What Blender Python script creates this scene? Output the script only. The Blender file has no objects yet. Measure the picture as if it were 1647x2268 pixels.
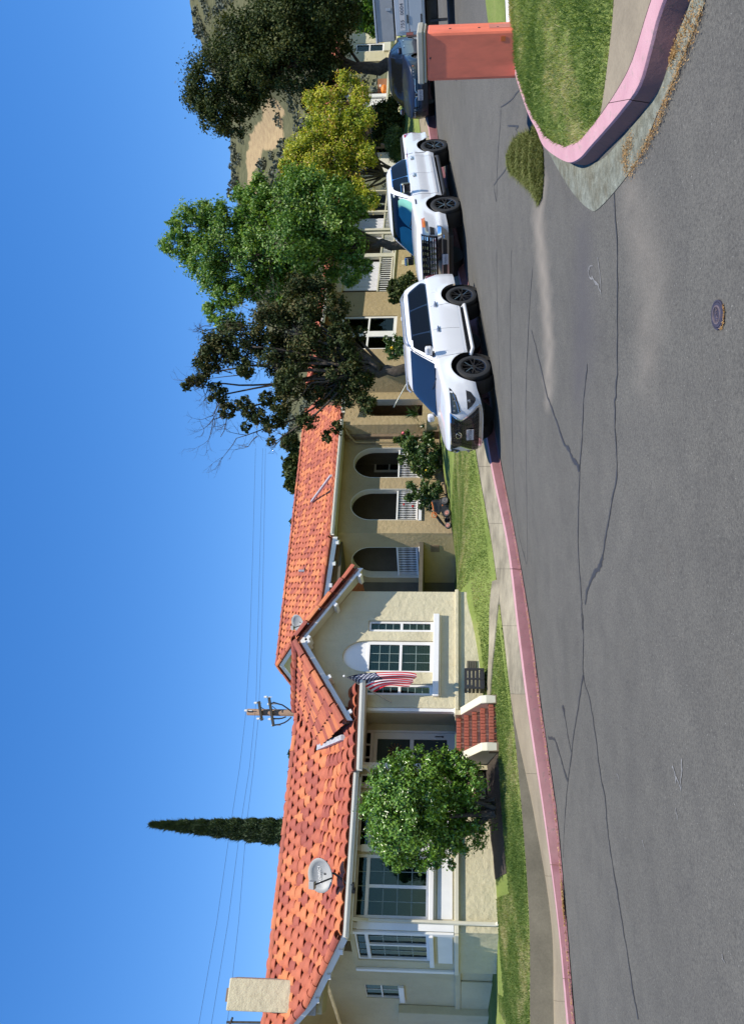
import bpy, bmesh, math, random
import numpy as np
from mathutils import Vector, Matrix
from mathutils.geometry import tessellate_polygon
random.seed(7); RNG = np.random.default_rng(11)
R = math.radians
scene = bpy.context.scene
COL = scene.collection

# ------------------------------------------------------------------ camera, sky, sun, exposure
FOC = 1680.0; UC = 1134.0; EYE = 1.6; PITCH = R(3.5)
VP = 1010.0 - FOC * math.tan(PITCH)          # photograph row of the principal point (photo stands on its side)
cam_d = bpy.data.cameras.new('camera'); cam = bpy.data.objects.new('camera', cam_d); COL.objects.link(cam)
cam_d.sensor_fit = 'AUTO'; cam_d.sensor_width = 36.0; cam_d.lens = 36.0 * FOC / 2268.0
cam_d.shift_x = -(VP - 823.5) / 2268.0
cam_d.clip_start = 0.05; cam_d.clip_end = 3000
_f = Vector((0, math.cos(PITCH), math.sin(PITCH))); _u = Vector((0, -math.sin(PITCH), math.cos(PITCH)))
_m = Matrix((-_u, Vector((1, 0, 0)), -_f)).transposed()   # camera turned a quarter: picture right = down
cam.matrix_world = Matrix.Translation((0, 0, EYE)) @ _m.to_4x4()
scene.camera = cam

SUN_AZ, SUN_EL = R(36), R(64)
SDIR = Vector((math.cos(SUN_EL) * math.sin(SUN_AZ), -math.cos(SUN_EL) * math.cos(SUN_AZ), math.sin(SUN_EL)))
world = bpy.data.worlds.new('World'); scene.world = world; world.use_nodes = True
wn = world.node_tree; wn.nodes.clear()
sky = wn.nodes.new('ShaderNodeTexSky'); sky.sky_type = 'NISHITA'; sky.sun_disc = False
sky.sun_elevation = SUN_EL; sky.sun_rotation = math.atan2(SDIR.x, SDIR.y)
sky.altitude = 200; sky.air_density = 1.0; sky.dust_density = 0.0; sky.ozone_density = 4.0
bg = wn.nodes.new('ShaderNodeBackground'); bg.inputs['Strength'].default_value = 0.15
wo = wn.nodes.new('ShaderNodeOutputWorld')
hs = wn.nodes.new('ShaderNodeHueSaturation'); hs.inputs['Saturation'].default_value = 1.47; hs.inputs['Hue'].default_value = 0.511; hs.inputs['Value'].default_value = 1.42
gm = wn.nodes.new('ShaderNodeGamma'); gm.inputs['Gamma'].default_value = 0.78; wn.links.new(sky.outputs[0], gm.inputs['Color'])
wn.links.new(gm.outputs[0], hs.inputs['Color']); wn.links.new(hs.outputs[0], bg.inputs[0]); wn.links.new(bg.outputs[0], wo.inputs[0])
sun_d = bpy.data.lights.new('sun', 'SUN'); sun_d.energy = 5.0; sun_d.angle = R(0.5); sun_d.color = (1.0, 0.93, 0.80)
sun = bpy.data.objects.new('sun', sun_d); COL.objects.link(sun)
sun.rotation_euler = SDIR.to_track_quat('Z', 'Y').to_euler(); sun.location = (20, -20, 40)
vs = scene.view_settings
vs.view_transform = 'Standard'; vs.look = 'None'; vs.exposure = 0.40; vs.gamma = 1.0; vs.use_curve_mapping = False
scene.cycles.max_bounces = 6; scene.cycles.transparent_max_bounces = 8
scene.cycles.caustics_reflective = False; scene.cycles.caustics_refractive = False

# ------------------------------------------------------------------ measuring helpers
def ray(U, V):
    a = (U - UC) / FOC; b = (V - VP) / FOC
    d = _f + Vector((1, 0, 0)) * a - _u * b
    return d / d.y
def P(U, V, Y):
    return Vector((0, 0, EYE)) + ray(U, V) * Y
def on_plane(U, V, a, b, c):                   # meets z = a x + b y + c
    d = ray(U, V); t = (c - EYE) / (d.z - a * d.x - b)
    return Vector((0, 0, EYE)) + d * t
def lerp(a, b, t): return a + (b - a) * t
def tab(x, pts):
    xs = [p[0] for p in pts]; ys = [p[1] for p in pts]
    return float(np.interp(x, xs, ys))

# ------------------------------------------------------------------ object helpers
def tag(o, label=None, cat=None, group=None, kind=None):
    if label: o['label'] = label
    if cat: o['category'] = cat
    if group: o['group'] = group
    if kind: o['kind'] = kind
    return o
def empty(name, loc, label=None, cat=None, group=None, mat=None):
    o = bpy.data.objects.new(name, None); COL.objects.link(o); o.empty_display_size = 0.2
    if mat is not None: o.matrix_world = mat
    else: o.location = loc
    o['ox'] = 0
    return tag(o, label, cat, group)
def link(name, me, parent=None, world_coords=True, mats=None):
    o = bpy.data.objects.new(name, me); COL.objects.link(o)
    if parent is not None:
        o.parent = parent
        if world_coords and parent.type == 'EMPTY' and parent.parent is None:
            o.location = -parent.location
    return o
class MB:
    def __init__(s): s.v = []; s.f = []; s.m = []; s.uv = {}
    def add(s, vs, fs, mi=0):
        k = len(s.v); s.v.extend([tuple(p) for p in vs])
        for f in fs: s.f.append(tuple(i + k for i in f)); s.m.append(mi)
        return k
    def hexa(s, p, mi=0):                      # p: bottom 4 ccw, top 4 ccw
        s.add(p, [(3,2,1,0),(4,5,6,7),(0,1,5,4),(1,2,6,5),(2,3,7,6),(3,0,4,7)], mi)
    def box(s, c, size, mi=0, T=None):
        x, y, z = size[0]/2, size[1]/2, size[2]/2
        p = [Vector((a*x, b*y, e*z)) + Vector(c) for e in (-1,1) for a,b in ((-1,-1),(1,-1),(1,1),(-1,1))]
        if T is not None: p = [T @ q for q in p]
        s.hexa(p, mi)
    def fbox(s, F, s0, s1, d0, d1, z0, z1, mi=0):
        if s0 > s1: s0, s1 = s1, s0
        if d0 > d1: d0, d1 = d1, d0
        if z0 > z1: z0, z1 = z1, z0
        # d points outward (towards viewer): keep right handed
        p = [F(a, d, z) for z in (z0, z1) for a, d in ((s0, d1), (s1, d1), (s1, d0), (s0, d0))]
        s.hexa(p, mi)
    def prism(s, poly, vec, mi=0):             # poly: 3d points, vec: extrusion
        n = len(poly); vec = Vector(vec); poly = [Vector(p) for p in poly]
        tris = tessellate_polygon([poly])
        k = s.add(poly + [p + vec for p in poly], [], mi)
        for t in tris:
            s.f.append(tuple(k + i for i in t)); s.m.append(mi)
            s.f.append(tuple(k + n + i for i in reversed(t))); s.m.append(mi)
        for i in range(n):
            j = (i + 1) % n; s.f.append((k+i, k+j, k+n+j, k+n+i)); s.m.append(mi)
    def tube(s, pts, r, n=8, mi=0, cap=True):
        pts = [Vector(p) for p in pts]; rs = r if isinstance(r, (list, tuple)) else [r]*len(pts)
        rings = []; prev = None
        for i, p in enumerate(pts):
            d = (pts[min(i+1, len(pts)-1)] - pts[max(i-1, 0)])
            d = d.normalized() if d.length > 1e-9 else Vector((0,0,1))
            if prev is None:
                a = d.orthogonal().normalized()
            else:
                a = prev - d * prev.dot(d); a = a.normalized() if a.length > 1e-6 else d.orthogonal().normalized()
            prev = a; b = d.cross(a)
            rings.append([p + (a*math.cos(2*math.pi*k/n) + b*math.sin(2*math.pi*k/n))*rs[i] for k in range(n)])
        k0 = s.add([q for rg in rings for q in rg], [], mi)
        for i in range(len(pts)-1):
            for k in range(n):
                a = k0+i*n+k; b = k0+i*n+(k+1)%n
                s.f.append((a, b, b+n, a+n)); s.m.append(mi)
        if cap:
            s.f.append(tuple(k0+k for k in reversed(range(n)))); s.m.append(mi)
            s.f.append(tuple(k0+(len(pts)-1)*n+k for k in range(n))); s.m.append(mi)
    def lathe(s, prof, T, n=24, mi=0, mis=None):   # prof: (r, h) ; axis = local z of T
        k0 = s.add([T @ Vector((r*math.cos(2*math.pi*k/n), r*math.sin(2*math.pi*k/n), h)) for r, h in prof for k in range(n)], [], mi)
        for i in range(len(prof)-1):
            for k in range(n):
                a = k0+i*n+k; b = k0+i*n+(k+1)%n
                s.f.append((a, b, b+n, a+n)); s.m.append(mis[i] if mis else mi)
    def grid(s, rows, mi=0, flip=False):
        n = len(rows[0]); k0 = s.add([p for r in rows for p in r], [], mi)
        for i in range(len(rows)-1):
            for j in range(n-1):
                a = k0+i*n+j; q = (a, a+1, a+1+n, a+n)
                s.f.append(q[::-1] if flip else q); s.m.append(mi)
    def poly(s, pts, mi=0):
        pts = [Vector(p) for p in pts]; k0 = s.add(pts, [], mi)
        for t in tessellate_polygon([pts]): s.f.append(tuple(k0+i for i in t)); s.m.append(mi)
    def mesh(s, name, mats, smooth=False, auto=None):
        me = bpy.data.meshes.new(name); me.from_pydata(s.v, [], s.f)
        if not isinstance(mats, (list, tuple)): mats = [mats]
        for m in mats: me.materials.append(m)
        me.polygons.foreach_set('material_index', s.m)
        if smooth: me.polygons.foreach_set('use_smooth', [True]*len(s.f))
        me.update()
        if auto is not None:
            me.polygons.foreach_set('use_smooth', [True]*len(s.f)); me.set_sharp_from_angle(angle=R(auto))
        return me
    def build(s, name, mats, parent=None, smooth=False, auto=None, fix=False, bevel=0, world_coords=True):
        me = s.mesh(name, mats, smooth, auto)
        if fix:
            bm = bmesh.new(); bm.from_mesh(me); bmesh.ops.remove_doubles(bm, verts=bm.verts, dist=1e-4)
            bmesh.ops.recalc_face_normals(bm, faces=bm.faces); bm.to_mesh(me); bm.free()
            if auto is not None: me.set_sharp_from_angle(angle=R(auto))
        o = link(name, me, parent, world_coords)
        if bevel:
            md = o.modifiers.new('bevel', 'BEVEL'); md.width = bevel; md.segments = 2; md.limit_method = 'ANGLE'; md.angle_limit = R(40)
        return o
def np_mesh(name, verts, faces, mats, rnd=None, uv=None, smooth=False):
    """faces: (n,k) array"""
    me = bpy.data.meshes.new(name); n, k = faces.shape
    me.vertices.add(len(verts)); me.vertices.foreach_set('co', np.ascontiguousarray(verts, np.float32).ravel())
    me.loops.add(n*k); me.loops.foreach_set('vertex_index', np.ascontiguousarray(faces, np.int32).ravel())
    me.polygons.add(n); me.polygons.foreach_set('loop_start', np.arange(0, n*k, k, dtype=np.int32))
    try: me.polygons.foreach_set('loop_total', np.full(n, k, np.int32))
    except Exception: pass
    for m in (mats if isinstance(mats, (list, tuple)) else [mats]): me.materials.append(m)
    if rnd is not None:
        a = me.attributes.new('rnd', 'FLOAT', 'FACE'); a.data.foreach_set('value', np.ascontiguousarray(rnd, np.float32))
    if smooth: me.polygons.foreach_set('use_smooth', np.ones(n, bool))
    me.update(calc_edges=True); return me
def text_obj(name, txt, size, M, mat, parent, depth=0.0, spacing=1.0):
    cu = bpy.data.curves.new(name, 'FONT'); cu.body = txt; cu.size = size; cu.align_x = 'CENTER'; cu.align_y = 'CENTER'
    cu.extrude = depth; cu.space_character = spacing; cu.resolution_u = 3
    tmp = bpy.data.objects.new(name, cu); COL.objects.link(tmp)
    dg = bpy.context.evaluated_depsgraph_get(); dg.update()
    me = bpy.data.meshes.new_from_object(tmp.evaluated_get(dg)); bpy.data.objects.remove(tmp)
    me.transform(M); me.materials.clear(); me.materials.append(mat)
    return me, link(name, me, parent)
class Frame:
    def __init__(s, o, e1, nrm):
        s.o = Vector((o[0], o[1], 0)); s.e = Vector((e1[0], e1[1], 0)).normalized(); s.n = Vector((nrm[0], nrm[1], 0)).normalized()
    def __call__(s, a, d, z): return s.o + s.e*a + s.n*d + Vector((0, 0, z))
    def hit(s, U, V, d=0.0):                   # photograph point -> (s, z) on the plane at offset d
        r = ray(U, V); p0 = s.o + s.n*d
        t = (p0.dot(s.n)) / r.dot(s.n) if abs(r.dot(s.n)) > 1e-9 else 0
        q = r*t; return (q - p0).dot(s.e), EYE + q.z
    def sub(s, a, d, ang=0):
        q = s.o + s.e*a + s.n*d; c, n = math.cos(ang), math.sin(ang)
        e = s.e*c + s.n*n; nn = s.n*c - s.e*n
        return Frame((q.x, q.y), (e.x, e.y), (nn.x, nn.y))

# ------------------------------------------------------------------ materials
def new_mat(name):
    m = bpy.data.materials.new(name); m.use_nodes = True; nt = m.node_tree; b = nt.nodes['Principled BSDF']
    return m, nt, b
def node(nt, t, **kw):
    n = nt.nodes.new(t)
    for k, v in kw.items(): setattr(n, k, v)
    return n
def noise(nt, scale, detail=4, rough=0.55, coord='Object', stretch=None):
    tc = node(nt, 'ShaderNodeTexCoord'); n = node(nt, 'ShaderNodeTexNoise')
    n.inputs['Scale'].default_value = scale; n.inputs['Detail'].default_value = detail; n.inputs['Roughness'].default_value = rough
    if stretch:
        mp = node(nt, 'ShaderNodeMapping'); mp.inputs['Scale'].default_value = stretch
        nt.links.new(tc.outputs[coord], mp.inputs[0]); nt.links.new(mp.outputs[0], n.inputs['Vector'])
    else: nt.links.new(tc.outputs[coord], n.inputs['Vector'])
    return n
def ramp(nt, fac, stops):
    r = node(nt, 'ShaderNodeValToRGB'); el = r.color_ramp.elements
    while len(el) < len(stops): el.new(0.5)
    for e, (p, c) in zip(el, stops): e.position = p; e.color = (*c, 1) if len(c) == 3 else c
    nt.links.new(fac, r.inputs[0]); return r
def mix(nt, fac, a, b, blend='MIX'):
    n = node(nt, 'ShaderNodeMix', data_type='RGBA', blend_type=blend)
    for sock, val in ((n.inputs[0], fac), (n.inputs[6], a), (n.inputs[7], b)):
        if isinstance(val, bpy.types.NodeSocket): nt.links.new(val, sock)
        elif isinstance(val, (int, float)): sock.default_value = val
        else: sock.default_value = (*val, 1)
    return n.outputs[2]
def bump(nt, b, hgt, strength=0.3, dist=0.02):
    n = node(nt, 'ShaderNodeBump'); n.inputs['Strength'].default_value = strength; n.inputs['Distance'].default_value = dist
    nt.links.new(hgt, n.inputs['Height']); nt.links.new(n.outputs[0], b.inputs['Normal']); return n
def pm(name, c, rough=0.7, var=0.18, scale=3.0, bmp=0.0, bscale=60, metal=0.0, coat=0.0, spec=0.5, dist=0.01, c2=None, stretch=None):
    m, nt, b = new_mat(name)
    b.inputs['Roughness'].default_value = rough; b.inputs['Metallic'].default_value = metal
    b.inputs['Coat Weight'].default_value = coat; b.inputs['Coat Roughness'].default_value = 0.04
    b.inputs['Specular IOR Level'].default_value = spec
    if var > 0:
        n = noise(nt, scale, 5, 0.6, stretch=stretch)
        lo = tuple(x*(1-var) for x in c); hi = tuple(min(1, x*(1+var)) for x in (c2 or c))
        r = ramp(nt, n.outputs['Fac'], [(0.3, lo), (0.7, hi)]); nt.links.new(r.outputs[0], b.inputs['Base Color'])
    else: b.inputs['Base Color'].default_value = (*c, 1)
    if bmp > 0:
        n2 = noise(nt, bscale, 3, 0.6); bump(nt, b, n2.outputs['Fac'], bmp, dist)
    return m
M = {}
def stucco(name, c):
    m, nt, b = new_mat(name); b.inputs['Roughness'].default_value = 0.9; b.inputs['Specular IOR Level'].default_value = 0.2
    big = noise(nt, 0.9, 5, 0.6); r = ramp(nt, big.outputs['Fac'], [(0.25, tuple(x*0.88 for x in c)), (0.75, tuple(x*1.08 for x in c))])
    st = noise(nt, 2.5, 4, 0.6, stretch=(1.6, 1.6, 0.35)); r2 = ramp(nt, st.outputs['Fac'], [(0.55, (1,1,1)), (0.8, (0.86, 0.82, 0.76))])
    col = mix(nt, 0.6, r.outputs[0], r2.outputs[0], 'MULTIPLY'); nt.links.new(col, b.inputs['Base Color'])
    n1 = noise(nt, 7, 3, 0.5); n2 = noise(nt, 70, 3, 0.6)
    h = mix(nt, 0.3, n1.outputs['Fac'], n2.outputs['Fac']); bump(nt, b, h, 0.8, 0.045); return m
M['stucco'] = stucco('cream_stucco', (0.59, 0.53, 0.36))
M['stucco2'] = stucco('tan_stucco', (0.40, 0.31, 0.18))
M['stucco3'] = stucco('beige_stucco', (0.60, 0.52, 0.36))
M['white'] = pm('white_paint', (0.76, 0.75, 0.73), 0.45, 0.05, 2)
M['trim'] = pm('cream_trim', (0.60, 0.565, 0.45), 0.5, 0.06, 2)
M['offwhite'] = pm('offwhite_paint', (0.66, 0.63, 0.55), 0.5, 0.06, 3)
def tile_mat(name, c, c2):
    m, nt, b = new_mat(name); b.inputs['Roughness'].default_value = 0.75
    oi = node(nt, 'ShaderNodeObjectInfo'); n = noise(nt, 9, 4, 0.6)
    at = node(nt, 'ShaderNodeAttribute', attribute_name='rnd')
    f = node(nt, 'ShaderNodeMath', operation='ADD'); nt.links.new(oi.outputs['Random'], f.inputs[0]); nt.links.new(at.outputs['Fac'], f.inputs[1])
    fr = node(nt, 'ShaderNodeMath', operation='FRACT'); nt.links.new(f.outputs[0], fr.inputs[0])
    base = mix(nt, fr.outputs[0], c, c2)
    r = ramp(nt, n.outputs['Fac'], [(0.3, (0.78, 0.76, 0.76)), (0.65, (1.06, 1.05, 1.05))])
    nt.links.new(mix(nt, 0.8, base, r.outputs[0], 'MULTIPLY'), b.inputs['Base Color'])
    n2 = noise(nt, 40, 3, 0.6); bump(nt, b, n2.outputs['Fac'], 0.25, 0.006); return m
M['tile0'] = tile_mat('clay_tile_orange', (0.48, 0.145, 0.055), (0.52, 0.175, 0.065))
M['tile1'] = tile_mat('clay_tile_red', (0.35, 0.088, 0.046), (0.42, 0.115, 0.055))
M['tile2'] = tile_mat('clay_tile_dark', (0.265, 0.062, 0.040), (0.32, 0.078, 0.046))
M['under'] = pm('tile_underlay', (0.36, 0.12, 0.075), 0.9, 0.2, 6)
M['tilefar'] = pm('clay_tile_far', (0.56, 0.20, 0.11), 0.8, 0.25, 5)
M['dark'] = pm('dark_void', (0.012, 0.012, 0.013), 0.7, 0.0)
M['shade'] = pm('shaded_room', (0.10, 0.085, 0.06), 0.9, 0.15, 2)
M['iron'] = pm('black_metal', (0.025, 0.025, 0.028), 0.5, 0.2, 20, metal=0.0)
M['steel'] = pm('grey_metal', (0.42, 0.42, 0.43), 0.4, 0.15, 10, metal=0.7)
M['dish'] = pm('dish_grey', (0.31, 0.315, 0.31), 0.55, 0.08, 6)
M['wood'] = pm('pole_wood', (0.23, 0.15, 0.10), 0.9, 0.3, 6, 0.3, 30, stretch=(6, 6, 0.6))
M['woodd'] = pm('arm_wood', (0.06, 0.055, 0.05), 0.9, 0.3, 9)
M['bark'] = pm('bark', (0.06, 0.048, 0.038), 0.95, 0.4, 9, 0.9, 22, dist=0.03)
M['barkg'] = pm('grey_twig_bark', (0.17, 0.14, 0.125), 0.95, 0.3, 9)
M['soil'] = pm('soil', (0.10, 0.075, 0.05), 0.95, 0.35, 6, 0.8, 25, dist=0.03)
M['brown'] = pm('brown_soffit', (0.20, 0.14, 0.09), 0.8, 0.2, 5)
M['flashing'] = pm('lead_flashing', (0.42, 0.42, 0.44), 0.55, 0.3, 14, metal=0.3)
def glass_mat(name, tint, gloss_c=(0.9, 0.95, 1.0), base=0.06, rough=0.02, thr=0.6):
    m, nt, b = new_mat(name); nt.nodes.remove(b); out = nt.nodes['Material Output']
    tr = node(nt, 'ShaderNodeBsdfTransparent'); tr.inputs[0].default_value = (*tint, 1)
    gl = node(nt, 'ShaderNodeBsdfGlossy'); gl.inputs[0].default_value = (*gloss_c, 1); gl.inputs['Roughness'].default_value = rough
    fr = node(nt, 'ShaderNodeFresnel'); fr.inputs[0].default_value = 1.5
    n = noise(nt, 1.3, 2, 0.5); bp = node(nt, 'ShaderNodeBump'); bp.inputs['Strength'].default_value = 0.06; bp.inputs['Distance'].default_value = 0.03
    nt.links.new(n.outputs['Fac'], bp.inputs['Height']); nt.links.new(bp.outputs[0], gl.inputs['Normal'])
    ad = node(nt, 'ShaderNodeMath', operation='ADD'); ad.inputs[1].default_value = base; nt.links.new(fr.outputs[0], ad.inputs[0])
    mx = node(nt, 'ShaderNodeMixShader'); nt.links.new(ad.outputs[0], mx.inputs[0]); nt.links.new(tr.outputs[0], mx.inputs[1]); nt.links.new(gl.outputs[0], mx.inputs[2])
    nt.links.new(mx.outputs[0], out.inputs[0]); return m
M['pane'] = glass_mat('window_glass', (0.50, 0.66, 0.62), (0.35, 0.42, 0.42), base=0.02)
M['cglass'] = glass_mat('car_glass', (0.86, 0.93, 0.92), (0.55, 0.62, 0.7), base=0.0)
M['tint'] = pm('tinted_glass', (0.006, 0.007, 0.008), 0.08, 0.0, spec=0.10)
M['muntin'] = pm('grey_green_muntin', (0.20, 0.26, 0.24), 0.5, 0.05)
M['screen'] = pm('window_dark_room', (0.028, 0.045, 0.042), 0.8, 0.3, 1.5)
M['blind'] = pm('blind_slats', (0.42, 0.45, 0.42), 0.6, 0.1, 3)
M['curtain'] = pm('white_curtain', (0.62, 0.62, 0.66), 0.85, 0.1, 3, stretch=(6, 6, 0.3))
def leaf_mat(name, stops, rough=0.5, trans=0.25, spec=0.4):
    m, nt, b = new_mat(name); out = nt.nodes['Material Output']
    at = node(nt, 'ShaderNodeAttribute', attribute_name='rnd')
    r = ramp(nt, at.outputs['Fac'], stops); nt.links.new(r.outputs[0], b.inputs['Base Color'])
    b.inputs['Roughness'].default_value = rough; b.inputs['Specular IOR Level'].default_value = spec
    tl = node(nt, 'ShaderNodeBsdfTranslucent')
    br = node(nt, 'ShaderNodeMix', data_type='RGBA', blend_type='MULTIPLY'); br.inputs[0].default_value = 1; br.inputs[7].default_value = (1.5, 1.45, 0.6, 1)
    nt.links.new(r.outputs[0], br.inputs[6]); nt.links.new(br.outputs[2], tl.inputs[0])
    mx = node(nt, 'ShaderNodeMixShader'); mx.inputs[0].default_value = trans
    nt.links.new(b.outputs[0], mx.inputs[1]); nt.links.new(tl.outputs[0], mx.inputs[2]); nt.links.new(mx.outputs[0], out.inputs[0]); return m
M['lf_bush'] = leaf_mat('glossy_shrub_leaf', [(0, (0.035, 0.095, 0.010)), (0.5, (0.09, 0.20, 0.018)), (1, (0.22, 0.36, 0.05))], 0.28, 0.2, 0.6)
M['lf_dark'] = leaf_mat('dark_tree_leaf', [(0, (0.018, 0.036, 0.009)), (0.6, (0.045, 0.068, 0.018)), (1, (0.11, 0.115, 0.035))], 0.6, 0.15, 0.15)
M['lf_olive'] = leaf_mat('brown_olive_leaf', [(0, (0.018, 0.034, 0.010)), (0.6, (0.046, 0.066, 0.020)), (1, (0.12, 0.10, 0.036))], 0.6, 0.12, 0.15)
M['lf_green'] = leaf_mat('bright_tree_leaf', [(0, (0.03, 0.085, 0.014)), (0.45, (0.10, 0.22, 0.032)), (1, (0.25, 0.36, 0.075))], 0.45, 0.3)
M['lf_yellow'] = leaf_mat('yellow_green_leaf', [(0, (0.05, 0.11, 0.016)), (0.32, (0.14, 0.24, 0.03)), (0.55, (0.38, 0.43, 0.04)), (0.95, (0.62, 0.60, 0.07)), (1, (0.50, 0.32, 0.12))], 0.5, 0.3)
M['lf_cyp'] = leaf_mat('cypress_needles', [(0, (0.018, 0.035, 0.012)), (1, (0.055, 0.085, 0.028))], 0.7, 0.05)
M['lf_rose'] = leaf_mat('rose_leaf', [(0, (0.02, 0.05, 0.014)), (0.6, (0.06, 0.12, 0.03)), (1, (0.17, 0.20, 0.06))], 0.35, 0.2)
M['lf_hill'] = leaf_mat('hill_shrub_leaf', [(0, (0.065, 0.08, 0.055)), (1, (0.125, 0.135, 0.095))], 0.8, 0.0)
M['lf_grass'] = leaf_mat('grass_blade', [(0, (0.075, 0.13, 0.032)), (0.5, (0.145, 0.21, 0.06)), (0.8, (0.24, 0.275, 0.10)), (1, (0.40, 0.37, 0.20))], 0.7, 0.4, 0.1)
M['lf_clip'] = leaf_mat('grass_clipping', [(0, (0.075, 0.10, 0.026)), (0.6, (0.15, 0.17, 0.052)), (1, (0.28, 0.26, 0.11))], 0.8, 0.1, 0.1)
M['lf_litter'] = leaf_mat('dry_litter', [(0, (0.24, 0.13, 0.05)), (0.6, (0.36, 0.22, 0.085)), (1, (0.46, 0.33, 0.17))], 0.8, 0.1, 0.1)
def lawn_mat():
    m, nt, b = new_mat('lawn_turf'); b.inputs['Roughness'].default_value = 0.9; b.inputs['Specular IOR Level'].default_value = 0.1
    n1 = noise(nt, 0.8, 4, 0.6); n2 = noise(nt, 26, 4, 0.7)
    c = ramp(nt, n1.outputs['Fac'], [(0.3, (0.145, 0.20, 0.052)), (0.55, (0.20, 0.26, 0.075)), (0.75, (0.28, 0.30, 0.115))])
    d = ramp(nt, n2.outputs['Fac'], [(0.25, (0.62, 0.62, 0.58)), (0.7, (1.2, 1.17, 1.1))])
    nt.links.new(mix(nt, 1.0, c.outputs[0], d.outputs[0], 'MULTIPLY'), b.inputs['Base Color'])
    bump(nt, b, n2.outputs['Fac'], 0.9, 0.04); return m
M['lawn'] = lawn_mat()
def concrete(name, c, var=0.2):
    m, nt, b = new_mat(name); b.inputs['Roughness'].default_value = 0.9; b.inputs['Specular IOR Level'].default_value = 0.2
    n1 = noise(nt, 1.2, 5, 0.65); n2 = noise(nt, 35, 3, 0.6)
    a = ramp(nt, n1.outputs['Fac'], [(0.3, tuple(x*(1-var) for x in c)), (0.7, tuple(x*(1+var*0.5) for x in c))])
    d = ramp(nt, n2.outputs['Fac'], [(0.3, (0.88, 0.88, 0.88)), (0.7, (1.05, 1.05, 1.05))])
    nt.links.new(mix(nt, 1.0, a.outputs[0], d.outputs[0], 'MULTIPLY'), b.inputs['Base Color']); bump(nt, b, n2.outputs['Fac'], 0.25, 0.006); return m
M['walk'] = concrete('sidewalk_concrete', (0.26, 0.22, 0.158))
M['walkw'] = concrete('pale_sidewalk_concrete', (0.295, 0.265, 0.198), 0.5)
M['retain'] = concrete('grey_retaining_concrete', (0.15, 0.135, 0.10), 0.35)
def painted_kerb(name, c, c2, under):
    m, nt, b = new_mat(name); b.inputs['Roughness'].default_value = 0.7
    n1 = noise(nt, 3.5, 5, 0.65); n2 = noise(nt, 14, 5, 0.7)
    a = ramp(nt, n1.outputs['Fac'], [(0.35, c), (0.7, c2)])
    k = ramp(nt, n2.outputs['Fac'], [(0.55, (0, 0, 0)), (0.68, (1, 1, 1))])
    nt.links.new(mix(nt, k.outputs[0], a.outputs[0], under), b.inputs['Base Color']); bump(nt, b, n2.outputs['Fac'], 0.4, 0.012); return m
M['kerb'] = painted_kerb('faded_red_kerb_face', (0.155, 0.06, 0.066), (0.21, 0.09, 0.098), (0.10, 0.06, 0.055))
M['kerbtop'] = painted_kerb('pink_kerb_top', (0.44, 0.235, 0.265), (0.52, 0.30, 0.325), (0.36, 0.24, 0.235))
M['gutter_pan'] = painted_kerb('worn_red_gutter', (0.20, 0.08, 0.085), (0.26, 0.125, 0.125), (0.12, 0.095, 0.085))
M['kerbface'] = painted_kerb('shade_dark_kerb_face', (0.17, 0.085, 0.08), (0.21, 0.10, 0.095), (0.11, 0.07, 0.06))  # island kerb face: shade on it is put into the colour
M['seal'] = pm('tar_seal', (0.032, 0.033, 0.037), 0.6, 0.25, 8)
M['chalk'] = pm('chalk_mark', (0.17, 0.17, 0.168), 0.9, 0.3, 20)
M['brick'] = pm('red_brick', (0.33, 0.095, 0.06), 0.9, 0.25, 12, 0.5, 70)
M['mortar'] = pm('mortar', (0.34, 0.22, 0.17), 0.95, 0.2, 12)
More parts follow.
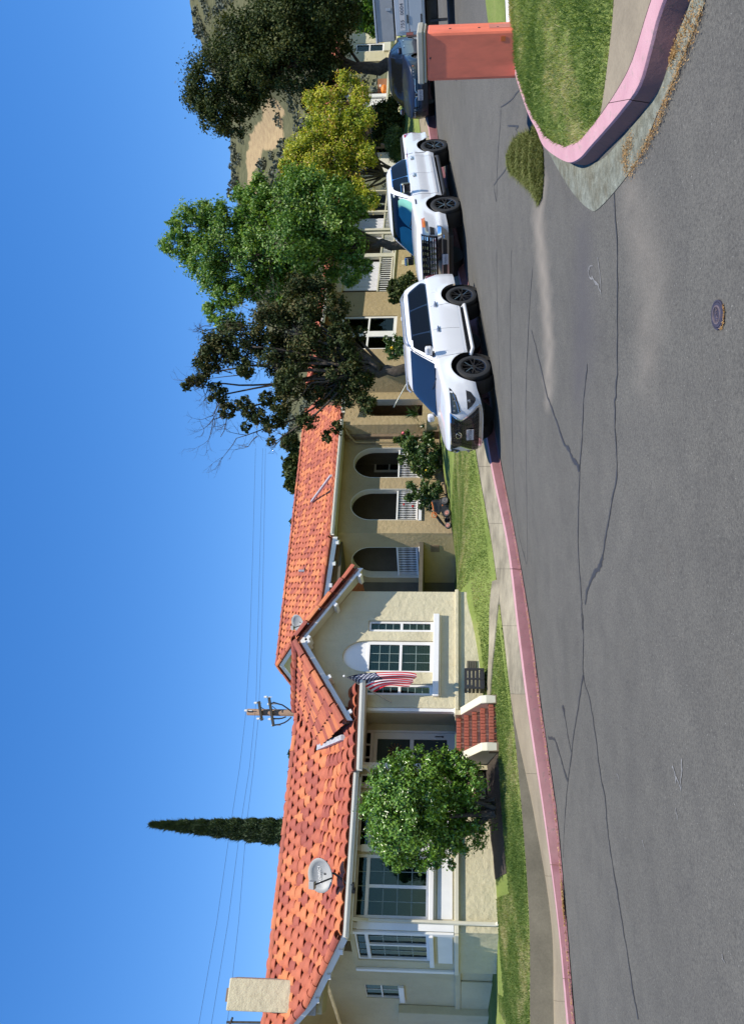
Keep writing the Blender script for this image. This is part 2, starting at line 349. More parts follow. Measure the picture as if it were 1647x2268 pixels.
def asphalt():
    m, nt, b = new_mat('asphalt'); b.inputs['Roughness'].default_value = 0.88; b.inputs['Specular IOR Level'].default_value = 0.25
    big = noise(nt, 0.22, 5, 0.6); mid = noise(nt, 2.2, 5, 0.65); fine = noise(nt, 130, 3, 0.7)
    c = ramp(nt, big.outputs['Fac'], [(0.3, (0.086, 0.0835, 0.075)), (0.7, (0.108, 0.1045, 0.094))])
    d = ramp(nt, mid.outputs['Fac'], [(0.3, (0.87, 0.87, 0.88)), (0.7, (1.1, 1.1, 1.09))])
    e = ramp(nt, fine.outputs['Fac'], [(0.30, (0.5, 0.5, 0.52)), (0.5, (1.0, 1.0, 1.0)), (0.72, (1.45, 1.45, 1.4))])
    x = mix(nt, 1.0, c.outputs[0], d.outputs[0], 'MULTIPLY'); x = mix(nt, 0.8, x, e.outputs[0], 'MULTIPLY')
    tc = node(nt, 'ShaderNodeTexCoord'); vo = node(nt, 'ShaderNodeTexVoronoi'); vo.inputs['Scale'].default_value = 34
    nt.links.new(tc.outputs['Object'], vo.inputs['Vector'])
    sp = ramp(nt, vo.outputs['Distance'], [(0.05, (1, 1, 1)), (0.16, (0, 0, 0))])
    sel = node(nt, 'ShaderNodeMath', operation='GREATER_THAN'); sel.inputs[1].default_value = 0.80
    sx = node(nt, 'ShaderNodeSeparateColor'); nt.links.new(vo.outputs['Color'], sx.inputs[0]); nt.links.new(sx.outputs[0], sel.inputs[0])
    ml = node(nt, 'ShaderNodeMath', operation='MULTIPLY'); nt.links.new(sp.outputs[0], ml.inputs[0]); nt.links.new(sel.outputs[0], ml.inputs[1])
    x = mix(nt, ml.outputs[0], x, (0.28, 0.28, 0.26))
    n5 = noise(nt, 1.1, 6, 0.75); s5 = ramp(nt, n5.outputs['Fac'], [(0.60, (0, 0, 0)), (0.72, (1, 1, 1))]); x = mix(nt, s5.outputs[0], x, mix(nt, 1.0, x, (0.78, 0.76, 0.76), 'MULTIPLY'))
    n6 = noise(nt, 48, 2, 0.5); s6 = ramp(nt, n6.outputs['Fac'], [(0.28, (0.62, 0.62, 0.63)), (0.5, (1, 1, 1)), (0.75, (1.3, 1.29, 1.26))]); x = mix(nt, 0.75, x, s6.outputs[0], 'MULTIPLY')
    at = node(nt, 'ShaderNodeAttribute', attribute_name='dust'); x = mix(nt, at.outputs['Fac'], x, (0.25, 0.222, 0.185))
    at2 = node(nt, 'ShaderNodeAttribute', attribute_name='oil'); x = mix(nt, at2.outputs['Fac'], x, (0.072, 0.069, 0.074))
    nt.links.new(x, b.inputs['Base Color']); bump(nt, b, fine.outputs['Fac'], 0.5, 0.006); return m
M['asphalt'] = asphalt()
def car_paint(name, c, rough=0.35, metal=0.0):
    m, nt, b = new_mat(name); b.inputs['Base Color'].default_value = (*c, 1); b.inputs['Roughness'].default_value = rough; b.inputs['Metallic'].default_value = metal
    b.inputs['Coat Weight'].default_value = 1.0; b.inputs['Coat Roughness'].default_value = 0.03
    n = noise(nt, 1.5, 3); r = ramp(nt, n.outputs['Fac'], [(0.3, tuple(x*0.96 for x in c)), (0.7, c)]); nt.links.new(r.outputs[0], b.inputs['Base Color']); return m
M['cwhite'] = car_paint('white_car_paint', (0.73, 0.73, 0.735))
M['cnavy'] = car_paint('navy_car_paint', (0.008, 0.013, 0.030), 0.4, 0.0); M['cnavy'].node_tree.nodes['Principled BSDF'].inputs['Coat Weight'].default_value = .45; M['cnavy'].node_tree.nodes['Principled BSDF'].inputs['Specular IOR Level'].default_value = .3
M['csilver'] = car_paint('silver_truck_paint', (0.33, 0.36, 0.41), 0.4, 0.2)
M['chrome'] = pm('chrome', (0.75, 0.76, 0.78), 0.08, 0.0, metal=1.0)
M['gloss_black'] = pm('gloss_black', (0.012, 0.012, 0.013), 0.12, 0.0, coat=0.5)
M['rubber'] = pm('tyre_rubber', (0.022, 0.022, 0.022), 0.75, 0.15, 20, 0.3, 80)
M['plastic'] = pm('black_plastic', (0.02, 0.02, 0.021), 0.6, 0.1, 20)
M['lamp'] = pm('headlamp_lens', (0.30, 0.32, 0.34), 0.05, 0.0, metal=0.6, coat=1)
M['amber'] = pm('amber_lens', (0.60, 0.16, 0.02), 0.15, 0.0, coat=1)
M['redlamp'] = pm('red_lens', (0.30, 0.012, 0.012), 0.15, 0.0, coat=1)
M['plate'] = pm('plate_white', (0.55, 0.52, 0.50), 0.5, 0.05)
M['ink'] = pm('dark_ink', (0.03, 0.03, 0.05), 0.6, 0.0)
M['redink'] = pm('red_ink', (0.45, 0.03, 0.04), 0.6, 0.0)
M['teal'] = pm('teal_sunshade', (0.33, 0.70, 0.60), 0.6, 0.08, 3)
M['seat'] = pm('car_interior', (0.045, 0.05, 0.06), 0.7, 0.2, 4)
M['salmon'] = pm('salmon_cabinet_paint', (0.84, 0.19, 0.105), 0.6, 0.13, 5, 0.12, 90, stretch=(1.5, 1.5, 0.5))
M['lid'] = pm('cabinet_lid_beige', (0.42, 0.39, 0.32), 0.7, 0.12, 4)
M['orange'] = pm('mower_orange', (0.75, 0.20, 0.05), 0.4, 0.1, 6)
# ------------------------------------------------------------------ terrain
class TPS:
    def __init__(s, pts, lam=1e-3):
        p = np.array(pts, float); s.xy = p[:, :2]; n = len(p)
        K = s.k(s.xy, s.xy) + lam*np.eye(n); Q = np.hstack([np.ones((n, 1)), s.xy])
        A = np.block([[K, Q], [Q.T, np.zeros((3, 3))]]); s.w = np.linalg.solve(A, np.concatenate([p[:, 2], np.zeros(3)]))
    @staticmethod
    def k(a, b):
        d2 = ((a[:, None, :] - b[None, :, :])**2).sum(-1); return 0.5*d2*np.log(d2 + 1e-9)
    def __call__(s, x, y):
        q = np.stack([np.atleast_1d(x), np.atleast_1d(y)], -1).astype(float)
        return s.k(q, s.xy) @ s.w[:-3] + s.w[-3] + q @ s.w[-2:]
    def at(s, x, y): return float(s(x, y)[0])
# stations along the far kerb: U, road edge (V,Y), kerb top front (V,Y), walk back (V,Y), lawn front top (V,Y)
ST = [(-300, 1300, 9.7, 1285, 9.95, 1252, 11.1, 1184, 11.15),
      (0, 1274, 10.6, 1257, 10.85, 1226, 12.0, 1173, 12.05),
      (200, 1257, 11.15, 1238, 11.4, 1222, 12.5, 1172, 12.55),
      (468, 1233, 11.9, 1204, 12.15, 1181, 13.3, 1155, 13.35),
      (695, 1200, 12.9, 1171, 13.15, 1135, 14.7, 1133, 14.75),
      (884, 1175, 14.2, 1147, 14.5, 1112, 16.2, 1111, 16.25),
      (1050, 1147, 15.6, 1127, 15.9, 1091, 17.7, 1090, 17.75),
      (1246, 1109, 17.3, 1087, 17.6, 1057, 19.6, 1056, 19.65),
      (1400, 1083, 18.6, 1062, 18.95, 1036, 21.0, 1035, 21.05),
      (1541, 1059, 19.9, 1040, 20.25, 1015, 22.4, 1014, 22.45),
      (1750, 1014, 22.6, 997, 23.0, 975, 25.2, 974, 25.25),
      (1972, 969, 27.0, 951, 27.4, 932, 29.8, 931, 29.9),
      (2150, 944, 31.0, 930, 31.4, 914, 34, 913, 34.1),
      (2400, 915, 38, 904, 38.5, 891, 41, 890, 41.1),
      (2700, 893, 47, 885, 47.5, 874, 50, 873, 50.1)]
US = np.concatenate([np.linspace(-300, 0, 6)[:-1], np.linspace(0, 2268, 91), np.linspace(2268, 2700, 8)[1:]])
def pchip(x, xs, ys):
    xs = np.array(xs, float); ys = np.array(ys, float); m = np.gradient(ys, xs)
    i = np.clip(np.searchsorted(xs, x) - 1, 0, len(xs) - 2); h = xs[i+1] - xs[i]; t = (x - xs[i]) / h
    return (2*t**3-3*t**2+1)*ys[i] + (t**3-2*t**2+t)*h*m[i] + (-2*t**3+3*t**2)*ys[i+1] + (t**3-t**2)*h*m[i+1]
SU = [s[0] for s in ST]
def line(k): return [P(u, pchip(u, SU, [s[k] for s in ST]), pchip(u, SU, [s[k+1] for s in ST])) for u in US]
L_road, L_kerb, L_walk, L_lawn = line(1), line(3), line(5), line(7)
CA, CB, CC = 0.09, 0.055, -0.362             # slope of the road in front of the island
pl = lambda x, y, c=CC: CA*x + CB*y + c
ctl = [tuple(p) for p in L_road[::3]]
ctl += [(x, y, pl(x, y)) for x, y in ((1, 5), (2.5, 3), (3, 5), (5, 5), (4, 8), (8, 14), (10.5, 17.5), (14, 20), (22, 22), (9, 8), (14, 12), (20, 14), (0.5, 9), (1, 12.5), )]
ctl += [(x, y, pl(x, y)-.13) for x, y in ((5, 9.6), (5.5, 10.5), (7, 12), (6.5, 10.8), (9, 11.5))]
ctl += [tuple(P(1460, 1088, 16.8)), tuple(P(1618, 1057, 18.6)), tuple(P(1818, 1020, 20.7)), tuple(P(1950, 991, 23.1))]
ctl += [(-3.3, 4.9, -0.24), (-5, 8, -0.12), (-12, 4, -0.3), (-2, 9, 0.0), (0, 1, -0.3), (6, 1, 0.1), (-10, -10, -0.5), (10, -10, 0.1), (30, 0, 1.5), (-25, 0, -0.6)]
_road = TPS(ctl, 0.004)
def zroad(x, y):
    return _road(np.clip(x, -30, 36), np.clip(y, -12, 48))
def zr(x, y): return float(zroad(np.array([x]), np.array([y]))[0])
def smooth_mask(px, py, poly_uv, soft, warp=0.0):
    """soft mask (0..1) of ground points against a polyline of ground points with half width"""
    out = np.zeros(len(px))
    for (a, b, wa, wb) in poly_uv:
        ax, ay = a; bx, by = b; dx, dy = bx-ax, by-ay; L = dx*dx+dy*dy
        t = np.clip(((px-ax)*dx + (py-ay)*dy)/L, 0, 1); d = np.hypot(px-ax-t*dx, py-ay-t*dy); w = wa + (wb-wa)*t
        out = np.maximum(out, np.clip((w - d)/(w*soft) + 0.0, 0, 1))
    return out
def G(U, V):                                   # photograph point on the road
    r = ray(U, V); t = 6.0
    for _ in range(40):
        t2 = (zr(r.x*t, t) - EYE) / r.z if abs(r.z) > 1e-6 else t
        t = 0.5*t + 0.5*max(1.0, min(60, t2))
    return Vector((r.x*t, t, zr(r.x*t, t)))
# road sheet: lofted from the kerb line towards the viewer
def build_road():
    dirs = []
    for i, p in enumerate(L_road):
        a = L_road[max(i-1, 0)]; b = L_road[min(i+1, len(L_road)-1)]; t = (b-a); t.z = 0; t.normalize(); dirs.append(Vector((t.y, -t.x, 0)))
    TS = np.concatenate([[0, 0.15, 0.3, 0.5], np.arange(0.75, 14.01, 0.25), [15, 17, 20, 25, 32, 42]])
    # straight fan of blend: direction eases to a common one so that rows never cross
    com = Vector((0.5, -0.87, 0)).normalized()
    V = []
    for t in TS:
        for p, d in zip(L_road, dirs):
            q = p + d*min(t, 1.0) + com*max(0, t-1.0); V.append((q.x, q.y))
    V = np.array(V); z = zroad(V[:, 0], V[:, 1]); n = len(L_road)
    z[:n] = [p.z for p in L_road]
    verts = np.column_stack([V, z]); F = []
    for i in range(len(TS)-1):
        a = np.arange(n-1) + i*n; F.append(np.column_stack([a+n, a+n+1, a+1, a]))
    F = np.concatenate(F)
    me = np_mesh('road', verts, F, M['asphalt'], smooth=True)
    # dry silt fanned out from the island tip, darker worn patch beside it (marks with their own shape)
    gp = lambda *uv: [(G(u, v).x, G(u, v).y) for u, v in uv]
    c = gp((1880, 1205), (1780, 1190), (1640, 1205), (1500, 1215), (1400, 1212)); ws = [0.12, 0.45, 0.5, 0.45, 0.35]
    dust = smooth_mask(verts[:, 0], verts[:, 1], [(c[i], c[i+1], ws[i], ws[i+1]) for i in range(4)], 1.0)*0.8
    c = gp((1900, 1380), (1800, 1400), (1650, 1440), (1450, 1430)); ws = [0.15, 0.4, 0.5, 0.3]
    dust = np.maximum(dust, 0.35*smooth_mask(verts[:, 0], verts[:, 1], [(c[i], c[i+1], ws[i], ws[i+1]) for i in range(3)], 1.0))
    c = gp((1720, 1290), (1560, 1290), (1420, 1280)); ws = [0.5, 0.8, 0.5]
    oil = 0.75*smooth_mask(verts[:, 0], verts[:, 1], [(c[i], c[i+1], ws[i], ws[i+1]) for i in range(2)], 1.0)
    for nm, v in (('dust', dust), ('oil', oil)):
        a = me.attributes.new(nm, 'FLOAT', 'POINT'); a.data.foreach_set('value', v.astype(np.float32))
    return tag(link('road', me), 'grey asphalt street running uphill past the parked cars', kind='structure')
build_road()
# far ground sheet
gv = []; gs = np.array([-900, -300, -120, -60, -30, 0, 30, 60, 120, 300, 900.0])
gx, gy = np.meshgrid(gs, gs); gz = np.clip(0.03*gx + 0.02*gy, -8, 6) - 3.2
idx = np.arange(121).reshape(11, 11)
gf = np.column_stack([idx[:-1, :-1].ravel(), idx[:-1, 1:].ravel(), idx[1:, 1:].ravel(), idx[1:, :-1].ravel()])
tag(link('ground', np_mesh('ground', np.column_stack([gx.ravel(), gy.ravel(), gz.ravel()]), gf, M['soil'])), kind='structure')

def strip(name, rows, mats, mis=None, kind='structure', label=None, thick=None):
    mb = MB(); k0 = mb.add([p for r in rows for p in r], []); n = len(rows[0])
    for i in range(len(rows)-1):
        for j in range(n-1):
            a = k0+i*n+j; mb.f.append((a, a+1, a+1+n, a+n)); mb.m.append(mis[i] if mis else 0)
    o = mb.build(name, mats, auto=35); return tag(o, label, kind=kind)
up = lambda L, h: [p + Vector((0, 0, h)) for p in L]
def between(A, B, t, h=0.0): return [a.lerp(b, t) + Vector((0, 0, h)) for a, b in zip(A, B)]
# kerb: gutter pan, face, rounded nose, top ; joints are cut as separate stones below
def wob(L, amp, seed):
    r = np.random.default_rng(seed); return [p + Vector((r.normal()*amp, r.normal()*amp, 0)) for p in L]
g1 = [r.lerp(k, 0.50) + Vector((0, 0, 0)) for r, k in zip(L_road, L_kerb)]
for q, r in zip(g1, L_road): q.z = r.z + 0.03
lip = [q + Vector((0, 0, 0.012)) for q in wob(L_road, 0.018, 4)]
face0 = [r.lerp(k, 0.62) for r, k in zip(L_road, L_kerb)]
for q, r in zip(face0, L_road): q.z = r.z + 0.035
face1 = [f.lerp(k, 0.55) for f, k in zip(face0, L_kerb)]
for q, k in zip(face1, L_kerb): q.z = k.z - 0.025
nose = [f.lerp(k, 0.45) for f, k in zip(face1, L_kerb)]
for q, k in zip(nose, L_kerb): q.z = k.z - 0.004
top2 = between(L_kerb, L_walk, 0.09)
cutU = [96, 352, 1000, 1380]                     # joints between the kerb stones
ci = [0] + [int(np.argmin(abs(US-u))) for u in cutU] + [len(US)-1]
kerb_root = empty('kerb', L_road[40], 'faded pink painted kerb along the far side of the street'); kerb_root['kind'] = 'structure'
for a, b in zip(ci[:-1], ci[1:]):
    rows = [[q.copy() for q in L[a:b+1]] for L in (lip, g1, face0, face1, nose, L_kerb, top2)]
    for r in rows:                                # open a narrow joint
        if a > 0: r[0] = r[0].lerp(r[1], 0.025)
        if b < len(US)-1: r[-1] = r[-1].lerp(r[-2], 0.025)
    mb = MB(); n = len(rows[0]); k0 = mb.add([p for r in rows for p in r], [])
    for i in range(len(rows)-1):
        for j in range(n-1):
            q = k0+i*n+j; mb.f.append((q, q+1, q+1+n, q+n)); mb.m.append((2, 2, 0, 0, 1, 1)[i])
    for e in (0, n-1):                            # ends of the stone
        mb.f.append(tuple(k0+i*n+e for i in range(len(rows)))); mb.m.append(0)
    mb.build('kerb_stone', [M['kerb'], M['kerbtop'], M['gutter_pan']], kerb_root, auto=40)
strip('kerb_bedding', [up(g1, -0.03), up(L_kerb, -0.14)], M['soil'])
# sidewalk slabs
walk_root = empty('sidewalk', L_walk[40], 'narrow concrete sidewalk between the pink kerb and the lawn'); walk_root['kind'] = 'structure'
SW = [-300, 40, 330, 560, 730, 884, 1010, 1120, 1240, 1380, 1541, 1700, 1850, 1972, 2100, 2268, 2700]
si = [int(np.argmin(abs(US-u))) for u in SW]
for k, (a, b) in enumerate(zip(si[:-1], si[1:])):
    if b <= a: continue
    r0 = [q.copy() for q in top2[a:b+1]]; r1 = [q.copy() for q in between(top2, L_walk, 0.55)[a:b+1]]; r2 = [q + Vector((0, 0.02, 0.0)) for q in L_walk[a:b+1]]
    for r in (r0, r1, r2): r[0] = r[0].lerp(r[1], 0.012); r[-1] = r[-1].lerp(r[-2], 0.012)
    for q in r0: q.z += 0.004
    mb = MB(); mb.grid([[p - Vector((0, 0, 0.08)) for p in r0], r0, r1, r2]); mb.build('sidewalk_slab', M['walkw'] if 4 <= k <= 8 else M['walk'], walk_root, auto=40)
strip('sidewalk_bedding', [up(top2, -0.05), up(L_walk, -0.05)], M['soil'])
# low retaining wall in front of house
def wall_strip(a, b):
    base = [q + Vector((0, 0, -0.1)) for q in L_walk[a:b+1]]; tp = [q.copy() for q in L_lawn[a:b+1]]
    tb = [q + Vector((-0.05, 0.10, 0.0)) for q in tp]; bb = [q + Vector((-0.05, 0.10, -0.4)) for q in tp]
    mb = MB(); mb.grid([base, tp, tb, bb]); return mb.build('retaining_wall', M['retain'], auto=35)
iw = int(np.argmin(abs(US-735)))
tag(wall_strip(0, iw), 'low grey cracked concrete retaining wall between sidewalk and lawn', 'retaining wall')
# ---------------- lawn surface behind the walk
lc = [tuple(p) for p in L_lawn[::3]]
lc += [tuple(P(*q)) for q in ((0, 1107, 16.2), (-150, 1112, 15.8), (205, 1104, 15.2), (330, 1098, 15.6), (470, 1088, 15.9), (600, 1078, 16.5), (690, 1074, 16.7), (786, 1063, 17.24), (880, 1046, 17.8), (954, 1030, 18.2),
        (1037, 1008, 30.9), (1087, 1001, 30.0), (1180, 987, 30.7), (1258, 975, 31.3), (1000, 1016, 27), (960, 1024, 22.5), (1972, 890, 37), (1850, 898, 36), (1700, 925, 35), (2150, 880, 42), (1560, 955, 34))]
lc += [(-12, 22, 1.2), (-6, 26, 1.6), (-8, 34, 2.2), (5.8, 32, 2.35), (4, 42, 3.3), (14, 48, 5.2), (-20, 40, 1.8), (-25, 14, 0.4)]
_lawn = TPS(lc, 0.03)
def zl(x, y): return float(_lawn(np.array([x]), np.array([y]))[0])
def build_lawn():
    ts = np.concatenate([[0, 0.05], np.arange(0.3, 4, 0.3), np.arange(4, 16, 0.8), [18, 22, 27, 33, 40]])
    V = []
    for t in ts:
        for i, p in enumerate(L_lawn):
            d = Vector((-0.45, 0.89, 0)); V.append((p.x + d.x*t, p.y + d.y*t))
    V = np.array(V); z = _lawn(V[:, 0], V[:, 1]); n = len(L_lawn); z[:n] = [p.z for p in L_lawn]
    F = np.concatenate([np.column_stack([np.arange(n-1)+i*n, np.arange(n-1)+i*n+1, np.arange(n-1)+(i+1)*n+1, np.arange(n-1)+(i+1)*n]) for i in range(len(ts)-1)])
    return tag(link('lawn', np_mesh('lawn', np.column_stack([V, z]), F, M['lawn'], smooth=True)), 'sloping green front lawn of the houses', kind='structure')
build_lawn()
def Gl(U, V, Y0=16):                            # photograph point on the lawn
    r = ray(U, V); t = Y0
    for _ in range(60):
        d = EYE + r.z*t - zl(r.x*t, t)
        t += np.clip(d / (0.12 - r.z), -0.5, 0.5)
    return Vector((r.x*t, t, zl(r.x*t, t)))
def dens(pts, k=4):
    P3 = [Vector((a, b, 0)) for a, b in pts]; out = []
    for i in range(len(P3)-1):
        p0 = P3[max(i-1, 0)]; p1 = P3[i]; p2 = P3[i+1]; p3 = P3[min(i+2, len(P3)-1)]
        for j in range(k):
            t = j/k; q = 0.5*((2*p1)+(p2-p0)*t+(2*p0-5*p1+4*p2-p3)*t*t+(3*p1-p0-3*p2+p3)*t**3); out.append((q.x, q.y))
    out.append(pts[-1]); return out
def inside(x, y, poly):
    n = len(poly); c = np.zeros(len(x), bool); j = n-1
    for i in range(n):
        xi, yi = poly[i]; xj, yj = poly[j]
        with np.errstate(divide='ignore', invalid='ignore'):
            c ^= ((yi > y) != (yj > y)) & (x < (xj-xi)*(y-yi)/(yj-yi+1e-12)+xi)
        j = i
    return c
def edge_dist(x, y, poly):
    d = np.full(len(x), 9.0)
    for i in range(len(poly)-1):
        a = poly[i]; b = poly[i+1]; e = b-a; L = (e**2).sum() + 1e-9; t = np.clip(((x-a[0])*e[0]+(y-a[1])*e[1])/L, 0, 1)
        d = np.minimum(d, np.hypot(x-a[0]-t*e[0], y-a[1]-t*e[1]))
    return d
def zl_house(x, y):                            # keeps grass out of the houses' footprints and beds
    dx, dy = x + 4.34, y - 16.8; s_ = dx*0.866 + dy*0.5; d_ = dx*0.5 - dy*0.866
    a = (s_ > -5.4) & (s_ < -1.0) & (d_ < np.where(s_ > -3.7, 0.95, -0.55)); b = (s_ > -1.0) & (s_ < 3.0) & (d_ < 0.25)
    bx, by = x + 0.84, y - 30.0; sb = bx*0.88 + by*0.47; db = bx*0.47 - by*0.88
    return ~(a | b | ((sb > -6) & (db < 0.75)))
# narrow concrete path crossing the lawn in front of wing
def path_strip():
    c = [(640, 1077, 16.3), (718, 1079.5, 16.4), (790, 1083, 16.5), (848, 1087, 16.6), (928, 1094, 16.85), (985, 1102, 17.0)]
    xy = dens([(P(*q).x, P(*q).y) for q in c], 8); L = [Vector((a, b, 0)) for a, b in xy]; A = []; B = []; global PATHP
    for i, p in enumerate(L):
        t = (L[min(i+1, len(L)-1)] - L[max(i-1, 0)]).normalized(); n = Vector((-t.y, t.x, 0)); w = 0.10 + 0.16*(i/len(L))**2; A.append(p + n*w); B.append(p - n*w)
    PATHP = np.array([(p.x, p.y) for p in A + B[::-1]]); rows = []
    for t in np.linspace(0, 1, 5):
        r = between(B, A, t)
        for q in r: q.z = zl(q.x, q.y) + 0.035
        rows.append(r)
    mb = MB(); mb.grid([[p - Vector((0, 0, .06)) for p in rows[0]]] + rows); return mb.build('garden_path', M['walkw'])
tag(path_strip(), 'narrow pale concrete path crossing the lawn', kind='structure')
# ---------------- grass blades
def blades(pts, h, w, rnd_shift=0.0, lean=0.5):
    n = len(pts); ang = RNG.uniform(0, 2*np.pi, n); hh = h*RNG.uniform(0.5, 1.3, n)
    e = np.stack([np.cos(ang), np.sin(ang), np.zeros(n)], -1)*(w*RNG.uniform(0.6, 1.3, n))[:, None]
    tip = np.stack([RNG.normal(0, lean, n)*hh, RNG.normal(0, lean, n)*hh, hh], -1)
    v = np.concatenate([pts-e, pts+e, pts+tip]); f = np.column_stack([np.arange(n), np.arange(n)+n, np.arange(n)+2*n])
    return v, f
_LAT = np.random.default_rng(99).random((64, 64))
def lat(x, y):
    i = np.floor(x).astype(int); j = np.floor(y).astype(int); fx = x-i; fy = y-j; fx = fx*fx*(3-2*fx); fy = fy*fy*(3-2*fy); q = lambda a, b: _LAT[a % 64, b % 64]
    return (q(i, j)*(1-fx)+q(i+1, j)*fx)*(1-fy) + (q(i, j+1)*(1-fx)+q(i+1, j+1)*fx)*fy
def patch_noise(x, y, s=1.0):
    return np.clip(0.5*lat(x*1.1*s, y*1.1*s) + 0.3*lat(x*3.1*s+7, y*3.1*s) + 0.2*lat(x*9*s, y*9*s+3), 0, 1)
def lawn_blades(n=230000):
    u = np.where(RNG.random(n) < .45, RNG.uniform(950, 1420, n), RNG.uniform(-60, 950, n)); k = np.interp(u, US, np.arange(len(US))); i = k.astype(int); fr = k - i
    A = np.array([tuple(p) for p in L_lawn]); base = A[i]*(1-fr)[:, None] + A[np.minimum(i+1, len(A)-1)]*fr[:, None]
    t = RNG.uniform(0, 1, n)*np.interp(u, [0, 700, 900, 1000, 1300], [4.5, 4.5, 6, 13, 13.5])
    x = base[:, 0] - 0.45*t; y = base[:, 1] + 0.89*t; z = _lawn(x, y); z = np.where(t < 0.15, base[:, 2], z)
    kk = ~inside(x, y, PATHP) & (zl_house(x, y)); x = x[kk]; y = y[kk]; z = z[kk]; n = len(x)
    pts = np.stack([x, y, z], -1)
    # keep clear of path and house footprints
    v, f = blades(pts, 0.036, 0.010)
    rn = np.clip((patch_noise(x, y)-.5)*1.6+.60 + RNG.normal(0, 0.16, n), 0, 1)
    return tag(link('lawn_grass', np_mesh('lawn_grass', v, f, M['lf_grass'], rn)), 'short mown grass blades of the front lawn', kind='stuff')
lawn_blades()

# ------------------------------------------------------------------ island in the foreground
PT = lambda U, V: on_plane(U, V, CA, CB, CC+0.155)
PB = lambda U, V: on_plane(U, V, CA, CB, CC)
i_out = [(2700, 1606), (2480, 1548), (2253, 1462), (2166, 1438), (2080, 1413), (2022, 1373), (1980, 1338), (1943, 1305), (1920, 1285), (1909, 1266), (1911, 1250), (1921, 1231), (1934, 1213), (1950, 1199), (1982, 1186), (2010, 1171), (2060, 1153), (2120, 1136), (2200, 1127), (2300, 1121), (2500, 1112), (2700, 1105)]
i_in = [(2700, 1560), (2480, 1512), (2253, 1436), (2134, 1399), (2069, 1366), (2015, 1330), (1985, 1307), (1957, 1283), (1949, 1266), (1944, 1253), (1946, 1243), (1951, 1230), (1959, 1216), (1972, 1203), (1992, 1190), (2018, 1175), (2064, 1157), (2122, 1141), (2200, 1132), (2300, 1126), (2500, 1117), (2700, 1110)]
io = [PT(u, v) for u, v in dens(i_out)]; ii = [PT(u, v) for u, v in dens(i_in)]
ik = len(io)
isl_c = Vector((6.5, 7.5, 0))
def outset(L, d):
    out = []
    for i, p in enumerate(L):
        a = L[max(i-1, 0)]; b = L[min(i+1, len(L)-1)]; t = b-a; t.z = 0; t.normalize(); n = Vector((-t.y, t.x, 0))
        if n.dot(p - isl_c) < 0 and abs(n.dot(p-isl_c)) > 0.5 and False: n = -n
        out.append((p, n))
    s = 1 if out[len(out)//2][1].dot(out[len(out)//2][0]-isl_c) > 0 else -1
    return [p + n*(d*s) for p, n in out]
fb = outset(io, 0.035)
for q in fb: q.z = zr(q.x, q.y) - 0.02
bev = outset(io, 0.008); 
for q in bev: q.z -= 0.02
isl = empty('island_kerb', io[30], 'pink topped kerb, its face coloured dark for shade, curving round the grass island'); isl['kind'] = 'structure'
cut = 4*4 + 2
for a, b in ((0, cut), (cut, ik-1)):
    rows = [[q.copy() for q in L[a:b+1]] for L in (fb, bev, io, ii)]
    rows.append([q + Vector((0, 0, -0.12)) for q in rows[3]])
    for r in rows:
        if a > 0: r[0] = r[0].lerp(r[1], 0.06)
        else: r[-1] = r[-1].lerp(r[-2], 0.06)
    mb = MB(); n = len(rows[0]); k0 = mb.add([p for r in rows for p in r], [])
    for i in range(4):
        for j in range(n-1):
            q = k0+i*n+j; mb.f.append((q+n, q+1+n, q+1, q)); mb.m.append((0, 1, 1, 0)[i])
    for e in (0, n-1): mb.f.append(tuple(k0+i*n+e for i in range(5))); mb.m.append(0)
    mb.build('kerb_stone', [M['kerbface'], M['kerbtop']], isl, fix=True, auto=40)
mb = MB(); mb.grid([up(io, -0.16), up(ii, -0.13)]); mb.build('joint_bed', M['soil'], isl)
# sidewalk on island
wk_in = [(2700, 1385), (2480, 1372), (2253, 1359), (2178, 1352), (2087, 1341), (2019, 1331)]
kin = [p for p in i_in[:6]]
A = [PT(u, v) + Vector((0, 0, 0.004)) for u, v in dens(kin)]; B = [PT(u, v) + Vector((0, 0, 0.006)) for u, v in dens(wk_in)]
mb = MB(); mb.grid([up(A, -0.06), A, between(A, B, 0.5, 0.004), B, up(B, -0.06)]); tag(mb.build('island_sidewalk', M['walk'], auto=40, fix=True), 'smooth beige sidewalk wedge between pink kerb and island grass', kind='structure')
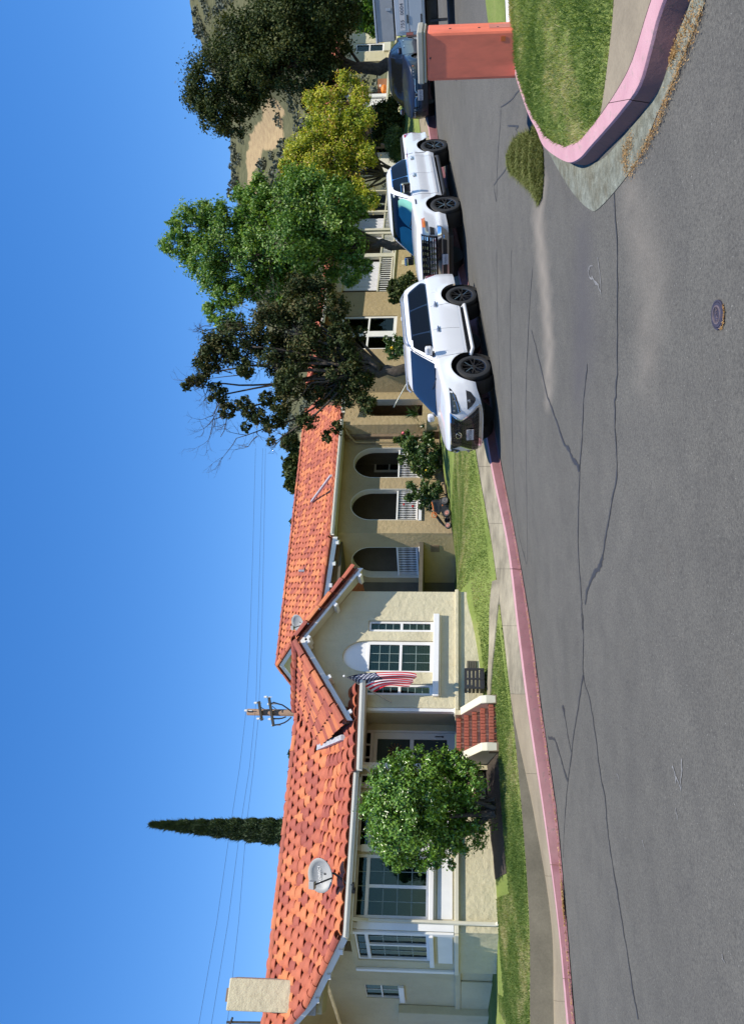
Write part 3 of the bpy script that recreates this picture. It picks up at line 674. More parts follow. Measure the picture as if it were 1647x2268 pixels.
# island lawn polygon (closed by walk edge and inner kerb)
lawn_poly = B[::-1] if False else [*[PT(u, v) for u, v in dens(wk_in)], *[p.copy() for p in ii[4*5+1:]]]
poly2 = np.array([(p.x, p.y) for p in lawn_poly])
zisl = lambda x, y: CA*x+CB*y+CC+0.15
def island_lawn():
    xs = np.arange(3.0, 26, 0.10); ys = np.arange(4.5, 26, 0.10); X, Y = np.meshgrid(xs, ys); x = X.ravel(); y = Y.ravel()
    ins = inside(x, y, poly2); d = edge_dist(x, y, poly2)
    # ring: pull vertices just outside onto slightly lower level under the kerb
    keep = ins | (d < 0.12)
    z = zisl(x, y) + np.where(ins, np.minimum(d, 0.4)*0.09 + 0.012*np.sin(x*7)*np.sin(y*6), -0.03)
    n = len(xs); idx = np.arange(len(x)).reshape(X.shape)
    q = np.column_stack([idx[:-1, :-1].ravel(), idx[:-1, 1:].ravel(), idx[1:, 1:].ravel(), idx[1:, :-1].ravel()])
    q = q[keep[q].all(1)]; used = np.unique(q); mp = np.full(len(x), -1); mp[used] = np.arange(len(used))
    me = np_mesh('island_lawn', np.column_stack([x, y, z])[used], mp[q], M['lawn'], smooth=True)
    tag(link('island_lawn', me), 'patchy green grass on the island inside the pink kerb', kind='structure')
    m = 240000; bx = RNG.uniform(3, 12, m); by = RNG.uniform(4.8, 12.5, m)
    ins = inside(bx, by, poly2); bx = bx[ins]; by = by[ins]; d = edge_dist(bx, by, poly2)
    bz = zisl(bx, by) + np.minimum(d, 0.4)*0.09
    v, f = blades(np.stack([bx, by, bz], -1), 0.04, 0.0055, lean=0.6)
    rn = np.clip((patch_noise(bx, by, 1.3)-.5)*1.9+.45 + RNG.normal(0, 0.17, len(bx)) + 0.25*(d < 0.12), 0, 1)
    tag(link('island_grass', np_mesh('island_grass', v, f, M['lf_grass'], rn)), 'short grass blades on the island', kind='stuff')
island_lawn()
# second verge and white kerb line beyond the cabinet
vg = [(2178, 1120), (2188, 1098), (2212, 1081), (2300, 1070), (2420, 1066), (2420, 1112), (2300, 1116)]
vp = [on_plane(u, v, CA, CB, CC+0.12) for u, v in vg]
mb = MB(); mb.prism([p - Vector((0, 0, 0.25)) for p in vp], (0, 0, 0.25)); tag(mb.build('verge', M['lawn'], fix=True), 'small grass verge behind the salmon cabinet', kind='structure')
wl = [on_plane(u, v, CA, CB, CC+0.17) for u, v in ((2180, 1129), (2300, 1123), (2420, 1120), (2420, 1114), (2300, 1117), (2180, 1122))]
mb = MB(); mb.prism([p - Vector((0, 0, 0.2)) for p in wl], (0, 0, 0.2)); tag(mb.build('verge_kerb', M['white'], fix=True), 'pale concrete edging between the verge and the island grass', kind='structure')

# heap of cut grass at the tip of the island
def clippings():
    c = [(1975, 1172), (1990, 1183), (1965, 1196), (1930, 1201), (1880, 1203), (1835, 1199), (1815, 1192), (1840, 1180), (1870, 1150), (1890, 1126), (1920, 1120), (1950, 1132), (1968, 1150)]
    pg = np.array([(G(u, v+2).x, G(u, v+2).y) for u, v in c]); pgc = np.vstack([pg, pg[:1]])
    m = 60000; x = RNG.uniform(pg[:, 0].min(), pg[:, 0].max(), m); y = RNG.uniform(pg[:, 1].min(), pg[:, 1].max(), m)
    k = inside(x, y, pg); x = x[k]; y = y[k]; d = edge_dist(x, y, pgc)
    lump = 0.7 + 0.35*np.sin(x*6+y*3)*np.sin(y*7-x*2)
    z = zroad(x, y) + np.clip(d, 0, 0.5)*0.30*lump*RNG.uniform(0.75, 1.0, len(x))
    v, f = blades(np.stack([x, y, z], -1), 0.035, 0.009, lean=1.6)
    mb = MB()
    tag(link('grass_clippings', np_mesh('grass_clippings', v, f, M['lf_clip'], np.clip(RNG.normal(0.5, 0.25, len(x)), 0, 1))), 'heap of drying cut grass on the road at the island tip', kind='stuff')
    xs = np.linspace(pg[:, 0].min(), pg[:, 0].max(), 60); ys = np.linspace(pg[:, 1].min(), pg[:, 1].max(), 60); X, Y = np.meshgrid(xs, ys); x = X.ravel(); y = Y.ravel()
    ins = inside(x, y, pg); d = edge_dist(x, y, pgc); z = zroad(x, y) + np.where(ins, np.clip(d, 0, 0.5)*0.27*(0.7+0.35*np.sin(x*6+y*3)*np.sin(y*7-x*2)), -0.05)
    idx = np.arange(3600).reshape(60, 60); q = np.column_stack([idx[:-1, :-1].ravel(), idx[:-1, 1:].ravel(), idx[1:, 1:].ravel(), idx[1:, :-1].ravel()])
    q = q[ins[q].any(1)]
    tag(link('clippings_mound', np_mesh('clippings_mound', np.column_stack([x, y, z]), q, pm('clippings_base', (0.085, 0.095, 0.03), 0.9, 0.3, 20), smooth=True)), 'matted base of the cut grass heap', kind='stuff')
clippings()
def apron_mat():
    m, nt, b = new_mat('mossy_gutter_concrete'); b.inputs['Roughness'].default_value = 0.95; b.inputs['Specular IOR Level'].default_value = 0.1
    n1 = noise(nt, 2.6, 6, .7); n2 = noise(nt, 16, 5, .7); n3 = noise(nt, 70, 3, .7)
    a = ramp(nt, n1.outputs['Fac'], [(.3, (.13, .12, .085)), (.5, (.19, .20, .165)), (.7, (.25, .27, .235))]); d = ramp(nt, n2.outputs['Fac'], [(.3, (.6, .6, .58)), (.6, (1.05, 1.05, 1.05)), (.75, (1.35, 1.35, 1.32))]); e = ramp(nt, n3.outputs['Fac'], [(.3, (.75, .75, .75)), (.7, (1.15, 1.15, 1.15))])
    nt.links.new(mix(nt, 1, mix(nt, 1, a.outputs[0], d.outputs[0], 'MULTIPLY'), e.outputs[0], 'MULTIPLY'), b.inputs['Base Color']); bump(nt, b, n2.outputs['Fac'], .7, .02); return m
# worn pale gutter apron round the island
def ribbon(name, A, B, mat, h, label, k=6, n=None):
    A = [G(u, v) for u, v in dens(A, k)]; B = [G(u, v) for u, v in dens(B, k)]
    rows = []
    for t in np.linspace(0, 1, 7):
        r = [a.lerp(b, t) for a, b in zip(A, B)]
        for q in r: q.z = zr(q.x, q.y) + h + (0.006 if 0.1 < t < 0.9 else 0)
        rows.append(r)
    mb = MB(); mb.grid(rows); return tag(mb.build(name, mat, fix=True, smooth=True), label, kind='structure')
M['apron'] = apron_mat()
ribbon('gutter_apron', [(2330, 1545), (2253, 1526), (2149, 1482), (2066, 1449), (2019, 1424), (1961, 1377), (1921, 1341), (1906, 1310), (1911, 1270), (1928, 1236), (1945, 1214)],
       [(2330, 1572), (2253, 1558), (2149, 1516), (2075, 1486), (2020, 1458), (1940, 1425), (1880, 1390), (1810, 1330), (1805, 1305), (1850, 1262), (1935, 1212)], M['apron'], 0.006, 'grey green worn concrete gutter round the island kerb')
def litter(name, uv, n, spread, label):
    pts = []
    P0 = [G(u, v) for u, v in uv]
    for _ in range(n):
        k = random.randrange(len(P0)-1); q = P0[k].lerp(P0[k+1], random.random()); x = q.x + random.gauss(0, spread); y = q.y + random.gauss(0, spread)
        pts.append((x, y, zr(x, y) + 0.012 + random.random()*0.012))
    v, f = blades(np.array(pts), 0.007, 0.0045, lean=1.8)
    return tag(link(name, np_mesh(name, v, f, M['lf_litter'], RNG.uniform(0, 1, n))), label, kind='stuff')
litter('leaf_litter', [(2253, 1562), (2149, 1520), (2070, 1490), (2000, 1462), (1940, 1432), (1885, 1398)], 1700, 0.026, 'orange brown dry leaf litter along the gutter edge')
litter('leaf_litter', [(1960, 1405), (1930, 1385), (1890, 1392)], 600, 0.04, 'orange brown dry leaf litter in the gutter hollow')
litter('leaf_litter', [(2253, 1545), (2160, 1500), (2140, 1490)], 900, 0.035, 'orange brown dry litter against the dark kerb face')
def litter_far():
    v = []; 
    pts = []
    for u in np.concatenate([RNG.normal(268, 22, 500), RNG.uniform(0, 1250, 700)]):
        k = int(np.clip(np.interp(u, US, np.arange(len(US))), 0, len(US)-2)); fr = np.interp(u, US, np.arange(len(US))) - k
        q = L_road[k].lerp(L_road[k+1], fr); q = q + Vector((RNG.normal(0, 0.02), RNG.normal(0.02, 0.03), 0.03)); pts.append(tuple(q))
    v, f = blades(np.array(pts), 0.02, 0.010, lean=1.5)
    return tag(link('leaf_litter', np_mesh('leaf_litter', v, f, M['lf_litter'], RNG.uniform(0, 1, len(pts)))), 'dry brown leaves caught in the far gutter', kind='stuff')
litter_far()

# ------------------------------------------------------------------ tar seals, chalk, cover
def seal(uv, w, mat='seal', name='tar_seal', h=0.005, k=5, label=None):
    L = [G(u, v) for u, v in dens(uv, k)]; mb = MB(); a = []; b = []
    for i, p in enumerate(L):
        t = L[min(i+1, len(L)-1)] - L[max(i-1, 0)]; t.z = 0; t.normalize(); nn = Vector((-t.y, t.x, 0))
        ww = (w[0] + (w[1]-w[0])*i/len(L))*(0.55+0.9*random.random())/2; p = p + nn*random.gauss(0, .008)
        for q, s in ((a, 1), (b, -1)):
            r = p + nn*ww*s; r.z = zr(r.x, r.y) + h; q.append(r)
    mb.grid([a, b], flip=True); return tag(mb.build(name, M[mat]), label or 'dark tar crack seal on the asphalt', kind='structure')
z5 = lambda x, y: (2268 - (1000 + y/1.4172)/1.8057, (1900 + x/1.4172)/1.8057)
z6 = lambda x, y: (2268 - (2500 + y/1.4209)/1.8057, (1900 + x/1.4209)/1.8057)
seal([(1905, 1356), *[z5(*q) for q in ((805, 40), (805, 400), (803, 700), (790, 900), (800, 1150), (800, 1290), (770, 1450), (740, 1620), (720, 1750))]], (0.02, 0.03))
seal([z5(*q) for q in ((722, 1740), (700, 1800), (660, 1860), (635, 1930), (622, 2010))], (0.07, 0.04))
seal([z5(*q) for q in ((635, 650), (615, 850), (605, 1050), (592, 1250), (585, 1450), (583, 1700), (597, 1900), (603, 2050), (605, 2150))], (0.02, 0.035))
seal([z6(*q) for q in ((612, -60), (614, 100), (615, 290), (655, 450), (685, 650), (710, 850), (735, 970), (755, 1200), (790, 1420), (825, 1640), (860, 1850), (890, 2050), (925, 2240))], (0.025, 0.03))
seal([z6(*q) for q in ((612, 290), (585, 460), (560, 620), (543, 760), (527, 880), (508, 1100), (500, 1320))], (0.035, 0.018))
seal([z6(*q) for q in ((500, 480), (515, 560), (530, 650), (545, 720))], (0.03, 0.025)); seal([z6(*q) for q in ((497, 455), (500, 480), (508, 505))], (0.12, 0.1))
seal([z6(*q) for q in ((415, 640), (450, 650), (480, 740), (505, 830), (527, 890))], (0.05, 0.06))
seal([z5(*q) for q in ((318, 455), (360, 620), (410, 830), (450, 940), (500, 1090), (530, 1130), (545, 1170), (590, 1240))], (0.02, 0.07))
seal([z5(*q) for q in ((325, 100), (305, 350), (290, 700), (285, 1000), (290, 1300), (295, 1780))], (0.02, 0.02))
seal([z5(*q) for q in ((205, 0), (197, 400), (205, 900), (218, 1300), (245, 1600), (290, 1780))], (0.02, 0.02))
seal([z5(*q) for q in ((120, 0), (125, 400), (140, 760))], (0.018, 0.018))
z4 = lambda x, y: (2268 - y/2.769, 1052 + x/2.769)
seal([z4(*q) for q in ((0, 755), (40, 900), (90, 1060), (130, 1230))], (0.02, 0.02)); seal([z4(*q) for q in ((70, 440), (110, 560), (155, 690), (140, 900), (130, 1230))], (0.02, 0.02))
seal([z4(*q) for q in ((70, 450), (60, 700), (55, 1000))], (0.02, 0.02))
for j, q in enumerate((((640, 110), (650, 150), (700, 200)), ((695, 40), (705, 120), (712, 230)), ((660, 150), (690, 190), (715, 245)), ((640, 100), (665, 90)))):
    seal([z5(*p) for p in q], (0.018, 0.012), 'chalk', 'chalk_mark', label='faint white chalk scribble on the asphalt')
for q in (((1120, 800), (1150, 880), (1170, 930)), ((1175, 760), (1172, 860), (1168, 940)), ((1135, 830), (1140, 900)), ((950, 1220), (962, 1275)), ((1140, 1040), (1150, 1110)), ((805, 840), (815, 880)), ((1405, 1870), (1415, 1920))):
    seal([z6(*p) for p in q], (0.02, 0.008), 'chalk', 'chalk_mark', label='pale scuff on the asphalt')
def cover():
    c = G(1571, 1590); r = 0.080
    dx = Vector((1, 0, CA)).normalized(); nz = Vector((-CA, -CB, 1)).normalized(); dx = (dx - nz*dx.dot(nz)).normalized(); dy = nz.cross(dx)
    T = Matrix.Translation(c) @ Matrix((dx, dy, nz)).transposed().to_4x4()
    root = empty('valve_cover', c, 'round dark iron water valve cover set in the asphalt', 'valve cover')
    mb = MB(); mb.lathe([(r*1.13, -0.005), (r*1.12, 0.010), (r*0.98, 0.011), (r*0.97, 0.004), (0.001, 0.004)], T, 40); mb.build('rim', M['cover'], root)
    mb = MB(); mb.lathe([(r*0.95, 0.004), (r*0.94, 0.012), (r*0.72, 0.013), (r*0.70, 0.017), (r*0.62, 0.017), (r*0.60, 0.009), (0.001, 0.009)], T, 40, mis=[0, 0, 1, 1, 1, 0]); mb.build('lid', [M['cover'], M['cover2']], root)
    Tt = T @ Matrix.Translation((0, 0, 0.010))
    o = text_obj('lettering', 'WATER', 0.034, Tt, M['cover2'], root, 0.003)[1]; o.location = -root.location
    pts = [(c + dx*math.cos(a)*r*k + dy*math.sin(a)*r*k + nz*0.006) for a, k in [(random.uniform(3.4, 5.2), random.uniform(1.12, 1.3)) for _ in range(70)]]
    v, f = blades(np.array([tuple(p) for p in pts]), 0.008, 0.008, lean=1.5); o = link('grit', np_mesh('grit', v, f, M['lf_litter'], RNG.uniform(0, 1, len(pts))), root); o['kind'] = 'stuff'
M['cover'] = pm('cover_iron', (0.040, 0.036, 0.055), 0.55, 0.2, 30); M['cover2'] = pm('cover_iron_worn', (0.13, 0.10, 0.105), 0.5, 0.25, 40)
cover()
# ------------------------------------------------------------------ building helpers
def panel(mb, F, outer, holes, d0, d1, mi=0, rmi=None):
    """wall slab in the (s,z) plane of F between offsets d0 (back) and d1 (front) with holes"""
    loops = [outer] + holes; tris = tessellate_polygon([[Vector((a, b, 0)) for a, b in L] for L in loops]); flat = [q for L in loops for q in L]
    for d, flip in ((d1, False), (d0, True)):
        k = mb.add([F(a, d, z) for a, z in flat], [])
        for t in tris:
            a, b, c = (Vector((*flat[i], 0)) for i in t); up_ = (b-a).cross(c-a).z > 0
            t = t if (up_ != flip) else tuple(reversed(t)); mb.f.append(tuple(k+i for i in t)); mb.m.append(mi)
    for li, L in enumerate(loops):
        n = len(L); k = mb.add([F(a, d1, z) for a, z in L] + [F(a, d0, z) for a, z in L], [])
        for i in range(n): j = (i+1) % n; mb.f.append((k+i, k+n+i, k+n+j, k+j)); mb.m.append(rmi if (li and rmi is not None) else mi)
rect = lambda a, b, c, d: [(a, c), (b, c), (b, d), (a, d)]
def archp(a, b, c, top, spring, n=14, pw=1.0):
    m = (a+b)/2; r = (b-a)/2; pts = [(a, c), (b, c), (b, spring)]
    for k in range(1, n): t = math.pi*k/n; pts.append((m + r*math.cos(t), spring + (top-spring)*math.sin(t)**pw))
    return pts + [(a, spring)]
def window(F, house, d, outer, lights, fmat='white', depth=0.07, backing='screen', blinds=False, glass='pane', bar='white', name='window', back_d=0.10, label=None):
    """outer: rect polygon; lights: (s0,s1,z0,z1,cols,rows)"""
    mb = MB(); panel(mb, F, outer, [rect(*l[:4]) for l in lights], d-depth, d); w = mb.build(name, M[fmat], house, fix=True, auto=30)
    if label: w['label'] = label
    bars = MB(); nb = 0
    for s0, s1, z0, z1, cols, rows in lights:
        for i in range(cols):
            for j in range(rows):
                a = lerp(s0, s1, i/cols); b = lerp(s0, s1, (i+1)/cols); c = lerp(z0, z1, j/rows); e = lerp(z0, z1, (j+1)/rows)
                m = MB(); m.fbox(F, a+0.002, b-0.002, d-0.045, d-0.040, c+0.002, e-0.002); o = m.build('pane', M[glass], w); o.location = (0, 0, 0)
        for i in range(1, cols): a = lerp(s0, s1, i/cols); bars.fbox(F, a-0.008, a+0.006, d-0.05, d-0.030, z0, z1); nb += 1
        for j in range(1, rows): c = lerp(z0, z1, j/rows); bars.fbox(F, s0, s1, d-0.049, d-0.031, c-0.008, c+0.008); nb += 1
    if nb: o = bars.build('muntin', M[bar], w); o.location = (0, 0, 0)
    sa = min(l[0] for l in lights)-.02; sb = max(l[1] for l in lights)+.02; za = min(l[2] for l in lights)-.02; zb = max(l[3] for l in lights)+.02
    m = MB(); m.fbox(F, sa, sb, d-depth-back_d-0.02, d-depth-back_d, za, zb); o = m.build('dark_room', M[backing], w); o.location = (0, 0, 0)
    if blinds:
        m = MB(); z = za+0.03
        while z < zb-0.03:
            p = [F(sa+.02, d-depth-back_d+0.03, z), F(sb-.02, d-depth-back_d+0.03, z), F(sb-.02, d-depth-back_d+0.055, z+0.028), F(sa+.02, d-depth-back_d+0.055, z+0.028)]
            m.add(p, [(0, 1, 2, 3)]); z += 0.040
        o = m.build('blind', M['blind'], w); o.location = (0, 0, 0); o['kind'] = 'stuff'
    return w
# clay tile: shallow S profile
TPX = [(-.144, .004), (-.127, .015), (-.092, .040), (-.034, .056), (.034, .056), (.092, .040), (.127, .015), (.144, .004)]
TL = 0.47
def tile_verts():
    lo = [(x, 0.0, z+0.013) for x, z in TPX]; hi = [(x*0.985, TL, z*0.93-.004) for x, z in TPX]; lip = [(x*0.99, 0.005, z-0.008) for x, z in TPX]
    v = np.array(lip+lo+hi, float); n = len(TPX); f = []
    for i in range(n-1): f.append((i, i+1, n+i+1, n+i)); f.append((n+i, n+i+1, 2*n+i+1, 2*n+i))
    return v, np.array(f)
TV, TF = tile_verts()
TM = [np_mesh('clay_tile_%d' % i, TV, TF, M['tile%d' % i], smooth=False) for i in range(3)]
for m_ in TM: m_.name = 'clay_tile'; m_.polygons.foreach_set('use_smooth', [True]*len(m_.polygons)); m_.set_sharp_from_angle(angle=R(50))
def barrel(r0, r1, L, seg=8, t=0.022):
    mb = MB(); a = [math.pi*(-0.02 + 1.04*k/seg) for k in range(seg+1)]
    A = [(r0*math.cos(x), 0, r0*math.sin(x)) for x in a]; B = [(r1*math.cos(x), L, r1*math.sin(x)) for x in a]; Ai = [((r0-t)*math.cos(x), 0.002, (r0-t)*math.sin(x)) for x in a]; Bi = [((r1-t)*math.cos(x), L, (r1-t)*math.sin(x)) for x in a]
    k = mb.add(A+B+Ai+Bi, []); n = seg+1
    for i in range(seg): mb.f += [(k+i+1, k+i, k+n+i, k+n+i+1), (k+i, k+i+1, k+2*n+i+1, k+2*n+i)]; mb.m += [0, 0]
    return mb
BM = [barrel(0.125, 0.105, 0.50).mesh('ridge_tile', M['tile%d' % i], auto=40) for i in range(3)]
def axes(ex, ey):
    ex = ex.normalized(); ez = ex.cross(ey).normalized(); ey = ez.cross(ex).normalized(); return ex, ey, ez
def tile_roof(house, name, patches, budget, probs=(.27, .52, .21), thick=0.10, expo=0.36, skip=None, seed=1, pitch=0.28):
    """patches: (eaveL, eaveR, topR, topL) seen from outside. Returns roof object; tiles become its children"""
    mb = MB()
    for a, b, c, d in patches:
        nrm = (b-a).cross(d-a).normalized()
        mb.hexa([a-nrm*thick, b-nrm*thick, c-nrm*thick, d-nrm*thick, a, b, c, d])
    roof = mb.build(name, M['under'], house)
    rg = np.random.default_rng(seed); T = []
    for a, b, c, d in patches:
        Lh = max((b-a).length, (c-d).length); nc = max(1, int(round(Lh/pitch))); Lv = ((d-a).length+(c-b).length)/2; nr = max(1, int(round(Lv/expo)))
        for j in range(nr):
            v = j/nr
            l = a.lerp(d, v); r = b.lerp(c, v); n_here = max(1, int(round((r-l).length/pitch)))
            l2 = a.lerp(d, min(1, v+1/nr)); r2 = b.lerp(c, min(1, v+1/nr))
            for i in range(n_here):
                u = (i+0.5)/n_here; p = l.lerp(r, u); q = l2.lerp(r2, u) if n_here > 3 else p + ((l2+r2)-(l+r))/2
                ex, ey, ez = axes(r-l, q-p)
                if skip and skip(p): continue
                p = p - ey*0.05*(j == 0) + ez*(0.004 + rg.normal(0, 0.004)) + ey*rg.normal(0, 0.008) + ex*rg.normal(0, 0.004)
                sc = (r-l).length/n_here/0.28
                T.append((p, ex*sc, ey, ez, int(rg.choice(3, p=probs))))
    T.sort(key=lambda t: (t[0]-Vector((0, 0, EYE))).length)
    for p, ex, ey, ez, k in T[:budget]:
        o = bpy.data.objects.new('tile', TM[k]); COL.objects.link(o); o.parent = roof
        m = Matrix((ex, ey, ez)).transposed().to_4x4(); m.translation = p; o.matrix_local = m
    rest = T[budget:]
    if rest:
        V = []; F = []; mi = []; rn = []; n = len(TV)
        for i, (p, ex, ey, ez, k) in enumerate(rest):
            V.append(TV @ np.array([ex, ey, ez]) + np.array(p)); F.append(TF + i*n); mi += [k]*len(TF); rn += [rg.random()]*len(TF)
        me = np_mesh('tile_field', np.concatenate(V), np.concatenate(F), [M['tile0'], M['tile1'], M['tile2']], rnd=np.array(rn), smooth=True)
        me.polygons.foreach_set('material_index', np.array(mi, np.int32)); me.set_sharp_from_angle(angle=R(50))
        o = link('tile_field', me, roof, world_coords=False); o['kind'] = 'stuff'
    return roof
def cap_run(roof, name, a, b, step=0.40, scale=1.0, up_=Vector((0, 0, 1)), probs=(.15, .65, .2), seed=3, lift=0.0):
    rg = np.random.default_rng(seed); L = (b-a).length; n = max(1, int(L/step)); e = (b-a).normalized(); x = e.cross(up_).normalized(); z = x.cross(e).normalized()
    for i in range(n):
        p = a.lerp(b, i/n) + z*(lift + rg.normal(0, 0.004)) + x*rg.normal(0, 0.005)
        o = bpy.data.objects.new(name, BM[int(rg.choice(3, p=probs))]); COL.objects.link(o); o.parent = roof
        tilt = z*0.03
        m = Matrix((x*scale, (e*step*1.12/0.50 - tilt*0.6), z*scale)).transposed().to_4x4(); m.translation = p + tilt*0.8; o.matrix_local = m
def gutter(house, a, b, out, mat='offwhite', w=0.11, h=0.11, name='gutter', label=None):
    mb = MB(); e = (b-a).normalized(); o = out.normalized(); z = Vector((0, 0, 1))
    pr = [(0, 0), (w*0.75, 0), (w, h*0.55), (w, h), (w-0.012, h), (w-0.012, h*0.6), (w*0.72, 0.012), (0.012, 0.012), (0.012, h), (0, h)]
    mb.prism([a + o*x + z*(y-h) for x, y in pr], b-a); return mb.build(name, M[mat], house, fix=True)
def downspout(house, pts, mat='trim', r=0.04):
    mb = MB(); mb.tube(pts, r, 6); return mb.build('downspout', M[mat], house, auto=50)
def baluster_mesh(h):
    mb = MB(); prof = [(0.020, 0), (0.020, 0.06*h), (0.012, 0.1*h), (0.024, 0.28*h), (0.014, 0.45*h), (0.012, 0.5*h), (0.014, 0.55*h), (0.024, 0.72*h), (0.012, 0.9*h), (0.020, 0.94*h), (0.020, h)]
    mb.lathe(prof, Matrix.Identity(4), 6); return mb.mesh('baluster', M['white'], smooth=True)
def railing(house, F, s0, s1, d, z0, z1, n, mat='white', turned=True, top='white', label=None):
    mb = MB(); mb.fbox(F, s0, s1, d-0.05, d+0.05, z1-0.06, z1); mb.fbox(F, s0, s1, d-0.035, d+0.035, z0+0.03, z0+0.09)
    r = mb.build('railing', M[top], house)
    me = baluster_mesh(z1-0.06-z0-0.09) if turned else None
    if not turned:
        m = MB(); hh = z1-0.06-z0-0.09; m.box((0, 0, hh/2), (0.04, 0.03, hh)); me = m.mesh('baluster', M[mat])
    for i in range(n):
        s = lerp(s0, s1, (i+0.5)/n); o = bpy.data.objects.new('baluster', me); COL.objects.link(o); o.parent = r
        q = F(s, d, z0+0.09); o.location = q; o.rotation_euler = (0, 0, math.atan2(F.e.y, F.e.x))
    return r

# ================================================================== house A (near, with the flag)
A = Frame((-4.34, 16.8), (math.cos(R(30)), math.sin(R(30))), (math.sin(R(30)), -math.cos(R(30))))
hA = empty('house', A(-1, -1.5, 0.7), 'cream stucco house with clay tile roof, flag and brick steps, nearest the viewer', 'house')
FL = 1.60; HEAD = 3.70; LDG = 1.60
# wing front with arched niche above the centre window
z2 = lambda x, y: (994.3 - y/2.974, 609.2 + x/2.974)
def wz(x, y, d=0.0): return A.hit(*z2(x, y), d)
sR, _ = wz(800, 125); WL, WR = 0.0, 2.80
ws = lambda y: wz(780, y)[0]
wins = [(ws(360), ws(308), 2.16, 3.60), (ws(630), ws(448), 2.16, 3.60), (ws(778), ws(725), 2.16, 3.60)]
apx = 1.40
wall = MB()
zt = 2.135
holes = [rect(ws(372), ws(300), zt, 3.66), archp(ws(638), ws(432), zt, 4.22, 3.66, 16), rect(ws(790), ws(715), zt, 3.66)]
panel(wall, A, [(WL, 0.3), (WR, 0.3), (WR, 4.12), (apx, 5.10), (WL, 4.12)], holes, -0.28, 0.0)
wall.build('wall', M['stucco'], hA, fix=True, auto=30)
m = MB(); m.fbox(A, WR-0.28, WR, -6.5, -0.281, 0.4, 4.1); m.build('wall', M['stucco'], hA)
m = MB(); m.fbox(A, WL, WL+0.28, -1.72, -0.281, 0.3, 4.1); m.build('wall', M['stucco'], hA)
m = MB(); panel(m, A, archp(ws(638)-.01, ws(432)+.01, 3.63, 4.22, 3.66, 16), [], -0.12, -0.075); m.build('arch_panel', M['white'], hA, fix=True)
for i, (a, b, c, e) in enumerate(wins):
    mid = (c+e)/2
    a0, b0 = ((ws(372), ws(300)), (ws(638), ws(432)), (ws(790), ws(715)))[i]
    cols = 3 if i == 1 else 1
    window(A, hA, -0.055, rect(a0+.003, b0-.003, zt+.003, 3.655), [(a+.02, b-.02, zt+.07, mid-.03, cols, 2 if i == 1 else 4), (a+.02, b-.02, mid+.03, 3.60, cols, 3 if i == 1 else 4)], blinds=True, bar='muntin')
m = MB(); m.fbox(A, ws(800), ws(262), 0.002, 0.11, 1.99, 2.13); m.fbox(A, ws(795), ws(268), 0.002, 0.03, 1.96, 1.99); m.build('sill', M['white'], hA, bevel=0.012)
m = MB(); m.fbox(A, -0.05, WR+0.04, -0.03, 0.07, LDG-0.055, LDG+0.03); m.fbox(A, -0.02, WR+0.02, -0.03, 0.035, LDG-0.09, LDG-0.055); m.build('ledge', M['stucco'], hA, bevel=0.012)
# soil stain strip and vent in the foot of the wing
sv0, sv1 = ws(625), ws(560)
m = MB(); m.fbox(A, sv0, sv1, 0.001, 0.022, 1.14, 1.36)
for k in range(5): m.fbox(A, sv0+.02, sv1-.02, 0.022, 0.032, 1.16+k*.04, 1.18+k*.04)
m.build('vent', M['retain'], hA)
st0, st1 = A.hit(612, 1040, 0.5)[0], -0.16
# porch: door wall, side, floor
DW = -1.44
m = MB()
dr0, dr1 = A.hit(585, 900, DW)[0], A.hit(650, 900, DW)[0]; pl0 = A.hit(566, 850, DW)[0]
door_s0 = dr1 - 0.98
panel(m, A, [(-2.2, 0.6), (0.0, 0.6), (0.0, 3.95), (-2.2, 3.95)], [rect(door_s0, dr1, FL, 3.86)], DW-0.2, DW); m.build('wall', M['stucco'], hA, fix=True)
# door with screen
m = MB(); ds, de = door_s0+0.05, dr1-0.05; panel(m, A, rect(door_s0+.004, dr1-.004, FL+.004, 3.856), [rect(ds, de, FL+.02, 3.55), *[rect(lerp(ds, de, k/3)+.015, lerp(ds, de, (k+1)/3)-.015, 3.62, 3.80) for k in range(3)]], DW-0.1, DW+0.02)
m.build('door_frame', M['white'], hA, fix=True, auto=30)
m = MB(); panel(m, A, rect(ds+.004, de-.004, FL+.03, 3.545), [rect(ds+0.17, de-0.15, FL+0.22, FL+1.00), rect(ds+0.17, de-0.15, FL+1.09, FL+1.86)], DW-0.07, DW-0.02); door = m.build('door', M['white'], hA, fix=True, auto=30)
for a, b in ((FL+0.22, FL+1.0), (FL+1.09, FL+1.86)):
    m = MB(); m.fbox(A, ds+.165, de-.145, DW-0.06, DW-0.05, a-.004, b+.004); o = m.build('screen_panel', M['screen'], door); o.location = (0, 0, 0)
m = MB(); m.fbox(A, de-0.10, de-0.07, DW-0.02, DW+0.03, FL+0.30, FL+0.34); m.tube([A(de-0.085, DW+0.02, FL+0.34), A(de-0.085, DW+0.03, FL+0.50)], 0.012, 6); o = m.build('handle', M['iron'], door); o.location = (0, 0, 0)
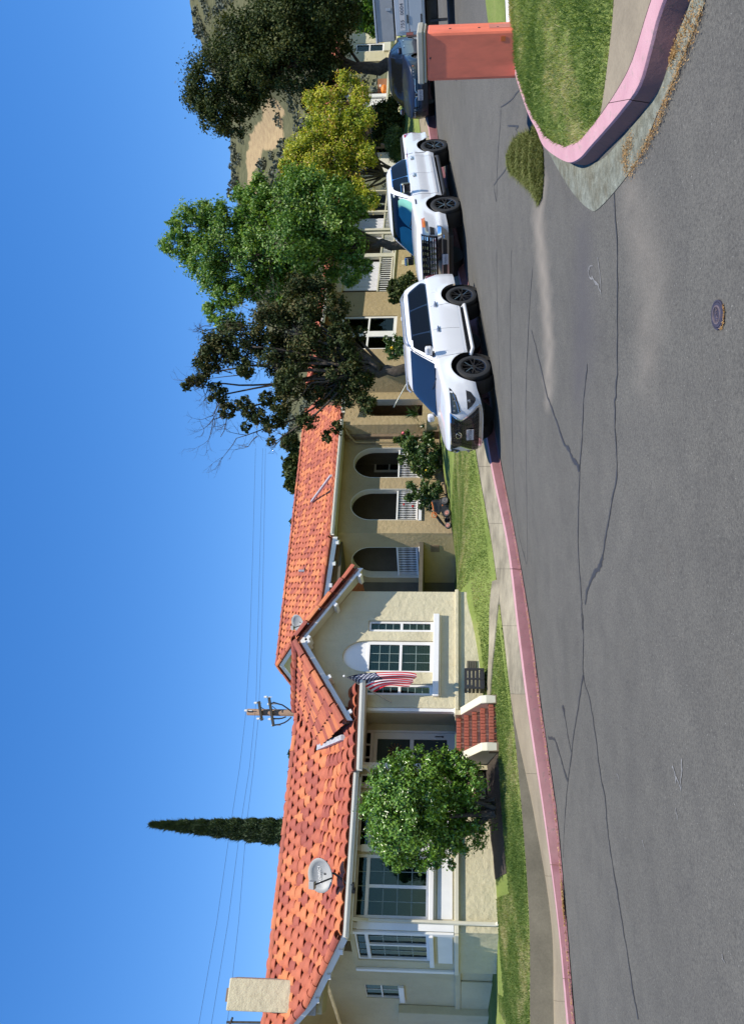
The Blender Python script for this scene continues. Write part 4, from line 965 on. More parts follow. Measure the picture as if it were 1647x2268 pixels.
# wreath ornament on upper screen
m = MB(); cc = A((ds+de)/2, DW-0.01, FL+1.42)
for k in range(14):
    t = 2*math.pi*k/14; m.tube([cc + A.e*0.07*math.cos(t) + Vector((0, 0, 0.07*math.sin(t))), cc + A.e*0.19*math.cos(t+.2) + A.n*0.01 + Vector((0, 0, 0.19*math.sin(t+.2)))], [0.012, 0.018], 5)
tag(m.build('wreath', pm('wreath_brown', (0.16, 0.10, 0.06), 0.8, 0.3, 20)), 'round starburst wreath hanging on the screen door', 'wreath')
for k in range(3):
    a, b = lerp(ds, de, k/3)+.012, lerp(ds, de, (k+1)/3)-.012
    m = MB(); m.fbox(A, a, b, DW-0.06, DW-0.055, 3.61, 3.81); m.build('transom_pane', M['tint'], hA)
m = MB(); m.fbox(A, -1.92, -0.0, DW-0.1, -0.28, 1.2, FL-0.002); m.build('porch_floor', M['mortar'], hA); m = MB(); m.fbox(A, -1.25, st0-.18, -0.279, -0.24, 0.4, FL-.004); m.build('porch_wall', M['stucco'], hA)
# porch corner post, white panel beside the wing
m = MB(); m.fbox(A, -1.21, -1.09, -0.62, -0.50, FL, 3.70); m.build('porch_post', M['white'], hA, bevel=0.01)
m = MB(); m.fbox(A, -0.075, -0.002, -0.20, -0.02, FL+.03, 3.80); m.fbox(A, -0.12, 0.0, -0.24, 0.03, FL-.02, FL+.05); m.build('porch_pilaster', M['white'], hA, bevel=0.008)
m = MB(); m.fbox(A, -0.16, -0.051, -0.6, 0.06, LDG-.13, LDG+.03); m.build('porch_ledge_end', M['stucco'], hA, bevel=0.01)
# brick steps: four treads of bricks on edge between sloped cheeks
st0, st1 = A.hit(612, 1040, 0.5)[0], -0.16
BRK = MB(); BRK.box((0, 0, 0), (0.058, 0.20, 0.095)); BRK = BRK.mesh('brick', M['brick'])
BRKW = MB(); BRKW.box((0, 0, 0), (0.19, 0.09, 0.058)); BRKW = BRKW.mesh('brick', M['brick'])
nst = 4; rise = 0.168; run = 0.29
def put(me, parent, p, jit=0.003):
    o = bpy.data.objects.new('brick', me); COL.objects.link(o); o.parent = parent
    o.matrix_local = Matrix.Translation(p + Vector((random.gauss(0, jit), random.gauss(0, jit), random.gauss(0, jit*0.7)))) @ Matrix.Rotation(math.atan2(A.e.y, A.e.x) + random.gauss(0, 0.01), 4, 'Z')
for k in range(nst+1):
    z = FL - k*rise; dF = -0.24 + k*run
    m = MB(); m.fbox(A, st0, st1, dF-0.34, dF-0.035, z-rise-0.25 if k == nst else z-rise, z-0.012); stp = m.build('step', M['mortar'], hA)
    n = int((st1-st0)/0.0665)
    for i in range(n): put(BRK, stp, A(st0 + (i+0.5)*(st1-st0)/n, dF-0.085, z-0.05))
    if k == nst:
        for j in range(3):
            n2 = int((st1-st0)/0.205)
            for i in range(n2): put(BRKW, stp, A(st0 + (i+0.5)*(st1-st0)/n2 + 0.05*(j % 2), dF-0.06, z-0.13-0.067*j))
for a, b, lab in ((st1+0.0, st1+0.17, 'r'), (st0-0.17, st0, 'l')):
    prof = [(-0.28, FL-0.02), (-0.10, FL-0.02), (0.98, FL-0.50), (1.02, FL-0.62), (1.0, 0.5), (-0.28, 0.5)]
    m = MB(); m.prism([A(a, d, z) for d, z in prof], A.e*(b-a)); m.build('step_cheek', M['trim'], hA, fix=True, bevel=0.015)
    m = MB(); m.fbox(A, a-0.006, b+0.006, 0.80, 1.012, 0.5, FL-0.66); m.build('step_pier', M['brown'], hA)
# black slatted crate beside steps
cr = empty('crate', A(0.45, 0.35, 0.95), 'black slatted plastic crate beside the brick steps', 'crate')
cq = lambda s, d, z: A(0.28+s, 0.22+d, 1.02+z)
m = MB()
for z in np.arange(0, 0.36, 0.085):
    m.fbox(cq, 0, 0.46, 0.30, 0.32, z, z+0.065); m.fbox(cq, 0, 0.46, 0, 0.02, z, z+0.065); m.fbox(cq, 0, 0.02, 0.02, 0.30, z, z+0.065); m.fbox(cq, 0.44, 0.46, 0.02, 0.30, z, z+0.065)
m.build('slats', M['plastic'], cr)
m = MB()
for s in (0, 0.2, 0.42): m.fbox(cq, s, s+0.04, 0.318, 0.335, -0.02, 0.37)
m.fbox(cq, 0, 0.46, 0, 0.32, -0.03, -0.005); m.build('corner_post', M['plastic'], cr)
# ---------- left front with bay windows
LF = -0.64
cs = A.hit(205, 950, LF)[0]                       # corner
w2a, w2b = A.hit(369, 880, LF)[0], A.hit(237.5, 880, LF)[0]
w1a, w1b = A.hit(396, 800, LF)[0], A.hit(515, 800, LF)[0]
if w2a > w2b: w2a, w2b = w2b, w2a
print('LEFT', cs, w2a, w2b, w1a, w1b)
m = MB(); panel(m, A, rect(cs, -1.22, 0.2, 3.72), [rect(w2a-.05, w2b+.05, 2.16, 3.68), rect(w1a-.04, w1b+.04, 2.16, 3.68)], LF-0.22, LF); m.build('wall', M['stucco'], hA, fix=True)
vq0, vq1 = A.hit(527, 808, LF)[0], A.hit(549, 808, LF)[0]
m = MB(); m.fbox(A, vq0-.04, vq1+.04, LF+.001, LF+.03, 3.44, 3.70); o = m.build('small_transom', M['white'], hA); m = MB(); m.fbox(A, vq0, vq1, LF+.031, LF+.036, 3.48, 3.66); m.build('pane', M['tint'], o).location = (0, 0, 0)
def bay(F, d, a, b, dark=(0,)):
    mid = (a+b)/2; L = [(a+.01, b-.01, 3.47, 3.64, 4, 1), (a+.02, mid-.03, 2.22, 3.40, 2, 4), (mid+.03, b-.02, 2.22, 3.40, 2, 4)]
    return window(F, hA, d-0.03, rect(a-.047, b+.047, 2.163, 3.677), L, blinds=False, bar='muntin')
bay(A, LF, w2a, w2b); bay(A, LF, w1a, w1b)
for a, b in ((w2a, w2b), (w1a, w1b)):
    m = MB(); m.fbox(A, a-.09, b+.09, LF+.001, LF+.10, 2.06, 2.158); m.fbox(A, a-.06, b+.06, LF+.001, LF+.04, 2.02, 2.06); m.build('sill', M['white'], hA, bevel=0.01)
    m = MB(); m.fbox(A, a-.02, b+.02, LF+.001, LF+.02, 1.68, 1.98); m.build('apron_panel', M['white'], hA)
m = MB(); m.fbox(A, cs-.02, -1.20, LF-.02, LF+.07, LDG-.055, LDG+.04); m.build('ledge', M['trim'], hA, bevel=0.012)
for s in (cs+0.07, w2b+0.16, -1.55):
    m = MB(); m.fbox(A, s-.05, s+.05, LF+.001, LF+.05, LDG+.045, 3.72); m.fbox(A, s-.07, s+.07, LF+.05, LF+.07, LDG+.045, 3.6); m.build('pilaster', M['white'], hA, bevel=0.008)
m = MB(); m.fbox(A, cs, -1.20, LF-0.3, LF+.03, 3.72, 3.80); m.build('frieze', M['trim'], hA)
# canted left face
q = A(cs, LF, 0); W3 = Frame((q.x, q.y), (0.79, -0.613), (-0.613, -0.79))   # s grows towards the corner
t0, _ = W3.hit(118, 900); t1a, t1b = W3.hit(140, 900)[0], W3.hit(204-4, 900)[0]
m = MB(); panel(m, W3, rect(t0, -0.001, 0.2, 3.78), [rect(t1a-.05, t1b+.05, 2.16, 3.68)], -0.22, 0.0); m.build('wall', M['stucco'], hA, fix=True)
bay(W3, 0, t1a, t1b)
m = MB(); m.fbox(W3, t1a-.09, t1b+.07, .001, .09, 2.06, 2.158); m.build('sill', M['white'], hA, bevel=0.01)
m = MB(); m.fbox(W3, t1a-.02, t1b+.02, .001, .02, 1.68, 1.98); m.build('apron_panel', M['white'], hA)
m = MB(); m.fbox(W3, t0, -.02, -.02, .06, LDG-.055, LDG+.04); m.build('ledge', M['trim'], hA, bevel=0.012)
for s in (t0+.08, -0.06):
    m = MB(); m.fbox(W3, s-.06, s+.05, .001, .05, LDG+.045, 3.76); m.build('pilaster', M['white'], hA, bevel=0.008)
# farther left wall, small window, chimney breast
W4 = W3.sub(t0, -0.35)
v0 = -4.6
m = MB(); sw0, sw1 = W4.hit(57, 840)[0], W4.hit(86, 840)[0]
rz = lambda F, s: (lambda d: 3.82 + .482*(-.04-d) if d > -1.74 else 4.64 + .78*(-1.74-d))((F(s, 0, 0)-A.o).dot(A.n)) - .09
panel(m, W4, [(v0, .2), (0, .2)] + [(s, min(4.7, rz(W4, s))) for s in np.linspace(0, v0, 9)], [rect(sw0, sw1, 2.95, 3.76)], -0.22, 0.0); m.build('wall', M['stucco'], hA, fix=True)
window(W4, hA, -0.02, rect(sw0+.003, sw1-.003, 2.953, 3.757), [(sw0+.02, sw1-.02, 2.97, 3.35, 2, 1), (sw0+.02, sw1-.02, 3.38, 3.74, 2, 1)])
m = MB(); m.fbox(W4, sw0-.04, sw1+.05, .001, .07, 2.82, 2.948); m.build('sill', M['white'], hA, bevel=0.01)
m = MB(); m.fbox(W4, v0, -0.0, -.02, .07, LDG-.10, LDG+.03); m.build('ledge', M['stucco'], hA, bevel=0.012)
m = MB(); m.fbox(W4, W4.hit(42, 950)[0], W4.hit(12, 950)[0], .003, .20, 0.2, 3.0); m.build('buttress', M['stucco'], hA, bevel=0.02)
m = MB(); m.fbox(W4, W4.hit(100, 950)[0], W4.hit(38, 950)[0], .004, .05, 0.2, LDG-.10); m.build('plinth', M['stucco'], hA, bevel=0.02)
# ---------- roofs of A
eZ = 3.82
def under_wing(p):
    s_, d_ = (p-A.o).dot(A.e), (p-A.o).dot(A.n)
    return (s_ > -0.40 and d_ > -2.1) or (d_ <= -2.1 and s_ > -0.36 + 1.11*(-2.1-d_)/1.05)
E0, E1 = A(cs-0.12, -0.04, eZ), A(-0.30, -0.04, eZ); B0, B1 = A(cs-0.12-1.25, -1.74, 4.64), A(-0.1, -1.74, 4.64); R0, R1 = A(cs-0.12-2.3, -3.2, 5.78), A(0.9, -3.2, 5.78)
roofA = tile_roof(hA, 'roof', [(E0, E1, B1, B0), (B0, B1, R1, R0)], 230, skip=under_wing, seed=2)
cap_run(roofA, 'ridge_tile', R0 + Vector((0, 0, -.03)), R1 + Vector((0, 0, -.03)), 0.40)
bk = [A(cs-4.0, -6.4, 4.0), A(2.0, -6.4, 4.0)]
m = MB(); m.poly([R0 + A.e*1.6 - Vector((0, 0, .05)), R1 - Vector((0, 0, .05)), bk[1], A(cs+1.8, -6.4, 4.0)]); m.build('back_slope', M['tilefar'], hA)
cap_run(roofA, 'rake_tile', E0 + Vector((0, 0, .01)), B0 + Vector((0, 0, .01)), 0.36, 0.9); cap_run(roofA, 'rake_tile', B0 + Vector((0, 0, .01)), R0 + Vector((0, 0, .01)), 0.36, 0.9)
# gable end under the left rake, fascia boards, brackets
for a, b in ((E0, B0), (B0, R0)):
    m = MB(); m.prism([a - Vector((0, 0, .02)), b - Vector((0, 0, .02)), b - Vector((0, 0, .16)), a - Vector((0, 0, .16))], -A.e*0.0 + Vector((0.035, 0.03, 0))); m.build('rake_board', M['white'], hA, fix=True)
m = MB(); m.poly([E0 - Vector((0, 0, .12)), E0 - Vector((0, 0, .12)) + A.e*.6, B0 + A.e*1.2 - Vector((0, 0, .12)), B0 - Vector((0, 0, .12))]); m.build('soffit', M['trim'], hA)
m = MB(); m.fbox(A, cs-0.2, 0.2, -0.75, -0.06, eZ-.10, eZ-.07); m.build('soffit', M['trim'], hA)
gt = [B0, R0, A(cs-4.0, -6.4, 4.0)]; gb = [W4(0, .01, 4.69), W4(-1.5, .01, 4.69), W4(-4.6, .01, 4.6)]
m = MB(); m.grid([[p - Vector((0, 0, .13)) for p in gt], gb]); m.build('gable_wall', M['stucco'], hA)
gutter(hA, A(cs-0.16, -0.02, eZ-.045), A(-1.15, -0.02, eZ-.045), A.n)
m = MB(); m.fbox(A, cs-0.1, -1.5, -0.10, -0.035, eZ-.20, eZ-.06); m.build('fascia', M['trim'], hA)
m = MB()
q0 = lambda t, dz=0: E0.lerp(B0, t) + Vector((0, 0, dz))
for t in (0.25, 0.6, 0.95):
    m2 = MB(); c = q0(t, -.17); m2.box(c + A.e*0.08, (0.10, 0.25, 0.08)); m2.build('rafter_tail', M['white'], hA)
# wing roof
aF, aB = A(apx, 0.46, 5.20), A(apx, -3.6, 5.20); lF, lB = A(-0.42, 0.46, 3.97), A(-0.42, -1.9, 3.97); rF, rB = A(3.20, 0.46, 3.97), A(3.20, -4.5, 3.97)
vL, vT = A(-0.40, -2.1, 4.93), A(0.78, -3.15, 5.84)
roofW = tile_roof(hA, 'roof', [(vL, lF, aF, vT), (rF, rB, A(1.3, -3.6, 5.7), aF)], 70, seed=5, thick=0.07)
cap_run(roofW, 'ridge_tile', aF, vT, 0.40, 1.05)
cap_run(roofW, 'rake_tile', lF + A.n*0.02 + Vector((0, 0, .02)), aF + A.n*0.02 + Vector((0, 0, .02)), 0.37, 1.0, seed=8); cap_run(roofW, 'rake_tile', rF + A.n*0.02 + Vector((0, 0, .02)), aF + A.n*0.02 + Vector((0, 0, .02)), 0.37, 1.0, seed=9)
for a, b in ((lF, aF), (rF, aF)):
    m = MB(); m.prism([a + Vector((0, 0, -.03)), b + Vector((0, 0, -.03)), b + Vector((0, 0, -.15)), a + Vector((0, 0, -.15))], A.n*-0.03); m.build('rake_board', M['white'], hA, fix=True)
    ex = (b-a).normalized()
    for t in (0.10, 0.52, 0.97):
        m = MB(); c = a.lerp(b, t) + Vector((0, 0, -.20)) + A.n*-0.20; T = Matrix((ex, A.n, ex.cross(A.n))).transposed().to_4x4(); T.translation = c
        m.box((0, 0, 0), (0.09, 0.44, 0.10), T=T); m.build('rafter_tail', M['white'], hA, bevel=0.01)
    m = MB(); n_ = ex.cross(A.n).normalized(); s_ = Vector((0, 0, -.11))
    m.poly([a + s_, b + s_, b + s_ + A.n*-0.46, a + s_ + A.n*-0.46]); m.build('soffit', M['trim'], hA)
# porch shed roof
sP = A.hit(562, 775, 0.30)[0]; print('SP', sP)
pE0, pE1, pT1, pT0 = A(sP, 0.30, 3.74), A(0.42, 0.50, 3.76), A(0.42, -0.2, 4.04), A(sP, -0.6, 4.08)
roofP = tile_roof(hA, 'roof', [(pE0, pE1, pT1, pT0)], 0, seed=6, thick=0.05)
gutter(hA, pE0 + Vector((0, 0, -.06)), pE1 + Vector((0, 0, -.06)), A.n, h=0.12)
m = MB(); m.fbox(A, -1.21, 0.40, -1.4, 0.28, 3.71, 3.73); m.build('porch_ceiling', M['trim'], hA)
m = MB(); m.fbox(A, sP+.02, 0.40, 0.12, 0.27, 3.58, 3.708); m.build('porch_beam', M['trim'], hA)
# lead flashing in the valley
fa, fb_ = A(-0.44, -2.05, 4.90), A(-0.56, -0.45, 4.08)
m = MB(); m.hexa([fa + A.e*-.07, fa + A.e*.06, fb_ + A.e*.05, fb_ + A.e*-.07, fa + A.e*-.07 + Vector((0, 0, .10)), fa + A.e*.06 + Vector((0, 0, .10)), fb_ + A.e*.05 + Vector((0, 0, .10)), fb_ + A.e*-.07 + Vector((0, 0, .10))]); m.build('valley_flashing', M['flashing'], hA)
# downspouts
ds1 = A.hit(226, 950, LF+.1)[0]
downspout(hA, [A(ds1, -0.02, eZ-.08), A(ds1, -0.08, eZ-.2), A(ds1, LF+.10, eZ-.45), A(ds1, LF+.10, 0.82), A(ds1+.02, LF+.2, 0.76)])
downspout(hA, [A(sP+.12, 0.24, 3.64), A(sP+.12, 0.05, 3.52), A(sP+.05, -0.40, 3.36), A(sP+.05, -0.44, FL)])
# chimney
cp = P(62, 590, 16.2); CH = Frame((cp.x, cp.y), (A.e.x, A.e.y), (A.n.x, A.n.y))
chim = MB(); zt_ = P(62, 511, 16.2).z; chim.fbox(CH, -0.28, 0.32, -0.38, 0.25, 4.42, zt_); chim.build('chimney', M['stucco'], hA, bevel=0.025)
ch = hA.children[-1]
m = MB(); m.fbox(CH, -0.13, 0.12, -0.2, 0.05, zt_, zt_+0.09); o = m.build('chimney_pot', M['brown'], ch); o.location = (0, 0, 0)
m = MB(); m.fbox(CH, -0.30, 0.40, 0.251, 0.30, 4.55, 4.72); o = m.build('flashing', M['flashing'], ch); o.location = (0, 0, 0)

# flag on angled pole
def flag():
    Y = 16.55
    zz = lambda x, y, dy=0.0: P(*z2(x, y), Y+dy)
    base = zz(785, 850, 0.35); tip = zz(455, 665, -0.25)
    root = empty('flag', base, 'stars and stripes flag hanging from an angled pole on the wing', 'flag')
    m = MB(); m.tube([base, tip], [0.016, 0.013], 8); m.build('pole', M['steel'], root)
    m = MB(); m.lathe([(0.001, 0.03), (0.02, 0.02), (0.028, 0), (0.02, -0.02), (0.001, -0.03)], Matrix.Translation(tip), 10); m.build('finial', M['white'], root, smooth=True)
    m = MB(); m.box(base + Vector((0, 0, -.02)), (0.07, 0.10, 0.10)); m.build('bracket', M['iron'], root)
    def bez(p, t): 
        t = np.clip(t, 0, 1); q = p
        while len(q) > 1: q = [(a[0]*(1-t)+b[0]*t, a[1]*(1-t)+b[1]*t) for a, b in zip(q[:-1], q[1:])]
        return q[0]
    nh, nf = 40, 60; rows = []
    hoist = lambda h: (lerp(475, 655, h), lerp(672, 772, h))
    topE = [(475, 668), (560, 640), (720, 642), (860, 622), (938, 652)]
    botE = [(655, 772), (720, 722), (770, 712), (820, 742), (885, 734)]
    for i in range(nh+1):
        h = i/nh; row = []
        for j in range(nf+1):
            f = j/nf; a = bez(topE, f); b = bez(botE, f); hx, hy = hoist(h)
            x = lerp(a[0], b[0], h); y = lerp(a[1], b[1], h); k = max(0, 1-f*6); x = lerp(x, hx, k); y = lerp(y, hy, k)
            dy = (0.055*math.sin(h*15 + f*3.0) + 0.03*math.sin(h*27+f*5)) * min(1, f*3) + lerp(-0.23, 0.10, h)*k
            x += 6*math.sin(h*15+f*4)*f; row.append(zz(x, y, dy))
        rows.append(row)
    m = MB(); m.grid(rows); me = m.mesh('cloth', M['flag'], smooth=True)
    uv = me.uv_layers.new(name='UVMap'); n = nf+1
    vu = [(j/nf, 1-i/nh) for i in range(nh+1) for j in range(nf+1)]
    for l in me.loops: uv.data[l.index].uv = vu[l.vertex_index]
    link('cloth', me, root)
def flag_mat():
    m, nt, b = new_mat('flag_cloth'); b.inputs['Roughness'].default_value = 0.85
    tc = node(nt, 'ShaderNodeTexCoord'); sp = node(nt, 'ShaderNodeSeparateXYZ'); nt.links.new(tc.outputs['UV'], sp.inputs[0])
    def mt(op, a, b_=None):
        n = node(nt, 'ShaderNodeMath', operation=op)
        for i, v in enumerate((a, b_)):
            if v is None: continue
            if isinstance(v, (int, float)): n.inputs[i].default_value = v
            else: nt.links.new(v, n.inputs[i])
        return n.outputs[0]
    u, v = sp.outputs[0], sp.outputs[1]
    st = mt('MODULO', mt('FLOOR', mt('MULTIPLY', mt('SUBTRACT', 1.0, v), 13)), 2)
    stripes = mix(nt, st, (0.60, 0.008, 0.022), (0.76, 0.74, 0.75))
    can = mt('MULTIPLY', mt('LESS_THAN', u, 0.40), mt('GREATER_THAN', v, 6/13))
    cx = mt('MULTIPLY', u, 12/0.40); cy = mt('MULTIPLY', mt('SUBTRACT', v, 6/13), 10/(7/13))
    rx, ry = mt('ROUND', cx), mt('ROUND', cy); fx, fy = mt('SUBTRACT', cx, rx), mt('SUBTRACT', cy, ry)
    d = mt('SQRT', mt('ADD', mt('MULTIPLY', fx, fx), mt('MULTIPLY', fy, fy)))
    ang = mt('ARCTAN2', fx, fy); rad = mt('ADD', 0.40, mt('MULTIPLY', mt('COSINE', mt('MULTIPLY', ang, 5)), 0.14))
    star = mt('MULTIPLY', mt('LESS_THAN', d, rad), mt('LESS_THAN', mt('MODULO', mt('ADD', rx, ry), 2), 0.5))
    inr = mt('MULTIPLY', mt('MULTIPLY', mt('GREATER_THAN', rx, 0.5), mt('LESS_THAN', rx, 11.5)), mt('MULTIPLY', mt('GREATER_THAN', ry, 0.5), mt('LESS_THAN', ry, 9.5)))
    canton = mix(nt, mt('MULTIPLY', star, inr), (0.010, 0.016, 0.07), (0.74, 0.74, 0.78))
    nt.links.new(mix(nt, can, stripes, canton), b.inputs['Base Color']); return m
M['flag'] = flag_mat(); flag()

# satellite dishes
def dish(c, nrm, r, root_pt, label, text=None, feed_dir=None):
    root = empty('satellite_dish', root_pt, label, 'satellite dish')
    nrm = nrm.normalized(); x = Vector((0, 0, 1)).cross(nrm).normalized(); y = nrm.cross(x); T = Matrix((x, y, nrm)).transposed().to_4x4(); T.translation = c
    S = T @ Matrix.Diagonal((1.12, 0.92, 1, 1))
    m = MB(); m.lathe([(r, 0.0), (r*0.985, 0.012), (r*0.75, -0.05), (r*0.45, -0.085), (0.001, -0.11)], S, 40); m.lathe([(0.001, -0.125), (r*0.45, -0.10), (r*0.78, -0.06), (r, 0.0)], S, 40)
    m.build('reflector', M['dish'], root, fix=True, smooth=True)
    if text:
        Tt = T @ Matrix.Translation((0.03*r, 0.20*r, -0.074)) @ Matrix.Rotation(R(6), 4, 'Z')
        o = text_obj('logo_text', text, 0.27*r, Tt @ Matrix.Translation((0.12*r, 0, 0)), M['white'], root)[1]
        mm = MB(); mm.lathe([(0.11*r, 0.0), (0.001, 0.003)], Tt @ Matrix.Translation((-0.62*r, 0.0, 0.004)), 20); mm.build('logo_ball', M['white'], root)
    low = T @ Vector((0.0, -r*0.9, 0.0)); fd = T @ Vector((-0.25*r, -0.05*r, r*0.95))
    m = MB(); m.tube([low, fd], 0.018, 6); m.build('feed_arm', M['iron'], root)
    m = MB(); TT = T.copy(); TT.translation = fd; m.box((0, 0.03, -0.01), (0.15, 0.12, 0.10), T=TT); m.build('feed_horn', M['dish'], root, bevel=0.01)
    m = MB(); m.tube([T @ Vector((0, -0.1*r, -0.10)), T @ Vector((0.03, -r*0.8, -0.14)), root_pt + Vector((0, 0, .02))], 0.022, 7); m.build('mast', M['iron'], root)
    m = MB(); m.box(root_pt, (0.16, 0.10, 0.09)); m.box(root_pt + Vector((-.06, 0, .0)), (0.07, 0.14, 0.14)); m.build('mount', M['iron'], root, bevel=0.01)
    return root
dish(P(329, 709, 15.05), Vector((0.05, -0.94, 0.34)), 0.305, P(303, 779, 15.0), 'grey satellite dish with white lettering on the eave above the large window', 'DIRECTV')
# ================================================================== house B (arched porch)
B = Frame((-0.84, 30.0), (0.88, 0.47), (0.47, -0.88))
hB = empty('house', B(2, -2, 1.7), 'tan stucco house with three arched porch openings and a long clay tile roof', 'house')
zb = lambda x, y: (1326.5 - y/4.249, 720 + x/4.249)
WB = 6.40; FB = 3.11; RT = 4.02
bs = lambda U, d=0.0: B.hit(U, 900, d)[0]
a1, a2, a3, a4 = bs(1116), bs(1186), bs(1210), bs(1277); sEnd = bs(1296)
m = MB(); panel(m, B, rect(0, sEnd, 0.8, WB), [archp(a1, a2, FB, 5.90, 5.05, 18), archp(a3, a4, FB, 5.90, 5.05, 18)], -0.38, 0.0); m.build('wall', M['stucco2'], hB, fix=True, auto=25)
LFc = Frame((-0.84, 30.0), (0.80, -0.60), (-0.60, -0.80))    # left face, s negative going left
ls = lambda U: LFc.hit(U, 900)[0]
b1, b2, lEnd = ls(988), ls(1056), ls(978)
m = MB(); panel(m, LFc, [(lEnd, 0.6), (0, 0.6), (0, WB), (lEnd, WB+0.5)], [archp(b1, b2, FB, 5.90, 5.05, 18)], -0.38, 0.0); m.build('wall', M['stucco2'], hB, fix=True, auto=25)
# white painted reveals
for F, a, b in ((B, a1, a2), (B, a3, a4), (LFc, b1, b2)):
    pr = archp(a+.004, b-.004, FB, 5.896, 5.05, 18); pr2 = archp(a+.03, b-.03, FB, 5.87, 5.05, 18); m = MB(); n = len(pr)
    k = m.add([F(s, -.01, z) for s, z in pr] + [F(s, -.37, z) for s, z in pr] + [F(s, -.01, z) for s, z in pr2] + [F(s, -.37, z) for s, z in pr2], [])
    for i in range(1, n):
        j = (i+1) % n; m.f += [(k+2*n+i, k+2*n+j, k+3*n+j, k+3*n+i), (k+i, k+j, k+2*n+j, k+2*n+i)]; m.m += [0, 0]
    m.build('arch_reveal', M['offwhite'], hB, auto=40)
    railing(hB, F, a+.04, b-.04, -0.16, FB+.02, RT, 17)
    m = MB(); m.fbox(F, a-.03, b+.03, -.39, .06, FB-.13, FB-.002); m.build('arch_sill', M['white'], hB, bevel=0.01)
# porch room behind
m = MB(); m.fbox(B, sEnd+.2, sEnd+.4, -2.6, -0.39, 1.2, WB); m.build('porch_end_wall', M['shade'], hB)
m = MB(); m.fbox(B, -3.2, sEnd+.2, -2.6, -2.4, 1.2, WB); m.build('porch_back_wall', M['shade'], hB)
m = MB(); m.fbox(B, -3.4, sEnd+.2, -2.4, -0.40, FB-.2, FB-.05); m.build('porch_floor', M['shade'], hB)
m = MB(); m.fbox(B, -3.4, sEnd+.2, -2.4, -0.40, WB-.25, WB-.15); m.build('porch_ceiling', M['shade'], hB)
pw0, pw1 = B.hit(1222, 850, -2.4)[0], B.hit(1262, 850, -2.4)[0]
window(B, hB, -2.36, rect(pw0, pw1, 3.9, 5.3), [(pw0+.1, pw1-.1, 4.0, 4.6, 1, 1), (pw0+.1, pw1-.1, 4.66, 5.22, 1, 1)], fmat='trim', glass='tint')
# recessed wall to the left with a low capped wall
LB = LFc.sub(lEnd, -0.55)
m = MB(); m.fbox(LB, -2.5, 0, -0.2, 0, 0.6, 6.6); m.build('wall', M['stucco2'], hB)
m = MB(); m.fbox(LB, -1.2, 0.35, 0.002, 0.50, 0.6, FB-.18); m.build('porch_wing_wall', M['stucco2'], hB)
m = MB(); m.fbox(LB, -1.25, 0.30, -0.0+.003, 0.56, FB-.178, FB-.04); m.build('wall_cap', M['white'], hB, bevel=0.012)
sv = ls(zb(0, 1160)[0])
m = MB(); m.fbox(LFc, sv-.17, sv+.17, .001, .02, 2.28, 2.62)
for k in range(5): m.fbox(LFc, sv-.14, sv+.14, .021, .032, 2.32+k*.055, 2.345+k*.055)
m.build('vent', M['brown'], hB)
# pilaster and downspout at right end of the arches
p0 = bs(1281)
downspout(hB, [B(sEnd+.35, 0.55, WB-.05), B(p0+.30, 0.45, WB-.25), B(p0+.12, 0.09, WB-.55), B(p0+.1, 0.07, 2.2)], 'stucco2', 0.045)
m = MB(); m.fbox(B, p0+.02, sEnd-.001, .001, .05, 0.9, 5.0); m.build('pilaster', M['stucco2'], hB, bevel=0.015)
# projecting bay right of it, canted left face, dark entry arch, next bay
c0 = B(sEnd, 0.0, 0); K1 = Frame((c0.x, c0.y), (0.80, -0.60), (-0.60, -0.80)); kl = K1.hit(1328, 900)[0]
m = MB(); m.fbox(K1, 0, kl, -0.3, 0, 0.9, WB); m.build('wall', M['stucco2'], hB)
q = K1(kl, 0, 0); K2 = Frame((q.x, q.y), (0.86, 0.51), (0.51, -0.86)); ks = lambda U: K2.hit(U, 880)[0]
m = MB(); panel(m, K2, rect(0.0, ks(1405), 0.9, WB), [archp(ks(1347), ks(1384), 3.03, 5.55, 5.0, 12)], -0.42, 0.0); m.build('wall', M['stucco2'], hB, fix=True, auto=25)
m = MB(); m.fbox(K2, ks(1384)-.006, ks(1384)-.001, -.41, -.01, 2.3, 5.0); m.build('entry_reveal', M['offwhite'], hB)
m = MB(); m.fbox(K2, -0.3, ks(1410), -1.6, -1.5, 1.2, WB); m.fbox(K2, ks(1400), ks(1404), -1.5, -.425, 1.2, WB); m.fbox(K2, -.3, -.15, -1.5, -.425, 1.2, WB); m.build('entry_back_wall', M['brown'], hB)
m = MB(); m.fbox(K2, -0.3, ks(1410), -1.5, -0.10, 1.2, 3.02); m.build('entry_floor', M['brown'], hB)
m = MB(); m.tube([K2(ks(1364), -0.9, 2.4), K2(ks(1364), -0.9, 4.0)], 0.03, 6); m.build('entry_post', M['white'], hB)
# roof of B
bE0, bE1 = B(-0.47, 0.62, 6.44), B(9.3, 0.62, 6.44); bM0, bM1 = B(-2.1, -1.86, 7.06), B(9.3, -1.86, 7.06); bR0, bR1 = B(-4.0, -4.7, 9.25), B(9.4, -4.7, 9.25)
roofB = tile_roof(hB, 'roof', [(bE0, bE1, bM1, bM0), (bM0, bM1, bR1, bR0)], 255, probs=(.40, .50, .10), seed=21)
cap_run(roofB, 'ridge_tile', bR0, bR1, 0.42, 1.0, seed=4)
cap_run(roofB, 'rake_tile', bE0, bM0, 0.42, 1.0, seed=5); cap_run(roofB, 'rake_tile', bM0, bR0, 0.42, 1.0, seed=6)
bk0, bk1 = B(-5.9, -7.0, 7.5), B(9.5, -8.5, 6.6)
m = MB(); m.poly([bR0 - Vector((0, 0, .05)), bR1 - Vector((0, 0, .05)), bk1, bk0]); m.build('back_slope', M['tilefar'], hB)
